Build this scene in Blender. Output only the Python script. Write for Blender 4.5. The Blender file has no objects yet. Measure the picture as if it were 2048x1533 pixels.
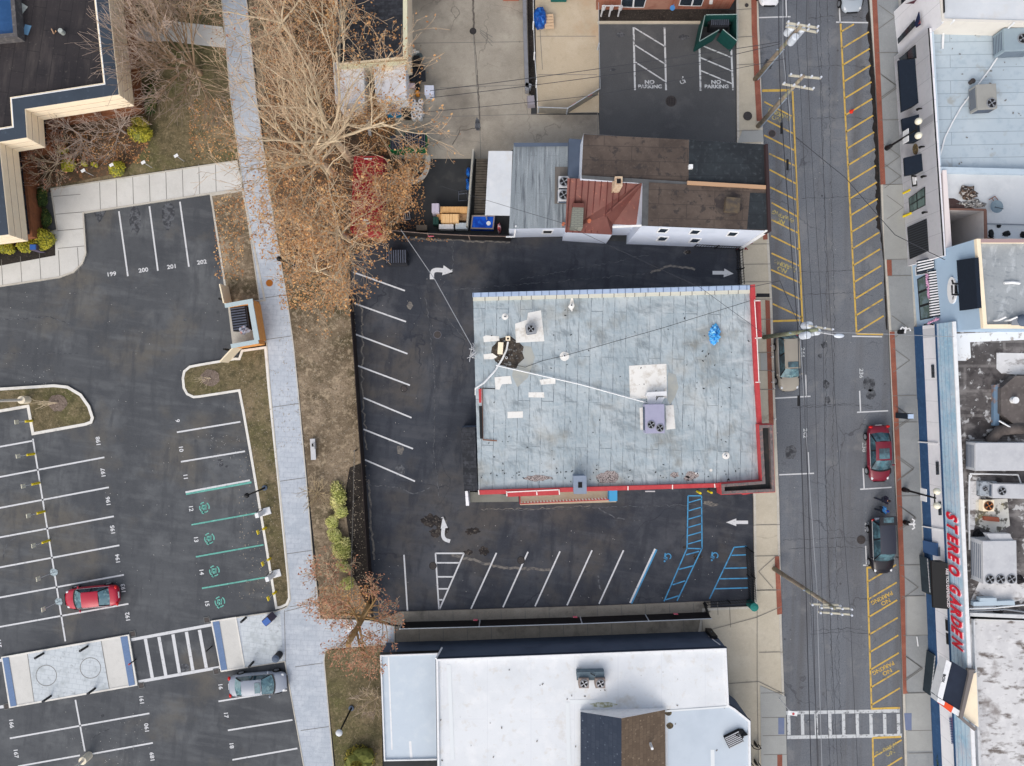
import bpy, math, random
from mathutils import Vector, Matrix
R = math.radians
random.seed(7)
# ---------------------------------------------------------------- camera, sky, sun, exposure
CAMH = 60.0; S = 24.0                      # camera height (m) and photo pixels per metre on the ground
sc = bpy.context.scene
cam = bpy.data.objects.new('camera', bpy.data.cameras.new('camera'))
sc.collection.objects.link(cam); sc.camera = cam
cam.location = (0, 0, CAMH); cam.rotation_euler = (0, 0, 0)
cam.data.sensor_width = 36; cam.data.lens = 36*CAMH*S/2048; cam.data.clip_end = 3000
w = bpy.data.worlds.new('World'); sc.world = w; w.use_nodes = True
nt = w.node_tree; bg = nt.nodes['Background']
sky = nt.nodes.new('ShaderNodeTexSky'); sky.sky_type = 'NISHITA'; sky.sun_disc = False
SUN_EL, SUN_AZ = 42, 205                   # degrees, azimuth clockwise from north (+Y)
sky.sun_elevation = R(SUN_EL); sky.sun_rotation = R(SUN_AZ)
sky.air_density = 1.0; sky.dust_density = 4.0; sky.ozone_density = 1.0
hs = nt.nodes.new('ShaderNodeHueSaturation'); hs.inputs['Saturation'].default_value = .6; nt.links.new(sky.outputs[0], hs.inputs['Color']); nt.links.new(hs.outputs[0], bg.inputs[0]); bg.inputs[1].default_value = 0.15
sun = bpy.data.objects.new('sun', bpy.data.lights.new('sun', 'SUN')); sc.collection.objects.link(sun)
sun.data.energy = 0.9; sun.data.angle = R(125); sun.data.color = (1.0, .93, .84)
d = Vector((math.sin(R(SUN_AZ))*math.cos(R(SUN_EL)), math.cos(R(SUN_AZ))*math.cos(R(SUN_EL)), math.sin(R(SUN_EL))))
sun.rotation_euler = d.to_track_quat('Z', 'Y').to_euler()
sc.view_settings.view_transform = 'Standard'; sc.view_settings.look = 'None'
sc.view_settings.exposure = 0.3; sc.view_settings.gamma = 1
sc.render.engine = 'CYCLES'

# ---------------------------------------------------------------- helpers
def W(px, py, h=0.0):
    k = (CAMH-h)/CAMH/S
    return ((px-1024)*k, (766.5-py)*k)
def L3(px, py, h=0.0): x, y = W(px, py, h); return (x, y, h)
def lin(c):
    c = c/255.0
    return c/12.92 if c <= .04045 else ((c+.055)/1.055)**2.4
def C(r, g, b): return (lin(r), lin(g), lin(b), 1)
COL = sc.collection
OFF = {}
class MB:
    def __init__(s): s.v = []; s.f = []; s.m = []
    def add(s, vs, fs, m=0):
        o = len(s.v); s.v += [tuple(p) for p in vs]
        for f in fs: s.f.append(tuple(i+o for i in f)); s.m.append(m)
        return s
    def box(s, cx, cy, z0, sx, sy, sz, rot=0, m=0, taper=1.0):
        c, n = math.cos(R(rot)), math.sin(R(rot)); vs = []
        for z, t in ((z0, 1), (z0+sz, taper)):
            for a, b in ((-1, -1), (1, -1), (1, 1), (-1, 1)):
                x, y = a*sx/2*t, b*sy/2*t
                vs.append((cx+x*c-y*n, cy+x*n+y*c, z))
        return s.add(vs, [(0, 3, 2, 1), (4, 5, 6, 7), (0, 1, 5, 4), (1, 2, 6, 5), (2, 3, 7, 6), (3, 0, 4, 7)], m)
    def prism(s, pts, z0, z1, m=0, top=None, mt=None, base=True):
        n = len(pts); vs = [(p[0], p[1], z0) for p in pts]+[(p[0], p[1], z1) for p in pts]
        s.add(vs, [(i, (i+1) % n, n+(i+1) % n, n+i) for i in range(n)], m)
        s.add([(p[0], p[1], z1) for p in pts], [tuple(range(n))], m if mt is None else mt)
        if base: s.add([(p[0], p[1], z0) for p in pts], [tuple(reversed(range(n)))], m)
        return s
    def ring(s, pts, inset, z0, z1, m=0):
        q = offset(pts, -inset); n = len(pts)
        vs = [(p[0], p[1], z) for z in (z0, z1) for p in pts]+[(p[0], p[1], z) for z in (z0, z1) for p in q]
        fs = []
        for i in range(n):
            j = (i+1) % n
            fs += [(i, j, n+j, n+i), (2*n+j, 2*n+i, 3*n+i, 3*n+j), (n+i, n+j, 3*n+j, 3*n+i), (i, 2*n+i, 2*n+j, j)]
        return s.add(vs, fs, m)
    def tube(s, pts, rs, n=6, m=0, cap=True):
        pts = [Vector(p) for p in pts]
        if not isinstance(rs, (list, tuple)): rs = [rs]*len(pts)
        vs = []; up = None
        for i, p in enumerate(pts):
            t = (pts[min(i+1, len(pts)-1)]-pts[max(i-1, 0)])
            if t.length < 1e-6: t = Vector((0, 0, 1))
            t.normalize()
            if up is None: up = Vector((1, 0, 0)) if abs(t.x) < .8 else Vector((0, 1, 0))
            a = t.cross(up); a.normalize(); b = t.cross(a); up = -(a.cross(t)) if False else up
            for k in range(n):
                g = 2*math.pi*k/n
                vs.append(p+(a*math.cos(g)+b*math.sin(g))*rs[i])
        fs = [(i*n+k, i*n+(k+1) % n, (i+1)*n+(k+1) % n, (i+1)*n+k) for i in range(len(pts)-1) for k in range(n)]
        if cap and n > 3: fs += [tuple(reversed(range(n))), tuple(range(len(vs)-n, len(vs)))]
        return s.add(vs, fs, m)
    def cyl(s, x, y, z0, r, h, n=16, m=0, r2=None):
        return s.tube([(x, y, z0), (x, y, z0+h)], [r, r if r2 is None else r2], n, m)
    def disc(s, x, y, z, r, n=24, m=0):
        return s.add([(x+r*math.cos(2*math.pi*k/n), y+r*math.sin(2*math.pi*k/n), z) for k in range(n)], [tuple(range(n))], m)
    def ball(s, x, y, z, rx, ry, rz, n=12, m=0, jit=0.0):
        vs = []; rows = max(4, n//2)
        for i in range(rows+1):
            t = math.pi*i/rows
            for k in range(n):
                g = 2*math.pi*k/n; q = 1+random.uniform(-jit, jit)
                vs.append((x+rx*q*math.sin(t)*math.cos(g), y+ry*q*math.sin(t)*math.sin(g), z+rz*q*math.cos(t)))
        return s.add(vs, [(i*n+k, i*n+(k+1) % n, (i+1)*n+(k+1) % n, (i+1)*n+k) for i in range(rows) for k in range(n)], m)
    def poly(s, pxs, z, m=0):
        return s.add([(*W(a, b), z) for a, b in pxs], [tuple(range(len(pxs)))], m)
    def line(s, p, q, wpx, z, m=0):          # painted line on the ground between two photo points
        a = Vector(W(*p)); b = Vector(W(*q)); t = (b-a).normalized(); n = Vector((-t.y, t.x))*wpx/S/2
        return s.add([(*(a+n), z), (*(b+n), z), (*(b-n), z), (*(a-n), z)], [(0, 1, 2, 3)], m)
    def path(s, pts, wid, z, m=0):           # polyline strip in world xy
        pts = [Vector(p[:2]) for p in pts]; vs = []
        for i, p in enumerate(pts):
            t = (pts[min(i+1, len(pts)-1)]-pts[max(i-1, 0)]).normalized(); n = Vector((-t.y, t.x))*wid/2
            vs += [(*(p+n), z), (*(p-n), z)]
        return s.add(vs, [(2*i, 2*i+2, 2*i+3, 2*i+1) for i in range(len(pts)-1)], m)
    def split(s, name, mats, parent=None, world=False, **k):
        par = list(range(len(s.v)))
        def fd(i):
            while par[i] != i: par[i] = par[par[i]]; i = par[i]
            return i
        for f in s.f:
            for j in f[1:]: par[fd(j)] = fd(f[0])
        gr = {}
        for i, f in enumerate(s.f): gr.setdefault(fd(f[0]), []).append(i)
        out = []
        for fi in gr.values():
            q = MB(); mp = {}
            for i in fi:
                for j in s.f[i]:
                    if j not in mp: mp[j] = len(q.v); q.v.append(s.v[j])
                q.f.append(tuple(mp[j] for j in s.f[i])); q.m.append(0)
            ml = mats if isinstance(mats, (list, tuple)) else [mats]
            out.append(q.build(name, ml[min(s.m[fi[0]], len(ml)-1)], parent, world, **k))
        return out
    def build(s, name, mats, parent=None, world=False, smooth=False, bevel=0):
        if not isinstance(mats, (list, tuple)): mats = [mats]
        off = Vector((0, 0, 0))
        if world and parent is not None: off = OFF[parent.name]
        me = bpy.data.meshes.new(name)
        me.from_pydata([(a-off.x, b-off.y, c-off.z) for a, b, c in s.v], [], s.f)
        for m in mats: me.materials.append(m)
        if len(mats) > 1: me.polygons.foreach_set('material_index', [min(i, len(mats)-1) for i in s.m])
        if smooth: me.polygons.foreach_set('use_smooth', [True]*len(s.f))
        me.update()
        o = bpy.data.objects.new(name, me); COL.objects.link(o)
        if parent: o.parent = parent; OFF[o.name] = off
        else: OFF[o.name] = Vector((0, 0, 0))
        if bevel:
            b = o.modifiers.new('b', 'BEVEL'); b.width = bevel; b.segments = 2; b.limit_method = 'ANGLE'
        return o
def offset(pts, dd):
    n = len(pts); A = sum(pts[i][0]*pts[(i+1) % n][1]-pts[(i+1) % n][0]*pts[i][1] for i in range(n))
    sg = 1 if A > 0 else -1; out = []
    for i in range(n):
        p0, p1, p2 = Vector(pts[i-1][:2]), Vector(pts[i][:2]), Vector(pts[(i+1) % n][:2])
        a = (p1-p0).normalized(); b = (p2-p1).normalized()
        na = Vector((a.y, -a.x))*sg; nb = Vector((b.y, -b.x))*sg
        m = na+nb; L = max(m.length_squared, .3)
        out.append(tuple(p1+m*(2*dd/L)))
    return out
def tag(o, label=None, cat=None, group=None, kind=None):
    for k, v in (('label', label), ('category', cat), ('group', group), ('kind', kind)):
        if v: o[k] = v
    return o
def thing(name, label, cat, loc, rot=0, group=None):
    o = bpy.data.objects.new(name, None); COL.objects.link(o)
    o.location = loc; o.rotation_euler = (0, 0, R(rot)); o.empty_display_size = .2
    OFF[o.name] = Vector(loc); return tag(o, label, cat, group)
def struct(mb, name, mats): return tag(mb.build(name, mats), kind='structure')
def solo(mb, name, mats, label, cat, group=None, **k): return tag(mb.build(name, mats, **k), label, cat, group)
def dup(root, loc, rot=None, label=None):
    r = root.copy(); COL.objects.link(r); r.location = loc; OFF[r.name] = Vector(loc)
    if rot is not None: r.rotation_euler = (0, 0, R(rot))
    if label: r['label'] = label
    def rec(a, b):
        for ch in list(a.children):
            c = ch.copy(); COL.objects.link(c); c.parent = b; rec(ch, c)
    rec(root, r); return r
def PW(pts, h=0): return [W(a, b, h) for a, b in pts]
def wallpt(A, B, px, py, dist=0.0):
    """world point where the sight line through a photo point meets the vertical plane A-B (moved dist towards the viewer)"""
    A = Vector(A); B = Vector(B); t = (B-A).normalized(); n = Vector((-t.y, t.x))
    if n.dot(A) > 0: n = -n
    g = Vector(W(px, py)); k = (A+n*dist).dot(n)/g.dot(n)      # point = g*k, h = H(1-k)
    return Vector((g.x*k, g.y*k, CAMH*(1-k)))
def wallpanel(mb, A, B, corners, dist=.03, thick=.06, m=0):
    f = [wallpt(A, B, a, b, dist+thick) for a, b in corners]
    t = (Vector(B)-Vector(A)).normalized(); n = Vector((-t.y, t.x, 0))
    if n.x*A[0]+n.y*A[1] > 0: n = -n
    bk = [p-n*(thick+dist-.001) for p in f]; k = len(f)
    return mb.add(f+bk, [tuple(range(k)), tuple(range(2*k-1, k-1, -1))]+[(i, (i+1) % k, k+(i+1) % k, k+i) for i in range(k)], m)
def smooth_pts(pts, it=2, closed=True):
    for _ in range(it):
        q = []; n = len(pts)
        for i in range(n if closed else n-1):
            a, b = pts[i], pts[(i+1) % n]
            q += [(a[0]*.75+b[0]*.25, a[1]*.75+b[1]*.25), (a[0]*.25+b[0]*.75, a[1]*.25+b[1]*.75)]
        pts = q if closed else [pts[0]]+q+[pts[-1]]
    return pts
def blob(cx, cy, rx, ry, n=14, j=.25):
    return [(cx+rx*(1+random.uniform(-j, j))*math.cos(2*math.pi*i/n), cy+ry*(1+random.uniform(-j, j))*math.sin(2*math.pi*i/n)) for i in range(n)]
_tc = {}
def textmesh(s, size, bold=0.0, shear=0.0, ext=0.0, sx=1.0):
    key = (s, size, bold, shear, ext, sx)
    if key not in _tc:
        cu = bpy.data.curves.new('t', 'FONT'); cu.body = s; cu.size = size; cu.align_x = 'CENTER'; cu.align_y = 'CENTER'
        cu.offset = bold; cu.shear = shear; cu.extrude = ext; cu.resolution_u = 3
        o = bpy.data.objects.new('t', cu); me = bpy.data.meshes.new_from_object(o)
        _tc[key] = ([v.co.copy() for v in me.vertices], [tuple(p.vertices) for p in me.polygons])
        bpy.data.objects.remove(o); bpy.data.meshes.remove(me)
        vs = _tc[key][0]
        for v in vs: v.x *= sx
    return _tc[key]
def gtext(mb, s, px, py, size_px, ang, z, m=0, bold=.02, sx=1.0):   # painted text flat on the ground; size_px = letter height
    vs, fs = textmesh(s, size_px/S/.7, bold, 0, 0, sx); x, y = W(px, py); c, n = math.cos(R(ang)), math.sin(R(ang))
    mb.add([(x+v.x*c-v.y*n, y+v.x*n+v.y*c, z) for v in vs], fs, m)

# ---------------------------------------------------------------- materials
_mc = {}
def mat(name, base, layers=(), rough=.85, metal=0.0, spec=.3, bump=0.0, bscale=8.0, coat=0.0, alpha=1.0, emit=0):
    if name in _mc: return _mc[name]
    m = bpy.data.materials.new(name); m.use_nodes = True; t = m.node_tree; p = t.nodes['Principled BSDF']
    p.inputs['Roughness'].default_value = rough; p.inputs['Metallic'].default_value = metal
    p.inputs['Specular IOR Level'].default_value = spec; p.inputs['Coat Weight'].default_value = coat
    tc = t.nodes.new('ShaderNodeTexCoord'); src = tc.outputs['Object']
    rgb = t.nodes.new('ShaderNodeRGB'); rgb.outputs[0].default_value = C(*base); cur = rgb.outputs[0]
    def mapping(sx, sy, rot, seed):
        mp = t.nodes.new('ShaderNodeMapping'); mp.vector_type = 'POINT'
        r2 = t.nodes.new('ShaderNodeMapping'); r2.inputs['Rotation'].default_value = (0, 0, R(rot)); t.links.new(src, r2.inputs[0])
        t.links.new(r2.outputs[0], mp.inputs[0])
        mp.inputs['Scale'].default_value = (sx, sy, 1); mp.inputs['Location'].default_value = (seed*3.7, seed*1.9, seed)
        return mp.outputs[0]
    for i, Lr in enumerate(layers):
        kind, col, amt, scale = Lr[:4]; lo, hi = Lr[4:6] if len(Lr) > 5 else (.4, .65)
        sx, sy, rot = Lr[6:9] if len(Lr) > 8 else (1, 1, 0)
        if kind == 'brick':                      # sx = length, sy = row height, lo = joint width, rot
            r2 = t.nodes.new('ShaderNodeMapping'); r2.inputs['Rotation'].default_value = (0, 0, R(rot)); t.links.new(src, r2.inputs[0])
            r2.inputs['Location'].default_value = (hi, hi*.37, 0)
            b = t.nodes.new('ShaderNodeTexBrick'); t.links.new(r2.outputs[0], b.inputs[0])
            b.inputs['Scale'].default_value = 1; b.inputs['Mortar Size'].default_value = lo; b.inputs['Mortar Smooth'].default_value = .2
            b.inputs['Brick Width'].default_value = sx; b.inputs['Row Height'].default_value = sy
            b.inputs['Color1'].default_value = (0, 0, 0, 1); b.inputs['Color2'].default_value = (scale, scale, scale, 1); b.inputs['Mortar'].default_value = (1, 1, 1, 1)
            fac = b.outputs['Color']
        else:
            v = mapping(sx, sy, rot, i+1)
            if kind in ('crack', 'spot'):
                if kind == 'crack':
                    nz = t.nodes.new('ShaderNodeTexNoise'); nz.inputs['Scale'].default_value = scale*2.2; nz.inputs['Detail'].default_value = 4; t.links.new(v, nz.inputs[0])
                    mx = t.nodes.new('ShaderNodeVectorMath'); mx.operation = 'SCALE'; mx.inputs['Scale'].default_value = .55/scale
                    t.links.new(nz.outputs['Color'], mx.inputs[0]); ad = t.nodes.new('ShaderNodeVectorMath'); t.links.new(v, ad.inputs[0]); t.links.new(mx.outputs[0], ad.inputs[1]); v = ad.outputs[0]
                vo = t.nodes.new('ShaderNodeTexVoronoi'); vo.inputs['Scale'].default_value = scale
                vo.feature = 'DISTANCE_TO_EDGE' if kind == 'crack' else 'F1'; t.links.new(v, vo.inputs['Vector'])
                mr = t.nodes.new('ShaderNodeMapRange'); mr.inputs[1].default_value = lo; mr.inputs[2].default_value = hi
                mr.inputs[3].default_value = 1; mr.inputs[4].default_value = 0; t.links.new(vo.outputs['Distance'], mr.inputs[0]); fac = mr.outputs[0]
                nz = t.nodes.new('ShaderNodeTexNoise'); nz.inputs['Scale'].default_value = scale*.7; t.links.new(src, nz.inputs[0])
                m2 = t.nodes.new('ShaderNodeMapRange'); m2.inputs[1].default_value = .47; m2.inputs[2].default_value = .6; t.links.new(nz.outputs[0], m2.inputs[0])
                mu = t.nodes.new('ShaderNodeMath'); mu.operation = 'MULTIPLY'; t.links.new(fac, mu.inputs[0]); t.links.new(m2.outputs[0], mu.inputs[1]); fac = mu.outputs[0]
            elif kind == 'wave':
                wv = t.nodes.new('ShaderNodeTexWave'); wv.inputs['Scale'].default_value = scale; t.links.new(v, wv.inputs[0]); wv.inputs['Distortion'].default_value = .3
                mr = t.nodes.new('ShaderNodeMapRange'); mr.inputs[1].default_value = lo; mr.inputs[2].default_value = hi; t.links.new(wv.outputs['Fac'], mr.inputs[0]); fac = mr.outputs[0]
            else:
                nz = t.nodes.new('ShaderNodeTexNoise'); nz.inputs['Scale'].default_value = scale; nz.inputs['Detail'].default_value = 6; nz.inputs['Roughness'].default_value = .6
                nz.inputs['Distortion'].default_value = .4 if kind == 'swirl' else 0
                t.links.new(v, nz.inputs[0])
                mr = t.nodes.new('ShaderNodeMapRange'); mr.inputs[1].default_value = lo; mr.inputs[2].default_value = hi; t.links.new(nz.outputs[0], mr.inputs[0]); fac = mr.outputs[0]
        mu = t.nodes.new('ShaderNodeMath'); mu.operation = 'MULTIPLY'; mu.inputs[1].default_value = amt; t.links.new(fac, mu.inputs[0])
        mi = t.nodes.new('ShaderNodeMix'); mi.data_type = 'RGBA'; t.links.new(mu.outputs[0], mi.inputs[0])
        t.links.new(cur, mi.inputs[6]); mi.inputs[7].default_value = C(*col); cur = mi.outputs[2]
    t.links.new(cur, p.inputs['Base Color'])
    if bump:
        nz = t.nodes.new('ShaderNodeTexNoise'); nz.inputs['Scale'].default_value = bscale; nz.inputs['Detail'].default_value = 4; t.links.new(src, nz.inputs[0])
        b = t.nodes.new('ShaderNodeBump'); b.inputs['Distance'].default_value = bump; t.links.new(nz.outputs[0], b.inputs['Height']); t.links.new(b.outputs[0], p.inputs['Normal'])
    if alpha < 1: p.inputs['Alpha'].default_value = alpha
    _mc[name] = m; return m
N, K, SP = 'noise', 'crack', 'spot'
def tarmac(name, base, dark, light, brown, cr=.6):
    return mat(name, base, [(N, dark, .8, .12, .38, .62), (N, light, .8, .28, .5, .68), (N, brown, .75, .16, .52, .66), (N, light, .45, .9, .5, .66, .25, 1.6, 8), (N, dark, .6, .8, .52, .64, 1.4, .3, 5),
        (N, dark, .5, 1.6, .5, .72), (N, light, .35, 14, .5, .75), (N, dark, .35, 22, .5, .7), (K, dark, cr, .16, .0, .010), (SP, light, .5, 1.3, .02, .05), (SP, dark, .8, .5, .03, .09)], rough=.9)
M_LOT = tarmac('lot_asphalt', (84, 87, 91), (66, 69, 74), (104, 107, 110), (100, 96, 89), .35)
M_CLOT = tarmac('sealed_asphalt', (62, 66, 74), (44, 48, 57), (84, 86, 91), (84, 80, 76), .95)
M_STREET = mat('street_asphalt', (112, 117, 124), [(N, (95, 99, 106), .7, .12, .4, .65), (N, (122, 124, 128), .5, .25, .5, .7), (N, (118, 122, 128), .8, 9, .5, .72), (N, (76, 79, 86), .8, 13, .5, .68),
    (N, (150, 153, 158), .5, 26, .58, .75), (K, (70, 73, 80), .8, .14, 0, .008), (SP, (48, 50, 56), .8, .8, .03, .1), (N, (88, 86, 86), .55, .6, .48, .7, 1.6, .06, 2), (N, (132, 133, 134), .5, .5, .55, .68), (K, (76, 78, 84), .6, .5, 0, .012)], rough=.92)
M_NPLOT = mat('worn_asphalt', (84, 86, 88), [(N, (70, 72, 75), .7, .2, .4, .65), (N, (112, 112, 112), .5, .5, .55, .75), (N, (98, 100, 102), .6, 16, .5, .7), (SP, (45, 45, 47), .7, .5, .05, .16)], rough=.92)
M_DIRTLOT = mat('dark_yard_asphalt', (58, 60, 62), [(N, (44, 46, 48), .7, .3, .4, .65), (N, (90, 88, 84), .5, .6, .55, .75), (SP, (100, 95, 85), .6, 1.2, .03, .06)], rough=.92)
def concrete(name, base, dk, lt, extra=()):
    return mat(name, base, [(N, dk, .6, .25, .4, .7), (N, lt, .5, .6, .5, .75), (N, dk, .5, 2.2, .52, .75), (N, lt, .4, 12, .5, .72), (N, dk, .35, 18, .5, .7)]+list(extra), rough=.9)
M_WALK = concrete('beige_concrete', (190, 182, 164), (168, 160, 144), (206, 200, 185), [(K, (110, 104, 94), .35, .1, 0, .006)])
M_YARD = concrete('yard_concrete', (163, 156, 144), (130, 124, 113), (186, 180, 166), [(N, (96, 90, 84), .75, .14, .52, .68), (K, (92, 86, 80), .8, .18, 0, .008), (SP, (95, 90, 84), .6, .7, .03, .08)])
M_PAD = concrete('tan_slab', (190, 176, 152), (166, 152, 130), (206, 196, 176), [(N, (176, 138, 100), .5, .18, .58, .7)])
M_ALLEY = concrete('stained_concrete', (146, 140, 129), (106, 101, 93), (168, 162, 150), [(N, (70, 66, 62), .6, .5, .55, .7)])
M_ESIDE = concrete('grey_sidewalk', (148, 152, 154), (130, 134, 136), (166, 169, 170))
M_LCON = concrete('pale_concrete', (205, 204, 200), (186, 186, 182), (218, 218, 215))
M_PATH = mat('stamped_concrete', (184, 191, 200), [('brick', (148, 158, 172), .55, .25, .03, 0, .62, .42, 3), ('brick', (158, 168, 182), .4, .2, .02, .3, 1.1, .84, 3), (N, (160, 170, 182), .7, .5, .42, .7), (N, (200, 207, 214), .6, 1.2, .5, .7), (N, (140, 148, 160), .6, 3.5, .54, .75), (N, (205, 210, 216), .4, 14, .5, .7)], rough=.85)
M_CENTRE = mat('marbled_stamped_concrete', (196, 203, 208), [(N, (150, 158, 160), .6, 1.2, .5, .7), ('brick', (165, 174, 182), .5, .2, .03, 0, .6, .42, 8), (N, (120, 126, 128), .7, 3, .58, .75)], rough=.85)
M_BRICKPAVE = mat('brick_paving', (150, 92, 76), [('brick', (112, 66, 56), .5, .3, .02, 0, .22, .11, 0), (N, (170, 112, 92), .6, 1.2, .5, .7), (N, (110, 70, 60), .6, .6, .5, .72)], rough=.9)
M_KERB = mat('kerb_concrete', (190, 186, 176), [(N, (160, 155, 146), .6, 1, .45, .7), (N, (210, 206, 198), .5, 8, .5, .7)])
M_WKERB = mat('white_kerb', (222, 220, 214), [(N, (190, 186, 180), .6, 1.2, .5, .7), (N, (150, 146, 140), .5, 5, .6, .75)])
M_GRASS = mat('winter_grass', (106, 96, 72), [(N, (88, 90, 52), .8, .22, .45, .62), (N, (146, 128, 104), .75, .16, .52, .66), (N, (72, 68, 48), .8, 1.6, .46, .66), (N, (150, 136, 108), .7, 5, .53, .7), (N, (58, 56, 38), .7, 9, .52, .68), (N, (172, 160, 140), .55, 18, .58, .72)], rough=1)
M_STRAW = mat('bare_lawn', (132, 117, 98), [(N, (92, 80, 64), .9, .3, .44, .58), (N, (170, 153, 132), .7, .22, .55, .66), (N, (74, 68, 48), .9, .2, .53, .62), (N, (170, 154, 130), .8, 3, .5, .66), (N, (84, 74, 58), .8, 6, .52, .66), (N, (184, 170, 148), .6, 14, .56, .7)], rough=1)
M_MULCH = mat('dark_mulch', (50, 46, 43), [(N, (34, 31, 30), .8, 1, .45, .65), (N, (96, 86, 76), .7, 7, .56, .7), (N, (150, 138, 120), .6, 14, .62, .72)], rough=1)
M_SOIL = mat('litter_soil', (96, 80, 64), [(N, (56, 48, 40), .8, .6, .45, .65), (N, (150, 106, 74), .8, 3, .52, .68), (N, (60, 50, 40), .8, 8, .52, .68), (N, (176, 134, 98), .6, 12, .58, .7)], rough=1)
wear = lambda b: [(N, b, .75, 2.5, .56, .70), (N, b, .6, 9, .55, .75)]
M_WHITE = mat('white_paint', (206, 208, 211), [(N, (130, 132, 136), .7, 4, .58, .72), (N, (100, 102, 106), .5, 14, .6, .75)], rough=.7)
M_WORN = mat('worn_white_paint', (196, 200, 203), [(N, (90, 92, 96), .85, 3, .54, .66), (N, (90, 92, 96), .5, 12, .56, .7)], rough=.8)
M_YEL = mat('yellow_paint', (206, 172, 84), [(N, (112, 108, 98), .8, 2.5, .52, .7), (N, (196, 160, 100), .7, 6, .5, .7)], rough=.8)
M_YELW = mat('worn_yellow_paint', (180, 166, 104), [(N, (104, 106, 106), .95, 2.2, .48, .6), (N, (104, 106, 106), .8, 8, .5, .62)], rough=.8)
M_BLUEP = mat('blue_paint', (72, 146, 192), [(N, (52, 92, 132), .7, 2, .5, .7), (N, (50, 60, 76), .5, 9, .58, .7)], rough=.7)
M_TEAL = mat('teal_paint', (100, 170, 158), [(N, (70, 120, 116), .7, 2, .5, .7), (N, (170, 214, 204), .5, 6, .55, .7)], rough=.7)
M_JOINT = mat('joint_dark', (118, 116, 112))
M_TAR = mat('tar_seal', (40, 42, 48), [(N, (70, 72, 76), .7, 3, .5, .7)])
M_TACT = mat('blue_tactile', (112, 136, 172), [(N, (96, 120, 156), .6, 2, .45, .7), ('brick', (84, 104, 138), .5, .2, .02, 0, .12, .12, 8)])
M_TACT2 = mat('faded_blue_tactile', (110, 122, 152), [(N, (124, 132, 152), .6, 2, .45, .7)])
M_IRON = mat('manhole_iron', (70, 66, 66), [(N, (96, 88, 84), .6, 6, .5, .7), (N, (48, 46, 46), .6, 14, .5, .7)], rough=.6, metal=.3)
M_RUST = mat('rusty_orange_iron', (176, 110, 40), [(N, (130, 78, 34), .7, 3, .45, .65)], rough=.8)

# ---------------------------------------------------------------- the ground and everything painted on it
g = MB(); g.add([(-900, -900, 0), (900, -900, 0), (900, 900, 0), (-900, 900, 0)], [(0, 1, 2, 3)])
struct(g, 'ground', M_DIRTLOT)
A = MB(); A.poly([(-500, 380), (425, 388), (460, 610), (500, 860), (560, 1220), (572, 1330), (640, 1700), (-500, 1700)], .006)
struct(A, 'parking_lot', M_LOT)
A = MB(); A.poly([(700, 500), (790, 462), (1030, 470), (1252, 484), (1485, 497), (1486, 540), (1508, 1005), (1512, 1215), (1420, 1216), (760, 1240), (744, 1236), (722, 900), (703, 590)], .006)
struct(A, 'centre_parking_lot', M_CLOT)
A = MB(); A.poly([(1497, -400), (1737, -400), (1737, 0), (1752, 200), (1763, 450), (1776, 660), (1786, 900), (1798, 1150), (1804, 1400), (1808, 1540), (1822, 1950), (1590, 1950), (1573, 1540), (1562, 1250), (1557, 1000), (1549, 800), (1543, 600), (1525, 280), (1515, 0)], .006)
struct(A, 'street', M_STREET)
A = MB(); A.poly([(790, -400), (1060, -400), (1062, 230), (1197, 230), (1200, 292), (1025, 300), (1000, 318), (795, 318), (780, 250)], .006)
struct(A, 'concrete_yard', M_YARD)
A = MB(); A.poly([(1064, -400), (1196, -400), (1198, 226), (1074, 228)], .010)
struct(A, 'tan_concrete_slab', M_PAD)
A = MB(); A.poly([(1197, 48), (1470, 48), (1474, 300), (1199, 300)], .012); A.poly([(1197, 20), (1470, 20), (1470, 44), (1197, 44)], .012, 1)
A.prism(PW([(1194, 44), (1400, 44), (1400, 49), (1194, 49)]), .0, .14, 2)
struct(A, 'no_parking_lot', [M_NPLOT, M_MULCH, M_WALK])
def slab(name, pts, m, z=.13, kerb=None, kw=.16, mk=None):
    A = MB(); P = PW(pts); A.prism(P, 0, z, 0, base=False)
    if kerb: A.ring(P, kw, 0, z+.03, 1)
    return struct(A, name, [m, mk or M_KERB])
corner = lambda pts: smooth_pts(pts, 2)
# lawns
slab('lawn', [(-60, 330), (-60, -300), (430, -300), (441, -30), (478, 316), (470, 325), (405, 330), (100, 378), (90, 395), (96, 470), (108, 500), (-60, 520)], M_SOIL if 0 else M_GRASS)
slab('lawn_strip', [(421, 390), (488, 380), (533, 603), (456, 612)], M_STRAW, kerb=1)
slab('lawn_strip', [(478, 716), (470, 716), (400, 728), (380, 732), (368, 742), (365, 757), (367, 777), (374, 790), (388, 797), (400, 796), (478, 784), (485, 820), (500, 905), (516, 1000), (552, 1218), (563, 1216), (576, 1210), (582, 1196), (581, 1170), (561, 965), (541, 775), (534, 693), (484, 700)], M_GRASS, kerb=1, mk=M_WKERB, kw=.2)
slab('lawn_island', [(-60, 778), (0, 776), (110, 769), (138, 772), (165, 788), (182, 812), (190, 836), (186, 847), (172, 852), (66, 871), (56, 816), (-60, 836)], M_GRASS, kerb=1, mk=M_WKERB, kw=.24)
slab('bare_lawn', [(490, -300), (716, -300), (716, 118), (690, 210), (788, 210), (796, 318), (800, 470), (700, 512), (702, 590), (712, 740), (726, 925), (700, 935), (688, 1000), (700, 1080), (706, 1150), (745, 1236), (645, 1236), (636, 1150), (616, 960), (596, 750), (578, 610), (543, 395), (520, 200), (497, 0)], M_STRAW)
slab('mulch_bed', [(726, 925), (700, 935), (688, 1000), (700, 1080), (706, 1150), (745, 1236), (745, 1190), (738, 1080), (731, 960)], M_MULCH, z=.125)
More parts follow.
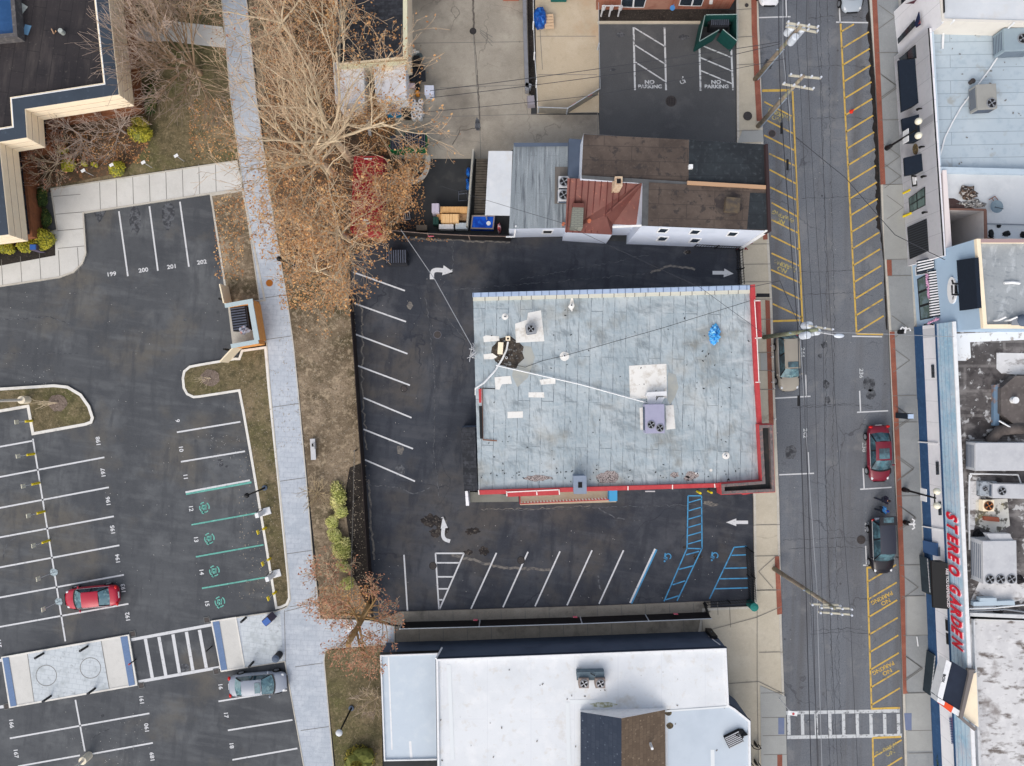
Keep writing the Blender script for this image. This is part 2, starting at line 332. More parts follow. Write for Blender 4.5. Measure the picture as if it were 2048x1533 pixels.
slab('lawn_patch', [(648, 1310), (655, 1300), (762, 1291), (768, 1700), (690, 1700)], M_GRASS)
slab('leafy_soil', [(540, -60), (700, -60), (700, 118), (680, 210), (786, 214), (792, 318), (796, 468), (700, 508), (640, 560), (575, 520), (552, 400), (530, 200)], M_SOIL, z=.136)
slab('leafy_soil', [(30, 246), (262, 220), (300, 290), (250, 345), (100, 376), (60, 470), (40, 470)], M_SOIL, z=.136)
# paths
slab('walking_path', [(441, -300), (441, -30), (462, 200), (490, 400), (520, 605), (534, 690), (541, 780), (558, 965), (573, 1112), (581, 1200), (574, 1213), (552, 1222), (423, 1241), (443, 1343), (570, 1323), (608, 1533), (640, 1700), (690, 1700), (669, 1533), (650, 1320), (652, 1302), (662, 1297), (790, 1287), (790, 1252), (740, 1240), (642, 1236), (636, 1180), (627, 1107), (615, 965), (598, 780), (589, 690), (577, 605), (543, 400), (515, 200), (495, 0), (492, -300)], M_PATH, z=.14, kerb=1, kw=.08)
slab('side_path', [(258, 56), (336, 43), (446, 56), (455, 98), (400, 92), (335, 84), (262, 86)], M_LCON, z=.145)
slab('sidewalk', [(-100, 590), (0, 575), (120, 557), (150, 546), (168, 528), (175, 508), (170, 428), (420, 390), (489, 380), (476, 322), (405, 332), (103, 378), (115, 460), (-100, 540)], M_LCON, z=.14, kerb=1, kw=.12)
A = MB(); A.poly([(-100, 548), (0, 533), (113, 512), (112, 470), (-100, 505)], .146, 0); struct(A, 'mulch_bed', M_MULCH)
slab('alley_walk', [(760, 1254), (1416, 1230), (1440, 1266), (1200, 1276), (760, 1291)], M_ALLEY, z=.10)
slab('alley_border', [(760, 1240), (800, 1223), (1200, 1211), (1420, 1202), (1420, 1224), (1200, 1234), (800, 1250)], M_ALLEY, z=.15)
slab('west_sidewalk', [(1470, -300), (1512, -300), (1515, 0), (1525, 280), (1534, 430), (1543, 600), (1549, 800), (1557, 1000), (1562, 1250), (1573, 1540), (1590, 1800), (1400, 1800), (1425, 1380), (1395, 1265), (1404, 1216), (1508, 1212), (1506, 1000), (1480, 560), (1478, 492), (1473, 285)], M_WALK, kerb=1, kw=.2)
slab('east_sidewalk', [(1737, -300), (1737, 0), (1752, 200), (1763, 450), (1776, 660), (1786, 900), (1798, 1150), (1804, 1400), (1808, 1540), (1816, 1800), (1900, 1800), (1880, 1533), (1850, 1150), (1832, 655), (1825, 525), (1800, 0), (1790, -300)], M_ESIDE, kerb=1, kw=.2)
slab('entry_pad', [(423, 1241), (474, 1233), (492, 1335), (443, 1343)], M_LCON, z=.146, kerb=1, kw=.12, mk=M_WKERB)
slab('crossing_island', [(5, 1313), (260, 1268), (277, 1370), (21, 1415)], M_LCON, z=.14, kerb=1, kw=.14, mk=M_WKERB)
A = MB(); A.poly([(57, 1305), (204, 1279), (221, 1379), (71, 1405)], .148, 0)
for cx, cy in ((95, 1350), (183, 1335)):
    p = [W(cx+20.5*math.cos(a*R(10)), cy+20.5*math.sin(a*R(10))) for a in range(37)]; A.path(p, .05, .153, 1)
for q in ([(57, 1305), (71, 1405)], [(204, 1279), (221, 1379)]): A.line(*q, 1.2, .153, 1)
A.poly([(480, 1232), (552, 1222), (562, 1228), (568, 1322), (492, 1334)], .150, 0)
struct(A, 'marbled_paving', [M_CENTRE, M_JOINT])
A = MB()
for q in ([(8, 1315), (20, 1313), (36, 1410), (24, 1412)], [(243, 1273), (257, 1271), (272, 1368), (260, 1371)], [(427, 1243), (440, 1241), (456, 1338), (444, 1340)]): A.poly(q, .18)
struct(A, 'tactile_paving', M_TACT)
A = MB()
for q in ([(1555, 1434), (1567, 1434), (1567, 1467), (1555, 1467)], [(1806, 1425), (1821, 1425), (1821, 1459), (1809, 1459)]): A.poly(q, .172)
struct(A, 'faded_tactile_paving', M_TACT2)
A = MB()      # brick strips beside the street
for q in ([(1497, -300), (1508, -300), (1513, 60), (1523, 244), (1512, 244), (1502, 60)], [(1524, 465), (1533, 463), (1534, 480), (1525, 481)], [(1529, 601), (1538, 602), (1546, 850), (1537, 850)],
          [(1548, 1112), (1557, 1112), (1563, 1227), (1553, 1229)], [(1553, 1508), (1563, 1506), (1566, 1800), (1556, 1800)],
          [(1740, -300), (1749, -300), (1752, 0), (1763, 240), (1769, 370), (1759, 371), (1753, 240), (1742, 0)], [(1771, 521), (1781, 521), (1782, 553), (1773, 553)],
          [(1777, 664), (1787, 664), (1798, 900), (1807, 1150), (1811, 1380), (1815, 1386), (1804, 1387), (1797, 1150), (1788, 900)]): A.poly(q, .166)
struct(A, 'brick_strip', M_BRICKPAVE)
A = MB()      # lighter replaced slabs
for q in ([(1519, 707), (1534, 707), (1535, 742), (1520, 742)], [(1519, 1370), (1570, 1392), (1573, 1600), (1522, 1600)], [(1484, 262), (1524, 262), (1526, 285), (1474, 287)], [(1812, 1192), (1852, 1190), (1855, 1269), (1812, 1270)], [(1810, 1386), (1858, 1385), (1862, 1500), (1812, 1500)], [(1764, 372), (1812, 370), (1818, 518), (1767, 520)]): A.poly(q, .163)
struct(A, 'replaced_slabs', M_ESIDE if 0 else concrete('patched_concrete', (163, 165, 163), (148, 150, 148), (178, 180, 178)))
# slab joints
J = MB()
def jl(z, *segs):
    for s_ in segs: J.line((s_[0], s_[1]), (s_[2], s_[3]), 1.1, z)
for i in range(1, 18): y = 30+i*55; x0 = 441+(y/690)*93 if y < 690 else 534+(y-690)*.092; 
for y in (595, 677, 812, 960, 1105, 1210, 1330, 1457): 
    xl = 441+93*y/690 if y < 690 else 534+(y-690)*.089; jl(.149, (xl, y+3, xl+56, y-5))
jl(.149, (570, 1220, 572, 1323), (572, 1222, 642, 1205), (424, 1241, 430, 1240))
for i in range(8): x = 201+i*33; jl(.148, (x, 361-i*5.3, x+2, 424-i*5))
for y, x0, x1 in ((395, 100, 163), (430, 112, 170), (463, 115, 172), (498, 118, 172)): jl(.148, (x0, y, x1, y-5))
for i in range(5): x = 5+i*38; jl(.148, (x, 520-i*6, x+3, 572-i*6))
for x in range(790, 1420, 48): jl(.110, (x, 1254-(x-790)*.037, x+2, 1290-(x-790)*.037)); jl(.162, (x+20, 1224-(x-790)*.033, x+21, 1250-(x-790)*.033))
for y in (20, 75, 130, 262): jl(.169, (1472, y+2, 1502+y*.05, y))
for y in (490, 530, 565, 600, 640, 706, 742, 780, 1050, 1112, 1180, 1304, 1385, 1434, 1470, 1508): jl(.169, (1480+(y-490)*.045, y, 1540+(y-490)*.033, y-1))
jl(.169, (1513, 1216, 1513, 1362), (1513, 1362, 1520, 1800), (1422, 1258, 1512, 1234), (1512, 1234, 1562, 1212), (1458, 1212, 1460, 1254), (1402, 1222, 1404, 1260), (1456, 1366, 1516, 1362), (1516, 1362, 1568, 1388), (1550, 1112, 1516, 1143), (1516, 1143, 1545, 1176), (1512, 1180, 1550, 1180), (1500, 1490, 1522, 1490))
for y in (108, 242, 371, 520, 553, 662, 792, 845, 992, 1130, 1192, 1270, 1385, 1460, 1505): jl(.169, (1752+(y-100)*.045, y, 1800+(y-100)*.045, y-1))
for y in (60, 150, 200, 290, 330, 440, 680, 745, 810, 860, 915, 960, 1010, 1060, 1150, 1310, 1360): 
    x = 1757+(y-100)*.042; jl(.169, (x, y, x+33, y+24 if (y//10) % 2 else y-24), (x+33, y+24 if (y//10) % 2 else y-24, x, y+48 if (y//10) % 2 else y-48))
jl(.011, (945, -20, 948, 60), (946, 60, 960, 262), (960, 262, 962, 330), (820, 87, 1050, 84), (880, 176, 1060, 170), (820, 236, 1195, 225), (1073, 73, 1192, 73), (1076, 150, 1194, 150), (1080, 60, 1085, 140), (1195, 225, 1196, 290))
for i in range(3): jl(.02, (960, 60+i*3, 985, 75+i*9))
struct(J, 'slab_joints', M_JOINT)
# stains, cracks and tar
F_ = lambda n_, c, l_: mat(n_, c, l_)
T = MB()
def squig(pts, wd, z, m=0, j=2):
    q = []
    for i in range(len(pts)-1):
        a, b = pts[i], pts[i+1]; n = max(2, int(math.hypot(b[0]-a[0], b[1]-a[1])/6))
        q += [(a[0]+(b[0]-a[0])*k/n+random.uniform(-j, j), a[1]+(b[1]-a[1])*k/n+random.uniform(-j, j)) for k in range(n)]
    T.path(PW(q+[pts[-1]]), wd/S, z, m)
squig([(0, 641), (95, 634), (140, 648)], 1.6, .012); squig([(0, 707), (160, 707)], 1, .012)
squig([(180, 1480), (215, 1460), (240, 1442)], 1.5, .012); squig([(5, 1120), (15, 1090), (32, 1075)], 1.2, .012)
squig([(1395, 1010), (1200, 1015), (1010, 1022)], 1, .012); squig([(1196, 1016), (1230, 1036), (1280, 1042)], 2, .012); squig([(1195, 1150), (1205, 1190)], 3, .012)
squig([(850, 595), (860, 650), (870, 760), (868, 900), (880, 1000)], 1.2, .012); squig([(730, 970), (800, 975), (830, 990), (860, 975)], 2, .012); squig([(870, 610), (930, 680)], 1, .012)
squig([(910, 580), (1150, 560), (1300, 548)], 1.2, .012); squig([(905, 475), (906, 540), (885, 570)], 1.2, .012); squig([(1040, 560), (1300, 510)], 1, .012)
squig([(945, -20), (948, 65)], 4, .012, 1, 1); squig([(948, 68), (955, 150)], 1.2, .012, 1, .6); squig([(955, 150), (958, 200), (960, 262)], 2.4, .012, 1, 1); squig([(962, 255), (920, 262), (905, 290)], 2, .012, 1, 1)
for x in (1640, 1655): squig([(x, -10), (x+6, 300), (x+14, 640), (x+10, 900), (x+20, 1200), (x+28, 1540)], 1, .012)
for y in (36, 135, 238, 398, 545, 590, 812, 815, 1080, 1098, 1261, 1268): squig([(1600+random.uniform(-40, 30), y), (1700, y-4), (1745, y+2)], 1, .012)
for cx, cy, r in ((1648, 690, 6), (1640, 712, 4), (1652, 770, 7), (1655, 800, 6), (1738, 770, 12), (1742, 790, 9), (1580, 905, 12), (1500, 40, 3), (1745, 150, 3), (1535, 130, 9)):
    T.add([(*p, .012) for p in [W(a, b) for a, b in blob(cx, cy, r, r*1.2)]], [tuple(range(14))])
for cx, cy, rx, ry in ((1490, 1075, 0, 0), (440, 926, 7, 9), (455, 934, 4, 3), (800, 942, 10, 12), (735, 577, 7, 4), (732, 514, 9, 6), (200, 410, 16, 30), (270, 440, 14, 26), (335, 430, 14, 26), (370, 640, 3, 3), (205, 1432, 5, 3), (370, 1335, 9, 8), (955, 250, 5, 14), (826, 120, 5, 7), (890, 1056, 8, 8), (1240, 70, 9, 5), (1225, 140, 6, 3), (1368, 75, 10, 6)):
    if rx: T.add([(*p, .0125) for p in [W(a, b) for a, b in blob(cx, cy, rx, ry)]], [tuple(range(14))])
squig([(1524, 60), (1530, 150)], 0.1, .012)
M_OIL = mat('oil_stain', (62, 64, 69), [(N, (98, 101, 106), .95, 3.2, .44, .56), (N, (50, 52, 56), .6, 8, .5, .64)])
struct(T, 'tar_and_stains', [M_OIL, F_('yard_stain', (92, 86, 80), [(N, (120, 114, 106), .9, 2, .44, .6)])])
T = MB(); zz_ = [.0130]
for cx, cy, rx, ry in ((862, 1042, 17, 13), (884, 1058, 14, 14), (872, 1066, 14, 8), (945, 1063, 13, 7), (968, 1102, 9, 9), (937, 1105, 9, 5), (1395, 1115, 8, 6), (1376, 505, 6, 4), (1370, 1095, 5, 3)): zz_[0] += .0005; T.add([(*p, zz_[0]) for p in [W(a, b_) for a, b_ in blob(cx, cy, rx, ry, 22, .3)]], [tuple(range(22))])
struct(T, 'broken_asphalt', mat('wet_pothole', (36, 33, 34), [(N, (66, 60, 56), .9, 2.4, .46, .6), (N, (110, 104, 96), .8, 5, .56, .66)]))
T = MB()
for cx, cy, rx, ry in ((820, 612, 6, 7), (905, 1072, 0, 0), (862, 1045, 9, 7), (885, 1045, 8, 6), (1350, 212, 14, 13), (955, 1030, 0, 0), (1415, 1006, 9, 4), (1428, 1010, 10, 3), (800, 900, 7, 10), (1372, 505, 5, 4)):
    if rx: T.add([(*p, .0115) for p in [W(a, b) for a, b in blob(cx, cy, rx, ry)]], [tuple(range(14))])
squig([(1300, 548), (1340, 530), (1390, 540)], 4, .0115); squig([(960, 1020), (1060, 1018), (1180, 1012)], 1.5, .0115)
squig([(720, 590), (726, 660), (724, 800), (735, 900)], 3, .0115, 0, 3); squig([(738, 960), (742, 1050), (748, 1120)], 4, .0115, 0, 2); squig([(800, 478), (900, 481), (1020, 485)], 3, .0115, 0, 2); squig([(905, 1110), (1000, 1135), (1100, 1140)], 5, .0115, 0, 2)
struct(T, 'dust_and_patches', mat('grey_dust', (120, 116, 110), [(N, (76, 76, 80), .9, 3, .45, .6)]))
# gutter dirt along the east kerb
T = MB(); pts = [(1736, -20), (1746, 100), (1750, 200), (1757, 300), (1760, 380), (1760, 445), (1768, 520), (1774, 660)]
for i in range(len(pts)-1):
    a, b = pts[i], pts[i+1]; n = 14; L_ = []; Rr = []
    for k in range(n+1):
        x = a[0]+(b[0]-a[0])*k/n; y = a[1]+(b[1]-a[1])*k/n; wd = (9 if y < 460 else 2.5)*random.uniform(.6, 1.15) if y > 30 else 3
        L_.append(W(x-wd, y)); Rr.append(W(x+1, y))
    vs = [(*p, .013) for p in L_]+[(*p, .013) for p in Rr]; T.add(vs, [(k, k+1, n+2+k, n+1+k) for k in range(n)])
struct(T, 'gutter_dirt', mat('wet_gutter', (34, 32, 32), [(N, (58, 46, 40), .8, 3, .5, .7)]))

# painted lines
Z = .018
Wl = MB(); Yl = MB(); Bl = MB(); Tl = MB(); Ww = MB(); Yw = MB()
def lines(mb, wpx, *q, z=Z):
    for a in q: mb.line((a[0], a[1]), (a[2], a[3]), wpx, z)
lines(Wl, 3.2, (238, 423, 256, 553), (299, 413, 316, 542), (360, 404, 378, 534), (66, 878, 131, 1283), (151, 1400, 170, 1503),
      (-200, 930, 66, 882), (-200, 992, 209, 915), (-200, 1054, 218, 975), (-200, 1112, 228, 1033), (-200, 1172, 239, 1091), (-200, 1232, 248, 1150), (-200, 1290, 257, 1208),
      (20, 1477, 299, 1427), (36, 1533, 160, 1511), (185, 1508, 306, 1486), (354, 865, 481, 844), (362, 924, 490, 903), (437, 1403, 574, 1381), (456, 1461, 585, 1440), (465, 1520, 595, 1497))
lines(Wl, 3.6, (371, 985, 500, 961)); lines(Tl, 4, (372, 988.5, 503, 965), z=.014); lines(Tl, 3, (383, 1050, 517, 1026), (392, 1114, 527, 1090), (404, 1177, 538, 1154))
lines(Wl, 6, (262, 1280, 423, 1250), (277, 1364, 440, 1335), (-60, 1330, 8, 1320), (-60, 1424, 16, 1412)); lines(Wl, 6.5, (291, 1278, 305, 1356), (318, 1274, 332, 1352), (346, 1269, 359, 1346), (373, 1264, 386, 1341), (399, 1260, 413, 1336), z=.022)
lines(Wl, 3, (707, 545, 810, 582), (708, 607, 812, 644), (711, 669, 815, 708), (716, 732, 820, 771), (727, 796, 823, 836), (727, 859, 826, 898), (730, 920, 830, 963),
      (808, 1110, 815, 1222), (871, 1107, 878, 1219), (993, 1106, 942, 1218), (1056, 1104, 1006, 1215), (1120, 1103, 1070, 1213), (1184, 1101, 1134, 1211), (1247, 1101, 1198, 1208), (871, 1107, 928, 1107), (928, 1107, 879, 1219), (874, 1126, 919, 1126), (875, 1154, 906, 1154), (876, 1178, 896, 1178), (877, 1200, 885, 1200))
lines(Wl, 3.6, (1310, 1098, 1260, 1206), z=.022); lines(Bl, 5, (1312.5, 1099, 1262, 1207), z=.016)
lines(Bl, 2.4, (1376, 992, 1374, 1097), (1403, 992, 1404, 1097), (1376, 992, 1403, 992), (1374, 1097, 1328, 1203), (1404, 1097, 1354, 1202), (1374, 1097, 1404, 1098), (1372, 1110, 1398, 1103), (1358, 1139, 1386, 1132), (1345, 1170, 1370, 1162), (1331, 1200, 1357, 1192),
      (1468, 1095, 1419, 1198), (1468, 1095, 1493, 1093), (1463, 1111, 1492, 1110), (1450, 1137, 1494, 1136), (1440, 1158, 1497, 1157), (1430, 1178, 1497, 1176))
for k in range(6): lines(Bl, 2.2, (1375.5, 1006+k*16.5, 1403.5, 998+k*16.5))
lines(Ww, 3.6, (1267, 55, 1270, 181), (1329, 55, 1332, 181), (1398, 60, 1401, 182), (1462, 88, 1466, 181)); lines(Ww, 2.6, (1268, 56, 1329, 93), (1270, 91, 1329, 128), (1271, 125, 1330, 163), (1400, 90, 1461, 115), (1401, 116, 1462, 142), (1402, 142, 1464, 168))
# street yellow
def plx(y): return 1681+(y-48)*.052
lines(Yl, 3.4, (1681, 48, 1713, 668), (1585, 183, 1605, 645), (1734, 1136, 1743, 1418), (1745, 1476, 1753, 1800))
for k in range(19): y = 64+33.4*k; lines(Yl, 3, (plx(y), y, plx(y)+min(54, 54 if y > 90 else 26), y-(33 if y > 90 else 15)))
for a in ((1528, 204, 1583, 233), (1533, 241, 1587, 268), (1528, 271, 1588, 301), (1538, 308, 1590, 332), (1539, 340, 1592, 368), (1540, 375, 1594, 401), (1543, 406, 1595, 434), (1543, 440, 1597, 467), (1542, 472, 1599, 500), (1543, 507, 1600, 533), (1542, 540, 1602, 567), (1543, 571, 1603, 600), (1545, 608, 1605, 636)): lines(Yl, 3, a)
lines(Yl, 4, (1544, 643, 1602, 641), (1713, 668, 1766, 669), (1742, 1418, 1800, 1416), (1745, 1476, 1802, 1474), (1733, 1136, 1745, 1135), z=.022)
for k in range(8): y = 1164+35.2*k; x = 1735+(y-1164)*.031; lines(Yl, 3, (x, y, x+57, y-34))
for k in range(3): y = 1515+35*k; lines(Yl, 3, (1747+k, y, 1803+k, y-35))
lines(Yl, 5, (1524, 182, 1577, 181))
lines(Wl, 2.6, (1571, -20, 1573, 33), (1515, 36, 1581, 34), (1678, 5, 1680, 46), (1672, 45, 1736, 46), (1704, 673, 1764, 674), (1719, 782, 1721, 824), (1714, 825, 1776, 822), (1726, 937, 1728, 977), (1720, 979, 1783, 975), (1731, 1092, 1733, 1131), (1726, 1131, 1745, 1130), (1611, 750, 1613, 792), (1549, 797, 1621, 793), (1616, 905, 1618, 947), (1558, 950, 1628, 947))
lines(Ww, 7, (1571, 1426, 1799, 1422), (1574, 1475, 1804, 1471))
for k in range(9): x = 1577+k*27.4; lines(Ww, 6.5, (x, 1428, x+1, 1470), z=.022)
# numbers and words
for s_, x, y in (('199', 223, 549), ('200', 287, 541), ('201', 344, 534), ('202', 404, 525)): gtext(Wl, s_, x, y, 8, 8, .02, bold=.012, sx=1.15)
for s_, x, y in (('198', 197, 883), ('197', 207, 946), ('196', 217, 1003), ('195', 226, 1060), ('194', 236, 1118), ('193', 247, 1177), ('192', 256, 1234), ('191', 284, 1400), ('190', 294, 1456), ('189', 305, 1514)): gtext(Wl, s_, x, y, 8, 98, .02, bold=.012, sx=1.1)
for s_, x, y in (('9', 355, 842), ('10', 362, 898), ('11', 371, 954), ('12', 382, 1017), ('13', 392, 1079), ('14', 403, 1144), ('15', 414, 1207), ('16', 441, 1373), ('17', 452, 1430), ('18', 463, 1491), ('166', 23, 1447), ('167', 32, 1507)): gtext(Wl, s_, x, y, 8, -82, .02, bold=.012, sx=1.1)
gtext(Wl, '115', -2, 1287, 8, -82, .02)
for x in (1300, 1433): gtext(Ww, 'NO', x-1, 165, 7, 0, .02, bold=.015, sx=1.25); gtext(Ww, 'PARKING', x, 174, 7, 0, .02, bold=.015, sx=1.15)
for x, y in ((1559, 232), (1566, 436), (1570, 534)): gtext(Yw, 'NO', x-6, y+6, 8, 155, .02, sx=1.1); gtext(Yw, 'PARKING', x, y-3, 8, 155, .02)
for x, y, m in ((1765, 1198, Yl), (1768, 1338, Yl), (1774, 1500, Yw)): gtext(m, 'NO', x+6, y+6, 8, 207, .02, sx=1.1, bold=.01); gtext(m, 'PARKING', x-2, y-2, 8, 207, .02, bold=.01)
for s_, x, y in (('236', 1722, 747), ('238', 1728, 895), ('240', 1733, 1054), ('244', 1605, 705), ('242', 1610, 867)): gtext(Ww, s_, x, y, 7.5, -90, .02, bold=.01, sx=1.2)
# wheelchair marks, arrows, charging marks
def wheelchair(mb, px, py, sc_, ang, z=.02):
    cx, cy = W(px, py); c, n = math.cos(R(ang)), math.sin(R(ang)); f = lambda x, y: (cx+(x*c-y*n)*sc_, cy+(x*n+y*c)*sc_)
    mb.path([f(.42*math.cos(R(a))-.05, .42*math.sin(R(a))-.25) for a in range(150, 400, 14)], .15*sc_, z)
    mb.path([f(-.1, .35), f(.0, .0), f(.42, .0), f(.6, -.5)], .17*sc_, z); mb.path([f(-.1, .3), f(.3, .2), f(.45, .3)], .13*sc_, z)
    x, y = f(.05, .62); mb.disc(x, y, z, .15*sc_, 12)
wheelchair(Ww, 1365, 161, .42, 0); wheelchair(Bl, 1334, 1116, .55, 150); wheelchair(Bl, 1428, 1114, .55, 150)
def arrow(mb, pts, hw, hl, sw, z=.02):
    P = PW(pts); a, b = Vector(P[-2]), Vector(P[-1]); t = (b-a).normalized(); n = Vector((-t.y, t.x)); base = b-t*hl
    mb.path(P[:-1]+[tuple(base)], sw, z); mb.add([(*(base+n*hw), z+.004), (*(base-n*hw), z+.004), (*b, z+.004)], [(0, 1, 2)])
arrow(Wl, smooth_pts([(864, 559), (864, 545), (870, 540), (885, 541), (906, 544)], 2, False), .42, .85, .36)
arrow(Wl, [(1425, 546), (1445, 546), (1467, 548)], .36, .8, .3); arrow(Wl, [(1496, 1045), (1480, 1045), (1452, 1045)], .32, .85, .28)
arrow(Wl, smooth_pts([(900, 1083), (888, 1079), (885, 1068), (888, 1052), (886, 1033)], 2, False), .3, 1.0, .3)
for x, y in ((409, 1015), (419, 1077), (429, 1142), (440, 1204)):
    for a0, a1 in ((-60, 20), (40, 110), (125, 200), (215, 270)): Tl.path([W(x+9.5*math.cos(R(a)), y+10*math.sin(R(a))) for a in range(a0, a1+1, 10)], .1, .02)
    Tl.path(PW([(x-4, y-5), (x-5, y+4)]), .08, .02); Tl.path(PW([(x+3, y-6), (x+3, y+5)]), .08, .02); Tl.path(PW([(x-1, y-5), (x-1, y+6)]), .14, .02); Tl.path(PW([(x-4, y), (x+3, y-1)]), .08, .02); Tl.path(PW([(x-5, y+9), (x-1, y+12)]), .2, .02)
struct(Wl, 'white_road_marking', M_WHITE); struct(Ww, 'worn_white_road_marking', M_WORN); struct(Yl, 'yellow_road_marking', M_YEL); struct(Yw, 'worn_yellow_road_marking', M_YELW)
struct(Bl, 'blue_road_marking', M_BLUEP); struct(Tl, 'teal_road_marking', M_TEAL)

# ================================================================ BUILDINGS
F = lambda nm, c, *ly, **k: mat(nm, c, list(ly), **k)
M_GREYROOF = mat('coated_grey_roof', (171, 182, 188), [('brick', (74, 82, 90), .85, .0, .028, 2.3, 7.0, .905, 91.5), (N, (160, 174, 182), .75, 2.4, .50, .60, .25, 1.0, 0), (N, (146, 160, 168), .8, .3, .42, .66), (N, (192, 199, 202), .7, .4, .52, .7), (N, (118, 128, 134), .8, .8, .555, .68, .5, 1.3, 20), (N, (126, 124, 116), .75, .33, .56, .7), (N, (132, 142, 148), .7, 2.0, .53, .64, .5, 2.2, 80), (N, (194, 200, 203), .4, 1.1, .56, .7, 1.8, .4, 80), (N, (178, 186, 188), .5, 3, .5, .7, .3, 2, 75),
    (N, (158, 154, 142), .5, .22, .58, .72), (SP, (70, 72, 78), .6, 1.1, .02, .06)], rough=.75, bump=.06, bscale=2.2)
M_WHITEROOF = mat('white_membrane', (206, 211, 216), [(N, (186, 191, 196), .6, .3, .45, .7), (N, (220, 222, 224), .6, .8, .5, .7), (N, (196, 192, 184), .5, .5, .58, .75), ('brick', (204, 208, 212), .5, .0, .03, 1, 30, 3.1, 90), (N, (190, 192, 194), .5, 9, .6, .75)], rough=.7)
M_STAINWHITE = mat('stained_white_roof', (208, 208, 209), [(N, (178, 178, 181), .7, .4, .45, .7), (N, (96, 86, 80), .9, 1.0, .545, .63, .5, 1.2, 2), (N, (120, 112, 108), .8, .3, .6, .68), (N, (84, 74, 70), .7, 3.5, .6, .7, .5, 1, 0), (N, (238, 238, 238), .4, 1.5, .5, .7)], rough=.8)
M_DARKSTAIN = mat('dark_stained_roof', (92, 88, 88), [(N, (58, 54, 54), .85, .35, .42, .6), (N, (140, 136, 134), .85, .6, .5, .64, .5, 1.5, 0), (N, (44, 40, 42), .85, 1.1, .56, .64), ('brick', (140, 136, 134), .5, .3, .12, 1, 6, 1.9, 0), (N, (52, 48, 50), .7, 1.6, .5, .68), (N, (200, 200, 200), .85, 1.5, .585, .65)], rough=.85)
M_PALEBLUE = mat('pale_blue_roof', (174, 188, 198), [(N, (188, 200, 208), .6, .35, .45, .68), (N, (206, 212, 214), .5, .2, .54, .7), ('brick', (92, 104, 118), .6, .0, .022, .4, 14, 1.0, -1), (N, (150, 148, 140), .6, .9, .6, .72), (N, (150, 168, 182), .5, 2, .52, .7)], rough=.75)
M_BROWNROOF = mat('brown_tar_roof', (84, 74, 68), [(N, (66, 58, 54), .8, .5, .44, .6), (N, (104, 92, 84), .6, .35, .5, .66), (N, (56, 52, 52), .8, 1.6, .56, .62), (N, (108, 98, 90), .5, 5, .55, .72), ('brick', (60, 54, 52), .7, .2, .03, .7, 4.1, 1.05, 1.5), (SP, (180, 176, 170), .6, .9, .01, .03)], rough=.9)
M_SLATEROOF = mat('blue_black_roof', (46, 52, 57), [(N, (35, 39, 44), .8, .8, .42, .62), (N, (74, 80, 86), .6, 3, .54, .7), ('brick', (34, 38, 44), .6, .2, .03, .2, 2.4, .95, 1)], rough=.85)
M_RIBBED = mat('ribbed_grey_roof', (138, 147, 153), [(N, (114, 123, 130), .6, .45, .44, .64, 1, .2, 0), (N, (78, 84, 92), .8, 1.8, .54, .64, 2.2, .12, 1), (N, (168, 176, 181), .55, 2.6, .5, .64, 2, .14, 1), ('brick', (92, 100, 108), .4, .2, .02, .3, 6, .86, 91), (N, (90, 94, 98), .4, 12, .5, .7)], rough=.8)
M_REDMETAL = mat('red_metal_roof', (104, 64, 58), [(N, (122, 78, 70), .6, .6, .45, .66), (N, (108, 58, 54), .7, 1.6, .52, .7, 1, .4, 0), (N, (180, 112, 88), .4, 3, .6, .7)], rough=.55, metal=.1)
M_SEAM = F('red_seam', (92, 48, 46)); M_TAN = F('tan_flashing', (184, 150, 120), (N, (180, 140, 108), .6, 3, .45, .7, .2, 3, 0))
M_CREAM = F('cream_stucco', (248, 232, 204), (N, (236, 218, 190), .6, 2, .5, .72), (N, (236, 224, 202), .5, .8, .5, .7))
M_OFFWHITE = F('off_white_wall', (238, 238, 242), (N, (222, 223, 228), .5, .8, .5, .7), (N, (224, 226, 228), .4, 3, .5, .7), ('brick', (170, 172, 178), .5, 0, .02, .6, 3.2, 1.7, 0))
M_WALLGREY = F('pale_siding', (204, 212, 226), (N, (188, 198, 214), .6, .8, .5, .7), rough=.7)
M_BLUEWALL = F('sky_blue_wall', (172, 196, 218), (N, (158, 184, 208), .6, .5, .45, .7), (N, (176, 200, 220), .4, 2, .5, .7))
M_NAVYWALL = F('navy_band', (48, 82, 122), (N, (40, 70, 106), .6, .7, .45, .7), (N, (72, 106, 146), .5, 3, .5, .7))
M_DKWALL = F('dark_blue_wall', (84, 96, 114), (N, (68, 79, 96), .7, .4, .45, .68), (N, (84, 96, 112), .5, 1.5, .54, .72))
M_BRICK = F('red_brick', (150, 92, 74), ('brick', (176, 150, 134), .4, .5, .012, 0, .22, .08, 0), (N, (126, 74, 62), .6, 1.5, .5, .7))
M_BRNWALL = F('brown_base_wall', (138, 88, 60), (N, (104, 66, 48), .7, 1.4, .46, .68), (N, (160, 108, 76), .5, 4, .5, .7))
M_BLACK = F('black_paint', (22, 23, 26), rough=.5); M_DARK = F('dark_recess', (26, 25, 28))
M_COPING = F('slate_blue_coping', (58, 68, 80), (N, (48, 57, 68), .6, .5, .45, .7), (N, (84, 98, 112), .5, 2.5, .58, .74), rough=.5)
M_DKROOF = mat('charcoal_roof', (52, 48, 50), [(N, (38, 36, 40), .8, .3, .42, .6, .4, 1.5, 8), (N, (80, 74, 72), .6, .8, .52, .7, 1.6, .3, 8), ('brick', (30, 29, 32), .7, .3, .03, .3, 3.4, .98, 98), (N, (98, 92, 88), .5, 4, .6, .74)], rough=.8)
